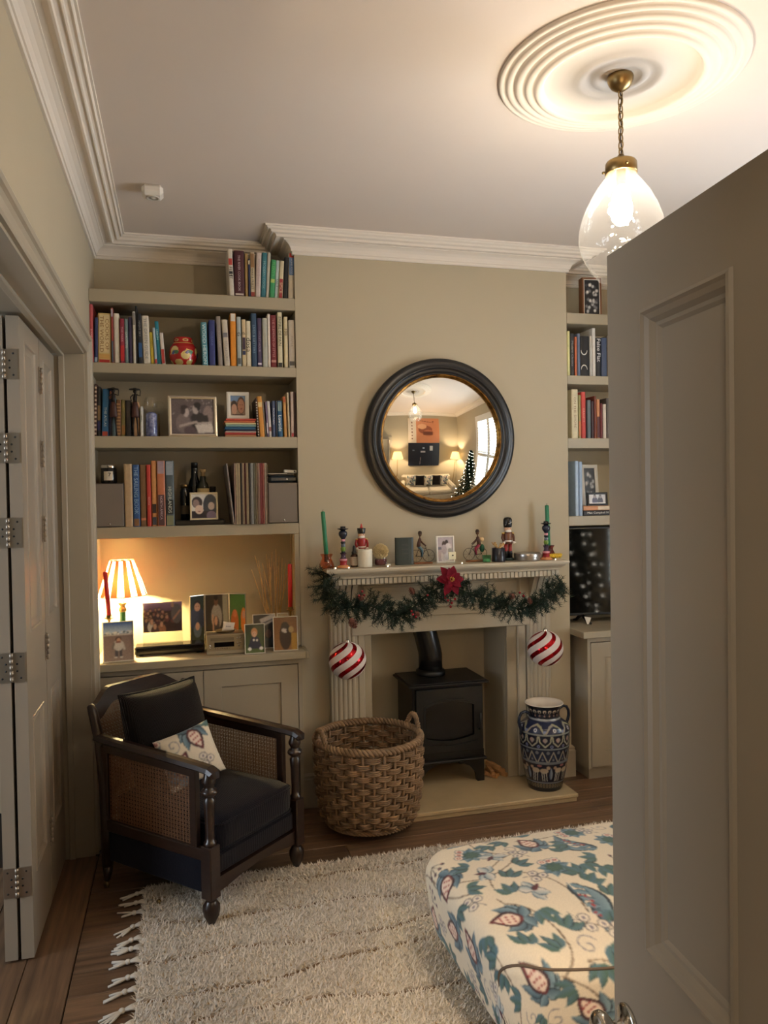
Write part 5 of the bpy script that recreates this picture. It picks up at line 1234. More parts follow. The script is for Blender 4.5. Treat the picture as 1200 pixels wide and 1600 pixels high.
def acrylic(label, bl, br, yt, ym, yb, Y, zs, paint, yaw=0):
    a, b = onY(bl, yb, Y), onY(br, yb, Y); W = b.x-a.x; H = onY(bl, yt, Y).z-zs; hm = onY(bl, ym, Y).z-zs
    th = thing('acrylic_photo_stand', label, 'picture frame', ((a.x+b.x)/2, Y, zs+.0004), (0, 0, yaw))
    MB().box(-W/2, W/2, .0045, .0075, 0, H, c=.001).box(-W/2, W/2, -.003, 0, .003, H, c=.001).build('clear_plate', M_GLASS, th)
    MB().box(-W/2, W/2, .008, .046, 0, .003, c=.001).build('clear_foot', M_GLASS, th)
    w_, h_ = W-.006, H-hm-.003; p = Pic(w_, h_, w_/80, (90, 80, 80)); paint(p, w_, h_); p.soft(1); p.speck(5, .35); p.soft(1); pic_plane('photograph', p, th, -w_/2, hm, .002)
    return th
acrylic('clear acrylic stand holding a photograph of a crowd on the black box', 223.5, 286, 942, 989, 1003, 4.045, .9046, ph_crowd, .03)
def ph_baby(p, w, h):
    p.grad(0, h, (86, 104, 60), (48, 56, 44)); p.ell(w*.5, h*.36, w*.28, h*.22, (54, 54, 74)); p.ell(w*.28, h*.24, w*.13, h*.12, (54, 54, 74)); p.ell(w*.72, h*.24, w*.13, h*.12, (54, 54, 74)); p.ell(w*.22, h*.14, w*.1, h*.06, (224, 224, 222)); p.ell(w*.84, h*.15, w*.11, h*.06, (224, 224, 222)); p.ell(w*.45, h*.45, w*.06, h*.04, (220, 214, 206)); p.ell(w*.62, h*.44, w*.06, h*.04, (220, 214, 206))
    p.ell(w*.48, h*.72, w*.17, h*.16, (196, 140, 96)); p.ell(w*.48, h*.66, w*.13, h*.105, (216, 172, 144)); p.ell(w*.43, h*.67, w*.02, h*.012, HR); p.ell(w*.53, h*.67, w*.02, h*.012, HR)
frame('small white frame of a seated baby at the worktop front edge', 383, 414.6, 974, 1022, 3.872, .856, .004, M_WHITE, ph_baby, .10, .0)
def ph_bw(p, w, h):
    p.rect(0, w, 0, h, (44, 42, 42)); p.line([(w*.3, h*.8), (w, h*.96)], h*.13, (190, 186, 182)); p.line([(w*.5, h*.7), (w, h*.84)], h*.06, (160, 156, 152)); p.ell(w*.7, h*.42, w*.14, h*.13, (104, 76, 70)); p.rect(w*.5, w*.95, .0, h*.28, (60, 64, 70)); p.ell(w*.2, h*.5, w*.2, h*.4, (30, 30, 30))
frame('dark photograph in a thin pale frame behind the baby picture', 396, 431.7, 959, 1012, 3.985, .856, .0045, M_WHITE, ph_bw, .12, .02)
def ph_brown(p, w, h):
    p.grad(0, h, (150, 108, 66), (124, 88, 58)); p.rect(w*.75, w, 0, h*.5, (176, 136, 60)); p.ell(w*.5, h*.42, w*.26, h*.42, (56, 42, 40)); p.ell(w*.48, h*.72, w*.17, h*.14, (40, 32, 32)); p.ell(w*.42, h*.6, w*.09, h*.06, (200, 190, 184)); p.ell(w*.75, h*.62, w*.11, h*.1, (184, 156, 110)); rn = random.Random(6)
    for _ in range(12): p.ell(w*(.4+.15*rn.random()), h*(.5+.16*rn.random()), w*.03, h*.022, (210, 204, 200))
frame('thin white frame of a brown photograph at the worktop right end', 427.5, 466, 962.5, 1018, 3.893, .856, .0045, M_WHITE, ph_brown, .10, -.06)
frame('plain pale frame half hidden at the niche right end', 434, 452, 957, 1008, 4.035, .856, .005, M_WHITE, lambda p, w, h: p.rect(0, w, 0, h, (206, 190, 160)), .08)
# three-fold standing frame
def ph_a(p, w, h): p.rect(0, w, 0, h, (44, 56, 46)); person(p, w*.5, h*.55, h*.42, SK, HR, (54, 62, 84)); p.ell(w*.5, h*.32, w*.3, h*.14, (96, 108, 120)); p.ell(w*.5, h*.40, w*.16, h*.08, SK)
def ph_b(p, w, h):
    p.rect(0, w, 0, h, (60, 52, 46)); p.poly([(w*.75, h), (w, h), (w, 0), (w*.8, 0)], (150, 146, 128)); p.ell(w*.48, h*.56, w*.24, h*.26, (150, 144, 136)); p.ell(w*.46, h*.88, w*.09, h*.1, (110, 78, 62)); p.ell(w*.46, h*.94, w*.09, h*.05, (30, 26, 26)); p.ell(w*.45, h*.38, w*.16, h*.2, (74, 66, 66)); p.ell(w*.45, h*.48, w*.07, h*.09, SK); p.rect(0, w, 0, h*.12, (100, 84, 70)); p.line([(w*.3, h*.6), (w*.34, h*.25)], w*.06, SK)
def ph_c(p, w, h): p.grad(0, h, (70, 90, 50), (60, 110, 50)); p.ell(w*.3, h*.4, w*.26, h*.3, (170, 90, 40)); p.ell(w*.32, h*.62, w*.14, h*.08, (190, 110, 70)); p.ell(w*.9, h*.46, w*.2, h*.28, (206, 120, 50)); p.ell(w*.9, h*.6, w*.1, h*.08, SK); p.rect(w*.3, w*.8, 0, h*.18, (150, 130, 120))
tf = thing('folding_photo_display', 'three-panel folding silver photo frame standing behind the small hi-fi', 'picture frame', (onY(340, 1003, 4.155).x, 4.155, .8566))
zt_ = onY(340, 928, 4.155).z-.856
for wpx0, wpx1, pf, sx in ((299, 320, ph_a, -1), (321, 359, ph_b, 0), (360, 383, ph_c, 1)):
    W = (onY(wpx1, 980, 4.155).x-onY(wpx0, 980, 4.155).x); W = W/.80 if sx else W; cxp = onY(340, 980, 4.155).x-tf.location.x
    hw = (onY(359, 980, 4.155).x-onY(321, 980, 4.155).x)/2
    T = Matrix.Translation((sx*hw, 0, 0)) @ Matrix.Rotation(-.5*sx, 4, 'Z'); off = (0 if sx > 0 else -W) if sx else -W/2
    to = lambda u, v, d: tuple(T @ Vector((u, d, v)))
    pn = MB().ring(off, off+W, 0, zt_, [(0, .006), (0, 0), (.004, -.001), (.0055, .001)], to, False).build('panel', M_SILVER, tf)
    MB().ring(off, off+W, 0, zt_, [(0, .006), (.003, .0065)], to, True).build('panel_back', M_BLACK, pn)
    p = Pic(W-.011, zt_-.011, .0022, (60, 60, 60)); pf(p, p.w, p.h); p.soft(1); p.speck(7, .35); p.soft(1); o = pic_plane('photograph', p, pn, off+.0055, .0055, .0015); o.matrix_local = T
# top right shelf: deep wooden frame; lowest right shelf: two frames
def ph_four(p, w, h):
    p.rect(0, w, 0, h, (30, 30, 34)); rn = random.Random(5)
    for y in (.26, .74):
        for _ in range(16): p.ell(w*rn.uniform(.12, .88), h*(y+rn.uniform(-.18, .18)), w*.08, h*.045, rn.choice([(200, 200, 200), (120, 120, 124), (70, 70, 76), (226, 224, 220)]))
    p.rect(0, w, h*.485, h*.515, (24, 24, 26))
frame('deep brown wooden frame with two black and white prints, top right shelf', 911.5, 939.8, 436, 489, 4.06, SZ[0], .010, mat('walnut_frame', (128, 86, 58), .45), ph_four, .02, -.10, .052, .004)
frame('white frame with a grey print leaning behind the flat books', 911.5, 938, 726, 800, 4.19, SZ[3], .022, M_WHITE, lambda p, w, h: (ph_four(p, w, h)), .10, 0)
def ph_pair(p, w, h): p.rect(0, w, 0, h, (206, 206, 208)); person(p, w*.36, h*.3, h*.8, (160, 150, 150), (40, 36, 40), (70, 66, 90)); person(p, w*.68, h*.28, h*.8, (160, 150, 150), (30, 30, 34), (60, 56, 70)); p.rect(0, w, 0, h*.1, (236, 234, 230))
frame('small black frame with a white print on the flat books at right', 918, 950, 769.5, 789, 4.03, ztr, .012, M_BLACK, ph_pair, .05)

# ------------------------------------------------------------------ left alcove: other things on the shelves
gj = thing('ginger_jar', 'round red ginger jar with cream and blue panels between the books', 'jar', (onY(287, 569, 4.09).x, 4.09, SZ[1]+.0004))
R0 = (onY(309, 560, 4.09).x-onY(264, 560, 4.09).x)/2; hj = onY(287, 529, 4.09).z-SZ[1]
JP = [(R0*.62, .0), (R0*.66, .004), (R0*.86, hj*.16), (R0*.98, hj*.36), (R0, hj*.50), (R0*.93, hj*.66), (R0*.74, hj*.80), (R0*.66, hj*.85), (R0*.67, hj*.90), (R0*.66, hj*.97), (R0*.62, hj)]
p = Pic(2*PI*R0, hj, .0028, (170, 36, 34)); rn = random.Random(4); C_ = 2*PI*R0
for k in range(6):
    x = (k+.5)*C_/6; c = rn.choice([(222, 200, 136), (206, 186, 120)])
    p.ell(x+rn.uniform(-.01, .01), hj*rn.uniform(.25, .6), C_*.055, hj*.14, c); p.ell(x, hj*rn.uniform(.3, .5), C_*.03, hj*.08, (84, 92, 140)); p.ell(x+C_*.06, hj*.12, C_*.06, hj*.1, (196, 180, 120)); p.line([(x-.02, hj*.4), (x, hj*.55), (x+.03, hj*.5)], .006, (214, 180, 100)); p.ell(x+.02, hj*.46, .012, .010, (80, 120, 90))
    p.ell(x, hj*.9, C_*.05, hj*.045, (206, 170, 100)); p.ell(x, hj*.9, C_*.03, hj*.025, (150, 40, 36))
p.rect(0, C_, hj*.78, hj*.80, (222, 190, 110))
jr = lambda z: np.interp(z, [q[1] for q in JP], [q[0] for q in JP]); th = p.X/C_*2*PI-.8; RR = jr(p.Y)
colour_mesh('body', np.stack([RR*np.cos(th), RR*np.sin(th), p.Y], -1), grid_faces(p.nx, p.ny), p.a, print_mat('glazed_jar', .2), gj, True)
MB().lathe([(0, .001), (R0*.62, .001)], 24).lathe([(R0*.62, hj), (R0*.56, hj-.004), (R0*.56, hj*.6), (0, hj*.6)], 24).build('mouth', mat('jar_dark', (60, 20, 18), .5), gj)

M_FIG = mat('dark_bronze', (34, 27, 24), .45, .4)
for px, lab in ((178, 'dark bronze figurine in a flat wide hat, nearest the left wall'), (212, 'dark bronze figurine in a flat wide hat, beside the glass vase')):
    Y = 4.008-.0; x = onY(px, 682, 3.997).x; fg = thing('figurine', lab, 'figurine', (x, 4.006, SZ[2]+.0004), (0, 0, .1), 'bronze figurines on the third shelf')
    for o in (-.012, .012): MB().tube([(o, -.003, 0), (o*.8, -.003, .05), (o*.6, -.001, .098)], [.0045, .0035, .005], 6).ball((o, -.005, .003), (.007, .0055, .003), 8, 4).build('leg', M_FIG, fg)
    MB().tube([(0, 0, .092), (0, 0, .105), (0, 0, .145), (0, 0, .172)], [.018, .0185, .015, .009], 10, flat=.40).build('skirt', mat('oxblood', (62, 30, 24), .5), fg)
    t = MB().tube([(0, 0, .168), (0, 0, .185), (.002, 0, .205), (0, 0, .212)], [.008, .010, .0085, .004], 8, flat=.7).ball((0, 0, .221), (.0085, .0078, .0105), 10, 8); t.build('torso', M_FIG, fg)
    for s_ in (-1, 1): MB().tube([(s_*.008, 0, .206), (s_*.021, -.001, .192), (s_*.017, -.002, .172)] if s_ < 0 else [(.008, 0, .206), (.024, 0, .200), (.026, 0, .226), (.020, 0, .232)], [.003, .0026, .0022] if s_ < 0 else [.003, .0026, .0022, .002], 6).build('arm', M_FIG, fg)
    MB().lathe([(0, .228), (.026, .229), (.028, .231), (.026, .233), (.010, .235), (.009, .238), (0, .239)], 20, wob=None).build('hat', M_BLACK, fg)
gv = thing('glass_vase', 'clear goblet vase with blue glass base beside the silver frame', 'vase', (onY(237, 680, 4.05).x, 4.05, SZ[2]+.0004))
MB().lathe([(0, .001), (.026, .001), (.028, .004), (.027, .05), (.027, .112), (.022, .120), (.012, .124)], 28).build('body', mat('blue_cut_glass', (58, 66, 118), .12, spec=.8, var=.5, vscale=60, col2=(150, 156, 190)), gv)
MB().lathe([(.012, .124), (.024, .130), (.031, .146), (.033, .165), (.031, .184), (.026, .196), (.025, .200)], 32).build('bowl', M_GLASS, gv)
bl_ = thing('glass_bauble', 'clear round glass bauble on a short stand behind the vase', 'ornament', (onY(249, 680, 4.14).x, 4.14, SZ[2]+.0004))
MB().lathe([(0, .006), (.004, .006), (.004, .125), (0, .126)], 10).lathe([(0, 0), (.022, 0), (.023, .004), (.004, .008)], 20).build('stand', M_BRASS, bl_); MB().ball((0, 0, .158), .034, 20, 14).build('globe', M_GLASS, bl_)

M_GRILLE = mat('speaker_cloth', (128, 118, 108), .9, bump=.3, bscale=900)
def speaker(px0, px1, py, label, Y=4.006):
    a, b = onY(px0, 821, Y), onY(px1, 821, Y); H = onY(px0, py, Y).z-SZ[3]; W = b.x-a.x
    t = thing('bookshelf_speaker', label, 'speaker', ((a.x+b.x)/2, Y, SZ[3]+.0004), group='small speakers')
    MB().box(-W/2, W/2, .010, .20, 0, H, c=.003).build('cabinet', mat('speaker_vinyl', (58, 50, 44), .5), t); MB().box(-W/2+.002, W/2-.002, 0, .010, .003, H-.003, c=.003).build('grille', M_GRILLE, t)
    MB().lathe([(0, 0), (.0055, .0), (.0055, .0015), (0, .002)], 12, xf=Matrix.Translation((W*.03, -.0001, .016)) @ Matrix.Rotation(PI/2, 4, 'X')).build('badge', M_CHROME, t)
    return H
hs1 = speaker(145.6, 194.4, 755.4, 'grey cloth-fronted speaker at the left end of the lowest shelf'); hs2 = speaker(419.6, 466.4, 754.2, 'grey cloth-fronted speaker at the right end of the lowest shelf')
c_ = thing('jar_candle', 'dark glass candle with a square cream label on the left speaker', 'candle', (onY(170.5, 755, 4.05).x, 4.05, SZ[3]+hs1+.001))
MB().lathe([(0, 0), (.036, 0), (.038, .003), (.038, .072), (.036, .074), (.034, .074), (.034, .01), (0, .01)], 28).build('glass', mat('smoked_jar', (20, 18, 17), .12), c_)
MB().lathe([(0, .074), (.036, .074), (.037, .077), (.037, .088), (.035, .090), (0, .090)], 28).build('lid', M_CHROME, c_)
lb = MB(); n = 8
lb.add([(.0386*math.cos(-PI/2+(i/n-.5)*1.15), .0386*math.sin(-PI/2+(i/n-.5)*1.15), z) for z in (.014, .058) for i in range(n+1)], [(i, i+1, n+2+i, n+1+i) for i in range(n)], smooth=True).build('label', mat('paper_label', (208, 196, 176), .7), c_)
words('label_print', '7', .02, .018, M_BLACK, c_, lambda a, b: (a+.006, -.0393, .042+b))
pr = thing('router_box', 'dark blue rounded device on the right speaker', 'device', (onY(443, 753, 4.03).x, 4.03, SZ[3]+hs2+.001))
MB().box(-.074, .074, 0, .12, 0, .034, c=.010).build('case', mat('device_plastic', (44, 54, 62), .3), pr); MB().lathe([(0, 0), (.0045, 0), (.004, .0012), (0, .0014)], 12, xf=Matrix.Translation((.018, .0, .017)) @ Matrix.Rotation(PI/2, 4, 'X')).build('badge', M_WHITE, pr)
tr_ = thing('black_case', 'flat black case with a pale edge on the dark blue device', 'case', (onY(440, 743, 4.03).x, 4.035, SZ[3]+hs2+.0358)); MB().box(-.07, .066, 0, .10, 0, .014, c=.003).build('case', M_BLACK, tr_); MB().box(-.0705, .03, -.0008, .004, .010, .0135, c=.001).build('pale_edge', M_PAGES, tr_)
rm_ = thing('white_remote', 'small white remote control on top of the black case', 'remote', (onY(453.5, 738, 4.035).x, 4.034, SZ[3]+hs2+.0506)); MB().box(-.034, .034, 0, .03, 0, .016, c=.004).build('body', M_WHITE, rm_, rot=(0, .06, 0)); MB().lathe([(0, 0), (.004, 0), (0, .001)], 10, xf=Matrix.Translation((.022, -.0004, .008)) @ Matrix.Rotation(PI/2, 4, 'X')).build('button', M_BLACK, rm_)
# records, each sleeve its own
Y = 3.985; pb = None; rl = [(365.2, 367.2, 353, (170, 160, 158)), (367.6, 369.6, 364.6, (196, 170, 160)), (370, 376.6, 370.2, (176, 160, 130)), (377, 379.2, 376.8, (40, 36, 34)), (379.8, 383.2, 379.8, (182, 160, 132)), (383.6, 385.4, 383.4, (96, 30, 34)), (385.8, 389.6, 385.6, (174, 154, 124)), (390, 392.8, 389.8, (36, 32, 32)), (393.2, 397.2, 393, (170, 172, 172)), (397.6, 400.2, 397.4, (116, 116, 100)), (400.6, 403, 400.4, (150, 136, 110)), (403.4, 407, 403.2, (150, 120, 104)), (407.4, 411.4, 407.2, (136, 54, 56)), (411.8, 414.4, 411.6, (176, 108, 98)), (414.8, 417, 414.6, (206, 196, 180)), (417.2, 418.8, 417, (140, 120, 96))]
nm = ('pale grey leaning far over', 'pinkish white leaning', 'thick fawn', 'thin black', 'fawn edged', 'dark red thin', 'tan', 'black', 'silver grey', 'sage', 'olive thin', 'rose brown', 'brick red', 'salmon', 'white edged', 'brown thin')
prev = -9
for i, (a, b, tl, c) in enumerate(rl):
    x0 = max(onY(a, 820, Y).x, prev+.0003); x1 = onY(b, 820, Y).x; W = max(.003, x1-x0-.0005); prev = x0+W; th = math.atan2(onY(tl, 724, Y).x-x0, .313); th = 0 if (abs(th) < .02 or i > 1) else th
    o = MB().box(0, W, 0, .297, 0, .312, c=.0008).build('record_sleeve', mat('sleeve_card', c, .6, var=.3, vscale=25)); o.location = (x0, Y-((i*13) % 4)*.003, SZ[3]+.0004); o.rotation_euler = (0, th, 0)
    MB().box(W*.3, W*.7, -.0006, .001, .003, .309).build('sleeve_opening', bmat(tuple(int(q*.75) for q in c)), o)
    tag(o, f'{nm[i]} record sleeve, {ORD[i]} from the left in the record row', 'record', 'records on the lowest left shelf')
# bottles and jars behind the cream frame, standing on a dark tray
ty_ = tag(MB().box(onY(273.6, 815, 4.03).x, onY(352, 815, 4.03).x, 4.025, 4.26, SZ[3]+.0004, SZ[3]+.0256, c=.004).build('tray', mat('dark_tray', (22, 18, 16), .35)), 'long dark tray under the bottles and the cream frame', 'tray'); zt2 = SZ[3]+.0262
def bottle(px, Y, prof, label, mats, cat='bottle', n=20):
    t = thing('bottle', label, cat, (onY(px, 800, Y).x, Y, zt2)); 
    for nm_, pf, m_ in zip(('glass', 'cap', 'label'), prof, mats): MB().lathe(pf, n).build(nm_, m_, t)
    return t
M_DG = mat('dark_glass', (18, 16, 12), .08, spec=.7); M_CORKB = mat('cork', (176, 150, 110), .8)
bottle(289, 4.13, ([(0, 0), (.020, 0), (.022, .004), (.022, .145), (.018, .158), (.016, .165)], [(0, .184), (.019, .184), (.020, .180), (.020, .166), (0, .165)], [(.0222, .03), (.0222, .075)]), 'squat dark bottle nearest the books, with a brass collar', (M_DG, M_BRASS, mat('dim_label', (96, 84, 66), .7)))
bottle(305, 4.19, ([(0, 0), (.034, 0), (.036, .004), (.036, .17), (.028, .20), (.018, .225), (.016, .28)], [(0, .300), (.017, .300), (.018, .296), (.018, .270), (0, .27)], [(.0364, .05), (.0364, .13)]), 'tall black bottle behind the others', (M_DG, M_BLACK, mat('dim_label', (60, 50, 42), .7)))
bottle(318, 4.12, ([(0, 0), (.028, 0), (.030, .004), (.030, .165), (.026, .185), (.016, .200), (.015, .225)], [(0, .262), (.015, .262), (.016, .258), (.016, .246), (.011, .244), (.011, .225), (0, .225)], [(.0304, .10), (.0304, .162)]), 'bottle with a pale stopper and a cream label', (mat('olive_glass', (46, 46, 34), .1), M_CORKB, mat('cream_label', (206, 184, 128), .7)))
bottle(333, 4.13, ([(0, 0), (.020, 0), (.021, .004), (.021, .13), (.014, .15)], [(0, .172), (.016, .172), (.017, .168), (.017, .150), (0, .15)], [(.0213, .03), (.0213, .08)]), 'small black-capped bottle right of the cork bottle', (M_DG, M_BLACK, mat('dim_label', (44, 40, 44), .7)))

# ------------------------------------------------------------------ the lit niche
ZW = .8564
bx_ = thing('media_box', 'long low glossy black media box on the worktop', 'media player', (onY(266, 1020, 3.98).x, 3.985, ZW)); hw = (onY(321, 1020, 3.98).x-onY(211, 1020, 3.98).x)/2
MB().box(-hw, hw, 0, .112, .006, .048, c=.006).build('case', mat('gloss_black', (14, 14, 14), .12), bx_); MB().box(-hw+.006, hw-.006, -.002, .004, .012, .026, c=.001).build('display', mat('black_glass', (8, 8, 9), .05), bx_)
for s_ in (-1, 1):
    for y_ in (.02, .09): MB().lathe([(0, 0), (.010, 0), (.010, .007), (0, .007)], 12).build('foot', M_BLACK, bx_, (s_*(hw-.03), y_, 0))
hf = thing('mini_hifi', 'small silver hi-fi unit with a disc drawer on the worktop', 'hi-fi', (onY(353, 1020, 3.915).x, 3.915, ZW)); w2 = (onY(383, 1020, 3.915).x-onY(324, 1020, 3.915).x)/2; M_ALU = mat('champagne_aluminium', (176, 164, 138), .35, .7)
MB().box(-w2, w2, .004, .125, .006, .098, c=.003).build('case', M_ALU, hf); MB().box(-w2, w2, 0, .006, .016, .096, c=.002).build('fascia', M_ALU, hf); MB().add([(-w2, -.014, .004), (w2, -.014, .004), (w2, .004, .022), (-w2, .004, .022), (-w2, .004, .003), (w2, .004, .003)], [(0, 1, 2, 3), (0, 4, 5, 1), (0, 3, 4), (1, 5, 2)]).build('lip', M_ALU, hf)
MB().box(-w2*.8, w2*.45, -.002, .002, .068, .084, c=.001).build('disc_drawer', mat('alu_dark', (150, 140, 118), .35, .7), hf); MB().box(-w2*.6, w2*.45, -.0015, .002, .036, .060, c=.001).build('display', mat('black_glass', (8, 8, 9), .05), hf)
for i in range(7): MB().box(-.003, .003, -.003, .001, -.0022, .0022, c=.0008).build('button', M_CHROME, hf, (-w2*.55+i*.0115, 0, .030))
for x_, z_ in ((-w2*.84, .046), (-w2*.84, .034), (w2*.62, .078), (w2*.78, .078), (w2*.62, .055), (w2*.78, .055), (w2*.7, .04)): MB().lathe([(0, 0), (.0045, 0), (.0045, .004), (0, .0045)], 12, xf=Matrix.Rotation(PI/2, 4, 'X')).build('knob', M_CHROME, hf, (x_, .0005, z_))
for s_ in (-1, 1): MB().box(-.012, .012, .01, .12, 0, .006).build('foot', M_BLACK, hf, (s_*(w2-.02), 0, 0))
dsh = tag(MB().lathe([(0, .002), (.030, .002), (.040, .007), (.050, .013), (.052, .012), (.042, .002), (.030, 0), (0, 0)], 28).build('oval_dish', mat('pewter', (140, 124, 100), .35, .6), loc=(onY(352, 985, 3.98).x, 3.985, ZW+.0985)), 'small oval metal dish on the silver hi-fi', 'dish'); dsh.scale = (1.05, .7, 1)
tg = thing('paper_parcel', 'crumpled white paper ticket lying in the oval dish', 'paper', (onY(357, 980, 3.98).x, 3.98, ZW+.102)); v_, f_ = pillow(.062, .05, .022, 10, 8, 3)
MB().add([(a+.003*math.sin(60*c), b, c) for a, b, c in v_], f_, smooth=True).build('paper', mat('white_paper', (224, 216, 206), .8), tg, rot=(-.45, .18, .2), loc=(0, 0, .024)); words('paper_print', 'Xmas', .026, .010, mat('ink', (70, 60, 80), .6), tg, lambda a, b: (a-.002, -.0165, .028+b))
# candles in brass holders
M_REDC = mat('red_wax', (196, 42, 44), .35, spec=.4); M_GREENC = mat('green_wax', (44, 122, 88), .35, spec=.4)
def taper(px, yt, yb, Y, zs, label, wax, rbase=.012, rtop=.0105, lean=(0, 0), holder=True, hz=None):
    base = onY(px, yb, Y); top = onY(px, yt, Y); z0 = base.z-zs; z1 = top.z-zs
    t = thing('dinner_candle', label, 'candle', (base.x, Y, zs))
    MB().tube([(0, 0, z0-.012), (lean[0]*.5, lean[1]*.5, (z0+z1)/2), (lean[0], lean[1], z1-.004), (lean[0], lean[1], z1)], [rbase*.9, (rbase+rtop)/2, rtop, rtop*.55], 14).build('wax', wax, t)
    MB().tube([(lean[0], lean[1], z1-.001), (lean[0]+.002, lean[1], z1+.010)], .0012, 5).build('wick', M_BLACK, t)
    if holder: MB().lathe([(0, 0), (.023, 0), (.024, .004), (.014, .010), (.006, .016), (.005, .03), (.008, .04), (.005, .05), (.005, z0-.03), (.010, z0-.022), (.022, z0-.016), (.023, z0-.013), (.014, z0-.014), (.0135, z0), (.012, z0)], 20).build('holder', M_BRASS, t)
    return t
taper(170.5, 893, 961, 3.962, ZW, 'red dinner candle in a brass holder in front of the lamp', M_REDC, .0115, .0105, (-.014, 0))
taper(453.5, 881, 948, 4.03, ZW, 'red dinner candle in a brass holder beside the dried reeds', M_REDC, .0125, .0115, (.002, 0))
# table lamp with a striped pleated shade
xl = onY(191.5, 945, 4.14).x; tl = thing('table_lamp', 'lit table lamp with a striped conical shade and green stem', 'lamp', (xl, 4.14, ZW))
zb_, zt_ = onY(191.5, 930, 4.14).z-ZW, onY(191.5, 875, 4.14).z-ZW
r1 = (onY(230.5, 930, 4.14).x-onY(153, 930, 4.14).x)/2; r2 = (onY(210, 876, 4.14).x-onY(172, 876, 4.14).x)/2
MB().lathe([(0, 0), (.045, 0), (.048, .006), (.044, .016), (.026, .024), (.016, .034)], 28).build('base', mat('green_lacquer', (30, 84, 54), .2), tl)
MB().lathe([(.016, .034), (.012, .05), (.013, .10), (.0145, zb_-.085)], 20).build('stem', mat('green_lacquer', (30, 84, 54), .2), tl)
MB().lathe([(.0145, zb_-.085), (.020, zb_-.078), (.018, zb_-.066), (.012, zb_-.060), (.013, zb_-.052), (.020, zb_-.046), (.0205, zb_-.040), (.008, zb_-.038), (.008, zb_+.01), (0, zb_+.01)], 24).build('brass_cap', M_BRASS, tl)
ng = 22; sv = []; sf_ = []; sm = []
for k in range(ng):
    a0, a1 = 2*PI*k/ng, 2*PI*(k+1)/ng
    for j in range(5):
        f0 = j/4
        for q in range(5):
            a = a0+(a1-a0)*q/4; puff = 1+.012*math.sin(PI*q/4); sv.append(((r1+(r2-r1)*f0)*puff*math.cos(a), (r1+(r2-r1)*f0)*puff*math.sin(a), zb_+(zt_-zb_)*f0))
    b = k*25; sf_ += [(b+j*5+q, b+j*5+q+1, b+j*5+q+6, b+j*5+q+5) for j in range(4) for q in range(4)]; sm += [k % 2]*16
sh_ = MB(); sh_.add(sv, sf_, sm, True).build('shade', [fabric_shade('cream_pleats', (240, 226, 190), .55), fabric_shade('rust_pleats', (120, 34, 16), .35)], tl)
for r_, z_ in ((r1, zb_), (r2, zt_)): MB().tube([(r_*math.cos(2*PI*i/48), r_*math.sin(2*PI*i/48), z_) for i in range(48)], .0025, 6, closed=True).build('shade_trim', mat('brown_braid', (110, 76, 46), .7), tl)
MB().ball((0, 0, zb_+.055), (.022, .022, .028), 14, 10).build('bulb', glow('table_bulb', (1, .76, .36), TABLE_W/(PI*4*PI*.024**2)), tl)
# dried reeds in a glass jar behind the frames, and a hanging cable
rd = thing('dried_reeds', 'bunch of dried reeds in a jar at the right of the lit niche', 'dried plant', (onY(428, 990, 4.16).x, 4.16, ZW)); rn = random.Random(12); M_REED = mat('dry_reed', (206, 172, 120), .8, var=.3, vscale=30)
MB().lathe([(0, .002), (.030, .002), (.032, .006), (.030, .08), (.024, .10), (.026, .11)], 24).build('jar', mat('amber_jar', (96, 66, 36), .15), rd)
for i, tp in enumerate([(398, 868), (404, 876), (410, 880), (416, 866), (420, 873), (425, 862), (431, 858), (436, 868), (441, 872), (446, 880), (393, 890), (452, 884), (412, 892), (422, 886), (434, 884), (428, 878)]):
    e = onY(tp[0], tp[1], 4.16+rn.uniform(-.04, .06)); x = e.x-rd.location.x; y_ = e.y-4.16; z_ = e.z-ZW; b = rn.uniform(-.015, .015)
    MB().tube([(b*.6, rn.uniform(-.01, .01), .02), (b+x*.15, y_*.2, .10), (x*.55+b, y_*.55, z_*.6), (x, y_, z_)], [.003, .0028, .0024, .0015], 5).build('reed', M_REED, rd)
tag(MB().tube([(onY(455, 835, 4.262).x, 4.266, SZ[3]-ST[3]-.002), (onY(455.5, 870, 4.262).x, 4.266, 1.28), (onY(456.5, 920, 4.262).x, 4.27, 1.10), (onY(458, 960, 4.262).x, 4.27, .95), (onY(456, 985, 4.262).x, 4.26, .862)], .003, 6).build('cable', mat('cream_cable', (196, 176, 140), .5)), 'thin cream cable hanging down the back of the niche', 'cable')

# ------------------------------------------------------------------ television on the right cupboard
tv = thing('television', 'black flat television on the right cupboard reflecting small lights', 'television', (2.735, 4.085, .8566), (0, 0, -.11))
TW = .515; tz0, tz1 = .045, .575
MB().box(-TW, TW, .0, .035, tz0, tz1, c=.004).build('casing', mat('tv_plastic', (12, 12, 13), .35), tv); MB().box(-TW+.012, TW-.012, -.002, .001, tz0+.016, tz1-.012).build('screen', mat('tv_screen', (6, 7, 7), .06, spec=.6), tv)
for s_ in (-1, 1):
    f = MB(); f.tube([(s_*(TW-.10), .018, tz0+.01), (s_*(TW-.115), -.03, .012), (s_*(TW-.12), -.065, .006)], [.012, .010, .007], 8).tube([(s_*(TW-.10), .018, tz0+.01), (s_*(TW-.09), .07, .012), (s_*(TW-.085), .10, .006)], [.012, .010, .007], 8); f.build('foot', M_BLACK, tv)
    MB().add([(s_*(TW-.10)-.004, -.068, .003), (s_*(TW-.10)+.026, -.060, .040), (s_*(TW-.10)-.010, -.045, .045), (s_*(TW-.10)+.006, -.070, .003)], [(0, 3, 1, 2)]).build('sticker', M_WHITE, tv)
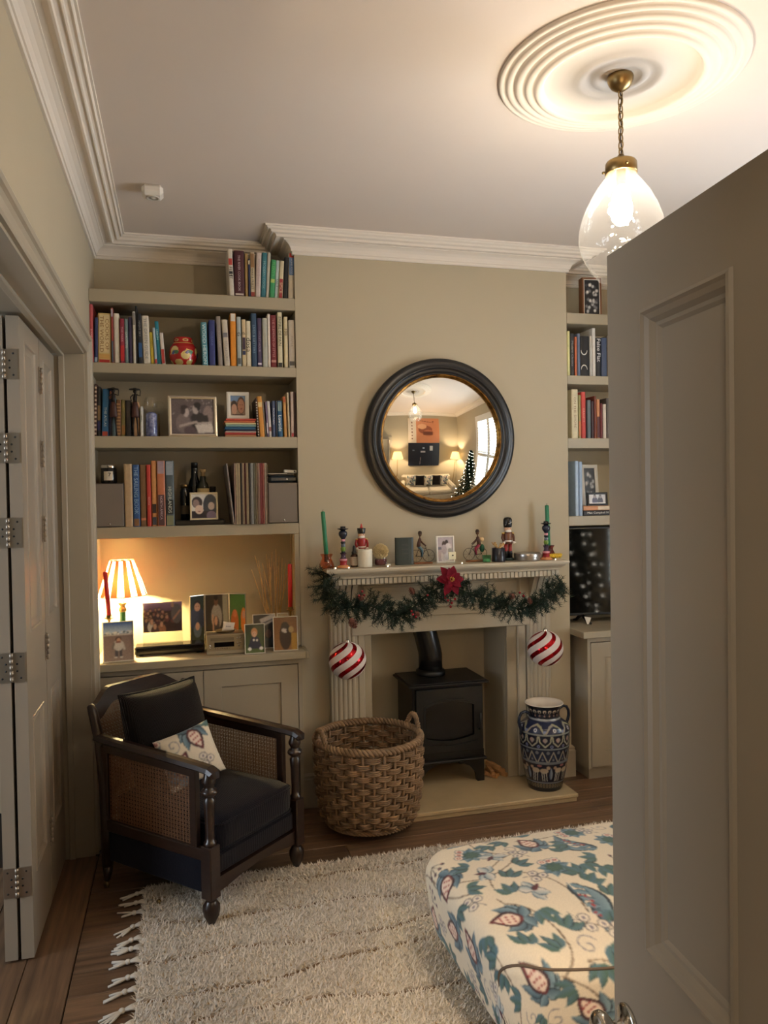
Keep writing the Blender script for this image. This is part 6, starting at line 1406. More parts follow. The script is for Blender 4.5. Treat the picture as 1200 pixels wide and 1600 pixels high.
# ------------------------------------------------------------------ things along the mantel shelf
MS = MZ+.0006; MY = 3.86
def mpos(px, Y=MY, py=880): return onY(px, py, Y).x
M_AMBER = thin_glass('amber_glass', (.86, .36, .12), milk=.12); M_RUBY = thin_glass('ruby_glass', (.55, .10, .07), milk=.10)
def votive_holder(px, label, gm, pxt, Y=MY):
    x = mpos(px, Y); t = thing('glass_candleholder', label, 'candle holder', (x, Y, MS))
    MB().lathe([(0, .001), (.036, .001), (.038, .005), (.037, .018), (.030, .036), (.024, .048), (.024, .056), (.031, .068), (.032, .072)], 28, wob=lambda a, z: 1+.03*math.cos(12*a)).build('outer_glass', gm, t)
    MB().lathe([(0, .03), (.014, .032), (.015, .040), (.015, .070), (.013, .072)], 20).build('candle_cup', gm, t)
    return x
def straight_candle(x, Y, z0, z1, label, lean):
    t = thing('dinner_candle', label, 'candle', (x, Y, z0)); L = z1-z0
    MB().tube([(0, 0, 0), (lean*.5, 0, L*.5), (lean, 0, L-.004), (lean, 0, L)], [.0115, .0115, .0108, .006], 14).build('wax', M_GREENC, t); MB().tube([(lean, 0, L-.002), (lean+.001, 0, L+.009)], .0012, 5).build('wick', M_BLACK, t)
x = votive_holder(510.5, 'amber ribbed glass candle holder at the left end of the mantel', M_AMBER, 505)
straight_candle(x+.001, MY, MS+.0335, onY(506, 799, MY).z, 'green dinner candle in the amber holder at the mantel left end', mpos(506, MY, 800)-mpos(512, MY, 862))
x = votive_holder(857.5, 'dark red glass candle holder behind the right painted candlestick', M_RUBY, 858, 3.93)
straight_candle(x+.001, 3.93, MS+.0335, onY(857.5, 789, 3.93).z, 'green dinner candle in the dark red holder at the mantel right end', mpos(857, 3.93, 790)-mpos(860, 3.93, 848))
def candlestick(px, label, Y=3.85):
    t = thing('painted_candlestick', label, 'candlestick', (mpos(px, Y), Y, MS)); C = {'k': (26, 26, 34), 'r': (150, 34, 40), 'p': (206, 140, 150), 'g': (110, 140, 56), 's': (96, 106, 116), 'v': (70, 50, 70), 'o': (206, 140, 90), 'b': (40, 44, 60)}
    segs = [([(0, 0), (.033, 0), (.034, .004), (.030, .009), (.020, .014)], 'o'), ([(.020, .014), (.017, .022), (.018, .030), (.020, .036)], 'r'), ([(.020, .036), (.021, .042), (.018, .046)], 'p'), ([(.018, .046), (.013, .052), (.011, .064), (.016, .072), (.017, .075)], 'v'), ([(.017, .075), (.010, .078), (.0105, .084)], 'k'), ([(.0105, .084), (.013, .092), (.013, .100), (.010, .106)], 'g'),
            ([(.010, .106), (.012, .112), (.010, .122)], 's'), ([(.010, .122), (.013, .128), (.010, .134)], 'k'), ([(.010, .134), (.0105, .142), (.009, .146)], 'p'), ([(.009, .146), (.013, .152), (.021, .164), (.023, .174), (.020, .184), (.011, .190)], 'b'), ([(.011, .190), (.018, .194), (.028, .197), (.029, .200), (.016, .201)], 'k'), ([(.016, .201), (.013, .204), (.014, .210), (.009, .211), (0, .208)], 'k')]
    for pf, c in segs: MB().lathe(pf, 20).build('turned_section', mat('lacquer', C[c], .25), t)
candlestick(536.6, 'painted turned candlestick beside the amber holder'); candlestick(853.8, 'painted turned candlestick in front of the dark red holder')
b_ = thing('dropper_bottle', 'small brown bottle with black dropper and white label', 'bottle', (mpos(553.5, 3.88), 3.88, MS))
MB().lathe([(0, 0), (.019, 0), (.020, .003), (.020, .055), (.016, .062), (.010, .066)], 22).build('glass', mat('brown_glass', (54, 26, 12), .1), b_)
MB().lathe([(.0203, .008), (.0203, .052)], 22).build('label', mat('paper_label2', (190, 178, 160), .7), b_); MB().lathe([(.010, .064), (.013, .066), (.013, .076), (.009, .080), (.007, .100), (.005, .108), (0, .110)], 18).build('dropper', M_BLACK, b_)
for k in range(4): words('label_print', ('SERUM', 'face oil', '30 ml', 'No 4')[k], .018-.003*k, .005, mat('ink2', (90, 84, 76), .7), b_, lambda a, q, k=k: (a*.95, -math.sqrt(max(1e-6, .0208**2-(a*.95)**2)), .044-.009*k+q))
def nutcracker(px, Y, label, hat, zt, guard):
    x = mpos(px, Y); H = zt-MS; t = thing('nutcracker', label, 'figurine', (x, Y, MS)); s = H/.215
    def L(pf, nm_, c, n=16, xo=0, yo=0): MB().lathe([(r*s, z*s) for r, z in pf], n).build(nm_, mat('toy_paint', c, .3), t, (xo*s, yo*s, 0))
    coat = (150, 30, 34) if not guard else (96, 56, 34); legs = (150, 34, 34); boot = (26, 30, 34)
    L([(0, 0), (.030, 0), (.030, .012), (0, .012)], 'base', (40, 60, 62) if guard else (60, 30, 30))
    for o in (-.0115, .0115): L([(0, .012), (.011, .012), (.011, .044), (.0095, .046)], 'boot', boot, 12, o); L([(.0095, .046), (.0095, .085), (0, .086)], 'trouser_leg', legs, 12, o)
    L([(0, .082), (.022, .082), (.024, .090), (.020, .104), (.024, .132), (.021, .140), (0, .141)], 'coat', coat)
    L([(.0232, .094), (.0232, .100)], 'belt', (230, 226, 216))
    for o in (-1, 1):
        MB().tube([(o*.024*s, 0, .134*s), (o*.031*s, -.002*s, .112*s), (o*.027*s, -.012*s, .094*s)], [.0075*s, .0065*s, .006*s], 8).build('arm', mat('toy_paint', coat, .3), t)
        MB().ball((o*.026*s, -.014*s, .089*s), .0065*s, 8, 6).build('hand', mat('toy_paint', (230, 224, 214), .3), t); MB().lathe([(0, .139*s), (.009*s, .138*s), (.010*s, .133*s), (0, .132*s)], 12).build('epaulette', mat('toy_paint', (206, 170, 80), .3), t, (o*.023*s, 0, 0))
    L([(0, .139), (.010, .139), (.017, .145), (.0175, .165), (0, .166)], 'head', (222, 180, 150))
    MB().ball((0, -.008*s, .146*s), (.016*s, .012*s, .010*s), 12, 8).build('beard', mat('toy_fur', (232, 228, 220), .8), t)
    MB().lathe([(.0178*s, .150*s), (.0185*s, .160*s), (.0178*s, .168*s)], 16, a0=.2, a1=PI-.2).build('hair', mat('toy_fur', (232, 228, 220), .8), t)
    for o in (-1, 1): MB().ball((o*.006*s, -.0168*s, .159*s), .0018*s, 6, 4).build('eye', M_BLACK, t)
    if guard:
        L([(.018, .164), (.021, .168), (.0225, .185), (.022, .203), (.016, .213), (0, .215)], 'bearskin_hat', (16, 16, 17), 20)
        MB().tube([(-.020*s, -.012*s, .176*s), (0, -.0235*s, .184*s), (.016*s, -.017*s, .192*s)], .0012*s, 5).build('hat_cord', M_WHITE, t); MB().tube([(.029*s, -.016*s, .090*s), (.034*s, -.02*s, .088*s)], .003*s, 6).build('staff_tip', M_WHITE, t)
    else:
        L([(.0185, .164), (.019, .166), (.022, .190), (.021, .192), (0, .192)], 'tall_hat', (20, 20, 22), 20); L([(0, .192), (.008, .192), (.006, .200), (.003, .212), (0, .215)], 'hat_plume', (176, 60, 56), 10)
nutcracker(565.5, 3.92, 'red-coated nutcracker in a black hat behind the white candle', 0, onY(565.5, 818, 3.92).z, False)
nutcracker(794, 3.90, 'guardsman nutcracker in a tall black bearskin on the mantel', 0, onY(794, 808, 3.90).z, True)
cx = mpos(570.3, 3.845); r = (mpos(581.4, 3.845)-mpos(559.2, 3.845))/2; hz = onY(570, 858, 3.845).z-MS
t = thing('pillar_candle', 'plain white pillar candle standing before the red nutcracker', 'candle', (cx, 3.845, MS)); MB().lathe([(0, 0), (r*.97, 0), (r, .003), (r, hz-.003), (r*.96, hz), (r*.3, hz-.004), (0, hz-.005)], 32).build('wax', mat('ivory_wax', (222, 216, 196), .45), t); MB().tube([(0, 0, hz-.006), (.001, 0, hz+.006)], .0013, 5).build('wick', M_BLACK, t)
x = mpos(595, 3.87); t = thing('gift_jar', 'glass jar with cream pompom top and dark red contents', 'jar', (x, 3.87, MS)); rn = random.Random(1)
MB().lathe([(0, .002), (.030, .002), (.033, .006), (.033, .046), (.030, .052)], 26).build('glass', M_GLASS, t); MB().lathe([(0, .005), (.030, .006), (.031, .010), (.030, .034), (0, .036)], 20).build('contents', mat('potpourri', (96, 26, 30), .7, var=.5, vscale=90), t)
pm = MB(); n0 = 420
for i in range(n0):
    z_ = 1-2*(i+.5)/n0; a = i*2.39996; q = math.sqrt(1-z_*z_); d = Vector((q*math.cos(a), q*math.sin(a), z_)); L = .040*(.90+.2*rn.random()); p0 = Vector((0, 0, .075)); u_ = d.orthogonal().normalized()*.0028; w_ = d.cross(u_); e_ = p0+d*L
    pm.add([p0+d*.015-u_, p0+d*.015+u_, e_+u_*1.3, e_-u_*1.3, p0+d*.015-w_, p0+d*.015+w_, e_+w_*1.3, e_-w_*1.3], [(0, 1, 2, 3), (4, 5, 6, 7)])
pm.ball((0, 0, .075), .034, 14, 10); tag(pm.build('pompom', mat('cream_wool_yarn', (226, 210, 170), .9), t), kind='stuff')
x = mpos(606, 3.83); t = thing('glass_tealight', 'tiny clear glass tealight beside the pompom jar', 'candle', (x, 3.825, MS)); MB().lathe([(0, .001), (.015, .001), (.016, .003), (.017, .022)], 18).build('glass', M_GLASS, t); MB().lathe([(0, .003), (.013, .003), (.013, .012), (0, .012)], 16).build('wax', M_WHITE, t)
x0, x1 = mpos(619, 3.87), mpos(646, 3.87); H = onY(630, 840, 3.87).z-MS
t = make_book((x1-x0), H, .03, (38, 50, 48)); t.name = 'gift_box'; t.location = (x0, 3.862, MS); tag(t, 'dark green upright box with faint lettering on the mantel', 'box')
for k, (w_, tx) in enumerate(((.030, 'NOEL'), (.036, 'winter'), (.030, 'edition'))): words('box_print', tx, w_, .010, mat('faint_print', (86, 84, 84), .6), t, lambda a, q, k=k: ((x1-x0)/2+a, -.0009, H*(.74-.16*k)+q))
def rider(px, label, flip, cloth, Y=3.885, bag=None, hx=0.):
    t = thing('bicycle_figurine', label, 'figurine', (mpos(px, Y), Y, MS)); S = -1 if flip else 1; M_W = mat('wire_black', (36, 28, 24), .5, .3); R = .0325
    MB().box(-.052, .052, -.016, .016, 0, .009, c=.003).build('wooden_base', mat('toy_base', (142, 88, 50), .5, var=.3, vscale=30, stretch=(1, 6, 6)), t)
    for xo in (-.036, .034):
        w = MB().tube([(xo+R*math.cos(2*PI*i/32), 0, .010+R+R*math.sin(2*PI*i/32)) for i in range(32)], .0013, 5, closed=True)
        for k in range(8): w.tube([(xo, 0, .010+R), (xo+R*math.cos(k*PI/4), 0, .010+R+R*math.sin(k*PI/4))], .0005, 4)
        w.ball((xo, 0, .010+R), .003, 8, 6).build('wheel', M_W, t)
    zc = .010+R; f = MB()
    for a, b in (((-.036, zc), (-.018, zc+.045)), ((-.018, zc+.045), (.016, zc+.040)), ((.034, zc), (.016, zc+.052)), ((-.002, zc-.006), (-.020, zc+.048)), ((-.002, zc-.006), (.017, zc+.042)), ((-.036, zc), (-.002, zc-.006)), ((-.027, zc+.052), (-.012, zc+.050))): f.tube([(S*a[0], 0, a[1]), (S*b[0], 0, b[1])], .0015, 6)
    f.tube([(S*.016, -.014, zc+.054), (S*.013, 0, zc+.052), (S*.016, .014, zc+.054)], .0014, 6); f.build('cycle_frame', M_W, t)
    hx_ = S*-.022
    MB().tube([(hx_, 0, zc+.048), (hx_+S*.002, 0, zc+.066), (hx_+S*.008, 0, zc+.088), (hx_+S*.008, 0, zc+.096)], [.011, .0105, .009, .004], 10).build('torso', mat('toy_brown', (76, 46, 32), .6), t)
    for o in (-.007, .007):
        MB().tube([(hx_+S*.008, o, zc+.084), (hx_+S*.022, o*1.4, zc+.068), (S*.015, o*1.6, zc+.055)], [.0035, .003, .0028], 6).build('arm', mat('toy_brown', (76, 46, 32), .6), t)
        MB().tube([(hx_+S*.002, o, zc+.048), (hx_+S*.020, o, zc+.030), (hx_+S*.018, o, zc-.004)], [.0075, .006, .0035], 8).build('leg', mat('toy_cloth', cloth, .7), t)
    MB().tube([(hx_+S*.008, 0, zc+.094), (hx_+S*.008+hx, 0, zc+.106)], .003, 6).ball((hx_+S*.009+hx, 0, zc+.116), (.010, .010, .014), 10, 8).build('head', mat('toy_head', (84, 58, 38), .7), t)
    MB().lathe([(.0108, zc+.118), (.0112, zc+.122), (.008, zc+.131), (0, zc+.133)], 14, (hx_+S*.009+hx, 0, 0)).build('cap', mat('toy_cap', (62, 44, 30), .8), t)
    if bag:
        MB().ball((S*-.040, 0, zc+.030), (.013, .012, .022), 10, 8).build('pannier', mat('toy_cloth', bag, .8), t); MB().ball((hx_+S*-.016, .002, zc+.078), (.014, .010, .012), 10, 8).build('back_bundle', mat('toy_cloth', (206, 176, 130), .8), t)
rider(660.5, 'wire bicycle with brown rider in blue, left of the white photo', False, (90, 124, 136))
rider(743, 'wire bicycle with brown rider in pink and a green bag', True, (150, 44, 66), bag=(30, 78, 52))
def ph_kiss(p, w, h): p.rect(0, w, 0, h, (180, 170, 176)); p.ell(w*.5, h*.2, w*.3, h*.34, (206, 202, 204)); p.ell(w*.42, h*.72, w*.13, h*.13, (58, 50, 56)); p.ell(w*.60, h*.80, w*.11, h*.10, (50, 44, 50)); p.ell(w*.7, h*.6, w*.2, h*.16, (214, 208, 208)); p.ell(w*.42, h*.5, w*.18, h*.2, (176, 166, 172)); p.rect(0, w*.25, h*.5, h*.6, (110, 110, 120)); p.ell(w*.8, h*.45, w*.14, h*.1, (150, 150, 140))
frame('white framed photograph of an embracing couple on the mantel', 683, 711, 837, 880, 3.885, MZ, .0085, M_WHITE, ph_kiss, .08, 0, .010)
t = thing('photo_block', 'small clear block holding a cream card with a black dot', 'card', (mpos(705.5, 3.855), 3.856, MS)); MB().box(-.020, .020, -.004, .004, .02, .060, c=.001).build('card', mat('cream_card', (222, 218, 186), .6), t, (.004, 0, 0)); MB().lathe([(0, 0), (.0042, .0), (0, .0004)], 14, xf=Matrix.Translation((.007, -.0045, .042)) @ Matrix.Rotation(PI/2, 4, 'X')).build('dot', M_BLACK, t); MB().box(-.028, .024, -.010, .010, 0, .020, c=.002).build('clear_block', M_GLASS, t)
x = mpos(760, 3.83); t = thing('green_votive', 'small green glass votive by the second bicycle figurine', 'candle', (x, 3.826, MS)); MB().lathe([(0, .001), (.020, .001), (.022, .004), (.024, .036), (.0245, .038)], 22).build('glass', thin_glass('green_glass', (.24, .62, .34), milk=.1), t); MB().lathe([(0, .004), (.017, .004), (.017, .018), (0, .019)], 16).build('wax', M_WHITE, t)
x = mpos(779, 3.845); t = thing('match_pot', 'dark lidded pot full of pale match sticks', 'pot', (x, 3.845, MS)); r = .036
MB().lathe([(0, 0), (r, 0), (r+.001, .003), (r, .036), (r-.001, .038), (r-.001, .072), (r-.004, .074), (r-.005, .05), (0, .05)], 26).build('pot', mat('dark_ceramic', (26, 27, 38), .3), t); rn = random.Random(7); M_MATCH = mat('matchwood', (214, 178, 120), .7); M_TIP = mat('match_tip', (190, 140, 80), .7)
for i in range(14):
    a = rn.uniform(0, 6.28); e = Vector((math.cos(a)*.034, math.sin(a)*.026, .092+.012*rn.random())); b0 = Vector((-math.cos(a)*.012, -math.sin(a)*.012, .052)); m_ = MB().tube([b0, e], .0024, 5).build('match', M_MATCH, t); MB().ball(e, .0034, 6, 5).build('match_head', M_TIP, m_)
x = mpos(824, 3.86); r = (mpos(843, 3.86)-mpos(805, 3.86))/2; t = thing('round_tin', 'low round silver tin with a lid on the mantel', 'tin', (x, 3.86, MS)); M_TIN = mat('tinplate', (176, 170, 164), .28, .9)
MB().lathe([(0, 0), (r*.95, 0), (r*.97, .003), (r*.97, .020)], 36).build('tin_body', M_TIN, t); MB().lathe([(r*.99, .016), (r, .018), (r, .036), (r*.98, .040), (r*.93, .041), (r*.91, .039), (0, .039)], 36).build('lid', M_TIN, t)
x = mpos(872, 3.86); t = thing('yellow_twist', 'small yellow twisted beeswax stick at the mantel right end', 'ornament', (x, 3.90, MS+.013)); braid(MB(), [(-.040+.0042*i, 0, 0) for i in range(20)], .0065, 3, False, 2, 1.).build('twist', mat('beeswax', (222, 184, 44), .4), t); t.location.z = MS+.0145
# fairy lights lying along the shelf edge
fl = thing('fairy_lights', 'fine wire of tiny warm lights along the mantel edge', 'fairy lights', (0, 0, MS)); bulbs = [(524, 3.80), (545, 3.80), (606, 3.795), (722, 3.805), (868, 3.80)]
MB().tube([(mpos(p_, y_), y_, .0012) for p_, y_ in bulbs], .0006, 4).build('wire', mat('copper_wire', (150, 100, 60), .3, 1.), fl); M_FLB = glow('fairy_bulb', (1, .86, .62), 4); q0 = None
for p_, y_ in bulbs:
    loc = (mpos(p_, y_), y_-.001, .0036)
    if q0: again(q0, 'tiny_bulb', fl, loc)
    else: q0 = MB().ball((0, 0, 0), .0032, 8, 6).build('tiny_bulb', M_FLB, fl, loc)

# ------------------------------------------------------------------ fir garland
gl = thing('fir_garland', 'dark green fir garland with cones and a red poinsettia along the mantel', 'garland', (1.375, 3.75, 1.05))
rn = random.Random(31)
gp = [(505, 893, 3.90), (507, 915, 3.80), (516, 935, 3.76), (533, 950, 3.75), (556, 948, 3.74), (580, 946, 3.74), (604, 956, 3.74), (624, 962, 3.74), (645, 950, 3.74), (662, 934, 3.74), (682, 920, 3.73), (703, 915, 3.73), (724, 924, 3.73), (745, 932, 3.73), (768, 938, 3.74), (790, 946, 3.74), (812, 952, 3.74), (832, 946, 3.74), (850, 935, 3.75), (866, 922, 3.76), (878, 908, 3.80)]
GP = [onY(a, b, c)-gl.location for a, b, c in gp]
def along(t): 
    k = min(int(t*(len(GP)-1)), len(GP)-2); f = t*(len(GP)-1)-k; return GP[k].lerp(GP[k+1], f), (GP[k+1]-GP[k]).normalized()
MB().tube(GP, .006, 6).build('wire_core', mat('garland_wire', (36, 50, 34), .8), gl)
nb = MB(); nc = 430
for i in range(nc):
    p0, tg_ = along((i+.5)/nc); a = i*2.4+rn.uniform(-.5, .5); n1 = tg_.orthogonal().normalized(); n2 = tg_.cross(n1)
    d = (n1*math.cos(a)+n2*math.sin(a)+tg_*rn.uniform(-.7, .7)); d.y = d.y*.75-.12; d.z -= .12; d.normalize(); L = rn.uniform(.05, .098)
    if p0.y > -.02 and d.y > 0: d.y = -d.y*.3
    tip = p0+d*L; mi = rn.choice((0, 0, 1, 2)); nb.tube([p0, tip], [.002, .0012], 4, 0, caps=False)
    for q in range(42):
        f = .12+.9*q/42; b = p0.lerp(tip, min(f, 1)); w1 = d.orthogonal().normalized(); w2 = d.cross(w1); aa = q*2.4
        nd2 = (w1*math.cos(aa)+w2*math.sin(aa))*.9+d*(.5 if f < 1 else 1.3); nd2.normalize(); e = b+nd2*rn.uniform(.018, .030); s_ = nd2.cross(Vector((rn.random()-.5, rn.random()-.5, rn.random()-.5))).normalized()*.0017
        nb.add([b-s_, b+s_, e], [(0, 1, 2)], mi)
tag(nb.build('needles', [mat('fir_dark', (18, 38, 24), .7), mat('fir_mid', (27, 48, 30), .7), mat('fir_blue', (34, 56, 46), .7)], gl), kind='stuff')
def cone(loc, rot, s=1.):
    c = MB()
    c.lathe([(0, 0), (.008*s, .004*s), (.010*s, .02*s), (.005*s, .042*s), (0, .046*s)], 10)
    for k in range(44):
        z_ = (.003+.040*k/44)*s; a = k*2.4; r_ = (.0135*math.sin(PI*min(1, (k+8)/54))**.7)*s; d = Vector((math.cos(a), math.sin(a), 0)); u_ = Vector((-math.sin(a), math.cos(a), 0))*.0042*s
        b = d*r_*.35+Vector((0, 0, z_)); e = d*r_*1.35+Vector((0, 0, z_+.005*s)); c.add([b-u_, b+u_, e+u_*.8+Vector((0, 0, .001)), e-u_*.8+Vector((0, 0, .001)), e+Vector((0, 0, -.002*s))], [(0, 1, 2, 3), (3, 2, 4), (0, 3, 4), (1, 4, 2)])
    return c.build('pine_cone', mat('pine_cone', (110, 62, 46), .6, var=.3, vscale=60), gl, loc, rot)
for px, py, Y, s in ((547, 966, 3.655, 1.25), (640, 918, 3.685, .9), (564, 932, 3.68, .8), (800, 930, 3.68, .9), (648, 956, 3.68, .8), (826, 934, 3.68, .8)): cone(onY(px, py, Y)-gl.location, (rn.uniform(1.9, 2.7), rn.uniform(-.4, .4), rn.uniform(0, 3)), s)
M_BERRY = mat('red_berry', (130, 18, 26), .25); bq = None
for px, py in ((566, 924), (569, 930), (561, 931), (645, 960), (650, 964), (643, 955), (700, 938), (706, 942), (711, 936), (696, 934), (704, 948), (668, 930), (812, 926), (818, 931)):
    loc = onY(px, py, 3.672)-gl.location
    if bq: again(bq, 'berry', gl, loc)
    else: bq = MB().ball((0, 0, 0), .0065, 10, 8).build('berry', M_BERRY, gl, loc)
pc = bpy.data.objects.new('poinsettia', None); COL.objects.link(pc); pc.parent = gl; pc.location = onY(704, 906, 3.665)-gl.location; pc.rotation_euler = (PI/2-.25, 0, 0)
M_PET = mat('poinsettia_velvet', (104, 6, 28), .8, spec=.2, var=.2, vscale=30)
def petal(L, W, up):
    vs = []; n = 8
    for i in range(n+1):
        t_ = i/n; w_ = W*math.sin(PI*t_**.8)**.9*.5+.0004; z_ = up*L*t_-.25*L*t_*t_
        vs += [(L*t_, -w_, z_+.004*math.sin(PI*t_)), (L*t_, 0, z_), (L*t_, w_, z_+.004*math.sin(PI*t_))]
    return vs, [(3*i+j, 3*i+3+j, 3*i+4+j, 3*i+1+j) for i in range(n) for j in range(2)]
for ring_, (n, L, W, up) in enumerate(((6, .082, .046, .12), (5, .060, .036, .32), (4, .036, .022, .6))):
    for k in range(n):
        v_, f_ = petal(L*rn.uniform(.9, 1.08), W, up); MB().add(v_, f_, smooth=True).build('petal', M_PET, pc, (0, 0, .004*ring_), (0, 0, 2*PI*k/n+ring_*.5+rn.uniform(-.15, .15)))
for k in range(9): MB().tube([(.006*math.cos(k*2.4), .006*math.sin(k*2.4), .01), (.011*math.cos(k*2.4), .011*math.sin(k*2.4), .026)], [.001, .0022], 5).build('stamen', mat('stamen', (196, 170, 70), .5), pc)
# striped baubles
def bauble(px, py, Y, rpx, label):
    c = onY(px, py, Y); r = rpx*(c.y*.966+c.x*.257)/F; t = thing('striped_bauble', label, 'bauble', c, (0, 0, rn.uniform(0, 1)), 'candy-striped baubles hanging from the garland')
    nu, nv, k = 72, 30, 9; vs = []; fs = []; mi = []
    for j in range(nv+1):
        ph_ = -PI/2+PI*j/nv
        for i in range(nu): a = 2*PI*i/nu+1.55*math.sin(ph_)*1.0; vs.append((r*math.cos(ph_)*math.cos(a), r*math.cos(ph_)*math.sin(a), r*math.sin(ph_)))
    for j in range(nv):
        for i in range(nu): fs.append((j*nu+i, j*nu+(i+1) % nu, (j+1)*nu+(i+1) % nu, (j+1)*nu+i)); mi.append(0 if (i % 12) < 7 else 1)
    MB().add(vs, fs, mi, True).build('ball', [mat('glitter_white', (226, 216, 208), .55, bump=.4, bscale=900), mat('red_foil', (170, 12, 24), .12, .75)], t)
    MB().lathe([(.012, r-.002), (.012, r+.008), (.009, r+.011), (0, r+.011)], 16).build('cap', M_CHROME, t); MB().tube([(.006*math.cos(2*PI*i/14), 0, r+.016+.006*math.sin(2*PI*i/14)) for i in range(14)], .0009, 5, closed=True).build('hook', M_CHROME, t)
    up_ = .075; MB().tube([(0, 0, r+.021), (.001, .0, r+.021+up_)], .0007, 4).build('thread', mat('silver_thread', (210, 206, 200), .4), t)
bauble(543, 1032, 3.775, 29.5, 'red and white striped bauble at the left of the fireplace'); bauble(852, 1013, 3.79, 28, 'red and white striped bauble at the right above the vase')
# ------------------------------------------------------------------ the other half of the room (seen in the round mirror)
M_SOFA = mat('oatmeal_linen', (198, 188, 168), .85, bump=.15, bscale=400)
so = thing('sofa', 'long pale sofa under the large poster, seen in the mirror', 'sofa', (2.03, .80, 0))
b = MB(); b.box(-.95, .95, -.42, .40, .10, .30, c=.03); b.build('base', M_SOFA, so)
for s_ in (-1, 1): MB().box(min(s_*.95, s_*.79), max(s_*.95, s_*.79), -.42, .40, .30, .58, c=.05).build('arm', M_SOFA, so)
MB().box(-.95, .95, -.45, -.27, .30, .76, c=.06).build('backrest', M_SOFA, so)
for s_ in (-1, 1): MB().box(s_*.395-.39, s_*.395+.39, -.26, .40, .30, .45, c=.04).build('seat_cushion', M_SOFA, so); MB().box(s_*.395-.385, s_*.395+.385, -.27, -.13, .45, .73, c=.05).build('back_cushion', M_SOFA, so)
for sx in (-.88, .88):
    for sy in (-.38, .34): MB().lathe([(0, 0), (.018, 0), (.026, .10), (0, .10)], 12).build('leg', M_DARKWOOD, so, (sx, sy, 0))
pp = crewel(.42, .40, .012, 9, 1.4)
for i, x in enumerate((-.60, -.30, 0, .30, .60)):
    n, m = pp.nx-1, pp.ny-1; vs, fs = pillow(.30, .34, .12, n, m)
    if i % 2 == 0: o = colour_mesh('cushion', vs, fs, np.concatenate([pp.a.reshape(-1, 3)]*2), M_FAB)
    else: o = MB().add(vs, fs, smooth=True).build('cushion', M_CORD)
    o.location = (2.03+x, .80-.045, .655); o.rotation_euler = (.30, 0, rnd.uniform(-.1, .1)); tag(o, f"{'floral cream' if i % 2 == 0 else 'dark brown'} cushion on the sofa, {ORD[i]} from the door side", 'cushion', 'cushions on the sofa')
po = thing('poster', 'large orange and navy canvas poster on the wall behind the sofa', 'poster', (1.90, YF+.002, 1.93))
po.scale = (1.2, 1, 1.15)
MB().box(-.49, .49, 0, .028, -.74, .74, c=.003).build('canvas', mat('canvas_edge', (200, 190, 170), .8), po)
p = Pic(.98, 1.48, .012, (32, 36, 48)); p.rect(0, .98, .72, 1.48, (206, 134, 92)); p.rect(.74, .98, .72, 1.48, (222, 204, 180))
p.ell(.45, 1.12, .22, .13, (150, 84, 56)); p.ell(.36, 1.02, .16, .10, (184, 110, 74)); p.rect(.22, .52, .96, 1.06, (120, 66, 46)); p.ell(.55, 1.22, .14, .08, (226, 168, 124)); p.line([(.2, 1.34), (.6, 1.4)], .02, (140, 80, 54)); p.ell(.2, 1.38, .03, .015, (120, 60, 40))
for k in range(6): p.rect(.84, .88, .82+.1*k, .86+.1*k, (120, 70, 50))
p.rect(.22, .32, .48, .62, (206, 206, 206)); p.rect(.46, .60, .42, .46, (170, 170, 176)); p.rect(.48, .54, .54, .57, (150, 170, 190)); p.line([(.62, .05), (.60, .26)], .02, (150, 130, 130)); p.rect(.80, .86, .46, .50, (120, 130, 150))
o = pic_plane('picture', p, po, -.49, -.74, 0); o.matrix_local = Matrix.Translation((0, .0292, 0)) @ Matrix.Rotation(PI, 4, 'Z')
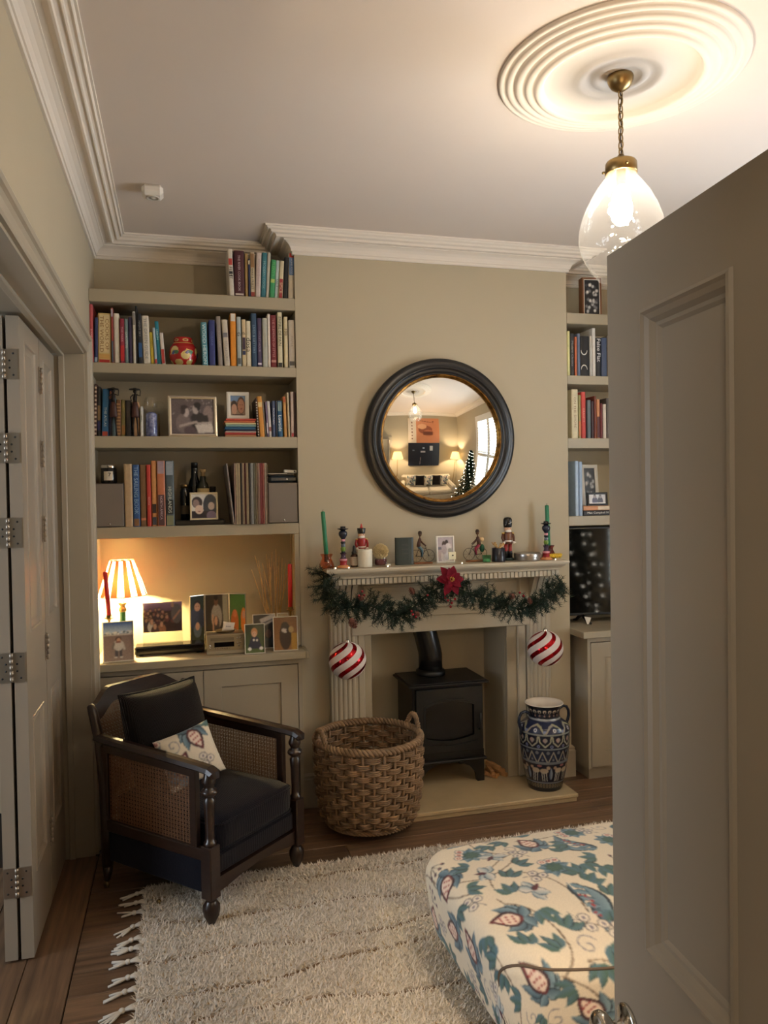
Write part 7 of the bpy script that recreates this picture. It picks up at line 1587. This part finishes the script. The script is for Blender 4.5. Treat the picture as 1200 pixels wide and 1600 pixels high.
def floor_lamp(x, y, label):
    t = thing('floor_lamp', label, 'lamp', (x, y, 0))
    MB().lathe([(0, 0), (.13, 0), (.135, .008), (.12, .018), (.02, .03), (.012, .05)], 28).build('base', M_BRASS, t); MB().tube([(0, 0, .04), (0, 0, 1.47)], .010, 10).build('pole', M_BRASS, t)
    n = 64; sv = [((.20-.075*j/4)*(1+.02*(k % 2))*math.cos(2*PI*k/n), (.20-.075*j/4)*(1+.02*(k % 2))*math.sin(2*PI*k/n), 1.36+.24*j/4) for j in range(5) for k in range(n)]
    MB().add(sv, [(j*n+k, j*n+(k+1) % n, (j+1)*n+(k+1) % n, (j+1)*n+k) for j in range(4) for k in range(n)]).build('shade', [fabric_shade('pleated_cream', (236, 220, 180), .5)], t)
    MB().ball((0, 0, 1.48), (.03, .03, .036), 14, 10).build('bulb', glow('floor_bulb', (1, .78, .54), FLOOR_W/(PI*4*PI*.032**2)), t)
floor_lamp(3.05, .62, 'brass floor lamp with pleated shade in the corner by the window'); floor_lamp(.93, .52, 'brass floor lamp with pleated shade between the door and the sofa')
# Christmas tree by the window
tx, ty = 2.90, 1.95; xt = thing('christmas_tree', 'green Christmas tree with tiny white lights beside the window', 'tree', (tx, ty, 0)); rn = random.Random(77)
MB().lathe([(0, 0), (.13, 0), (.12, .16), (.10, .17), (0, .17)], 24).build('pot', mat('tree_pot', (110, 76, 52), .7), xt); MB().tube([(0, 0, .15), (0, 0, 1.75)], [.022, .006], 8).build('trunk', mat('tree_bark', (64, 44, 32), .9), xt)
nb = MB(); tips = []
for i in range(330):
    f = (i/330)**.8; z_ = .28+1.45*f; L = (.44*(1-f)+.04)*rn.uniform(.75, 1.05); a = i*2.4
    if tx+math.cos(a)*L > XR-.12: L *= .5
    d = Vector((math.cos(a), math.sin(a), -.15)).normalized(); p0 = Vector((0, 0, z_)); tip = p0+d*L; tips.append(tip); nb.tube([p0, tip], [.004, .0015], 4, caps=False)
    for q in range(34):
        g = .15+.85*q/34; b0 = p0.lerp(tip, g); w1 = d.orthogonal().normalized(); w2 = d.cross(w1); nd2 = ((w1*math.cos(q*2.4)+w2*math.sin(q*2.4))+d*.6).normalized(); e = b0+nd2*.035; s_ = nd2.orthogonal().normalized()*.005; nb.add([b0-s_, b0+s_, e], [(0, 1, 2)])
tag(nb.build('needles', mat('tree_needles', (20, 40, 26), .9, spec=.1), xt), kind='stuff'); M_TL = glow('tree_bulb', (1, .90, .74), 22); q0 = None
for tp in tips[::3]:
    loc = tp*1.0+Vector((0, 0, .012))
    if q0: again(q0, 'tree_light', xt, loc)
    else: q0 = MB().ball((0, 0, 0), .0055, 8, 6).build('tree_light', M_TL, xt, loc)
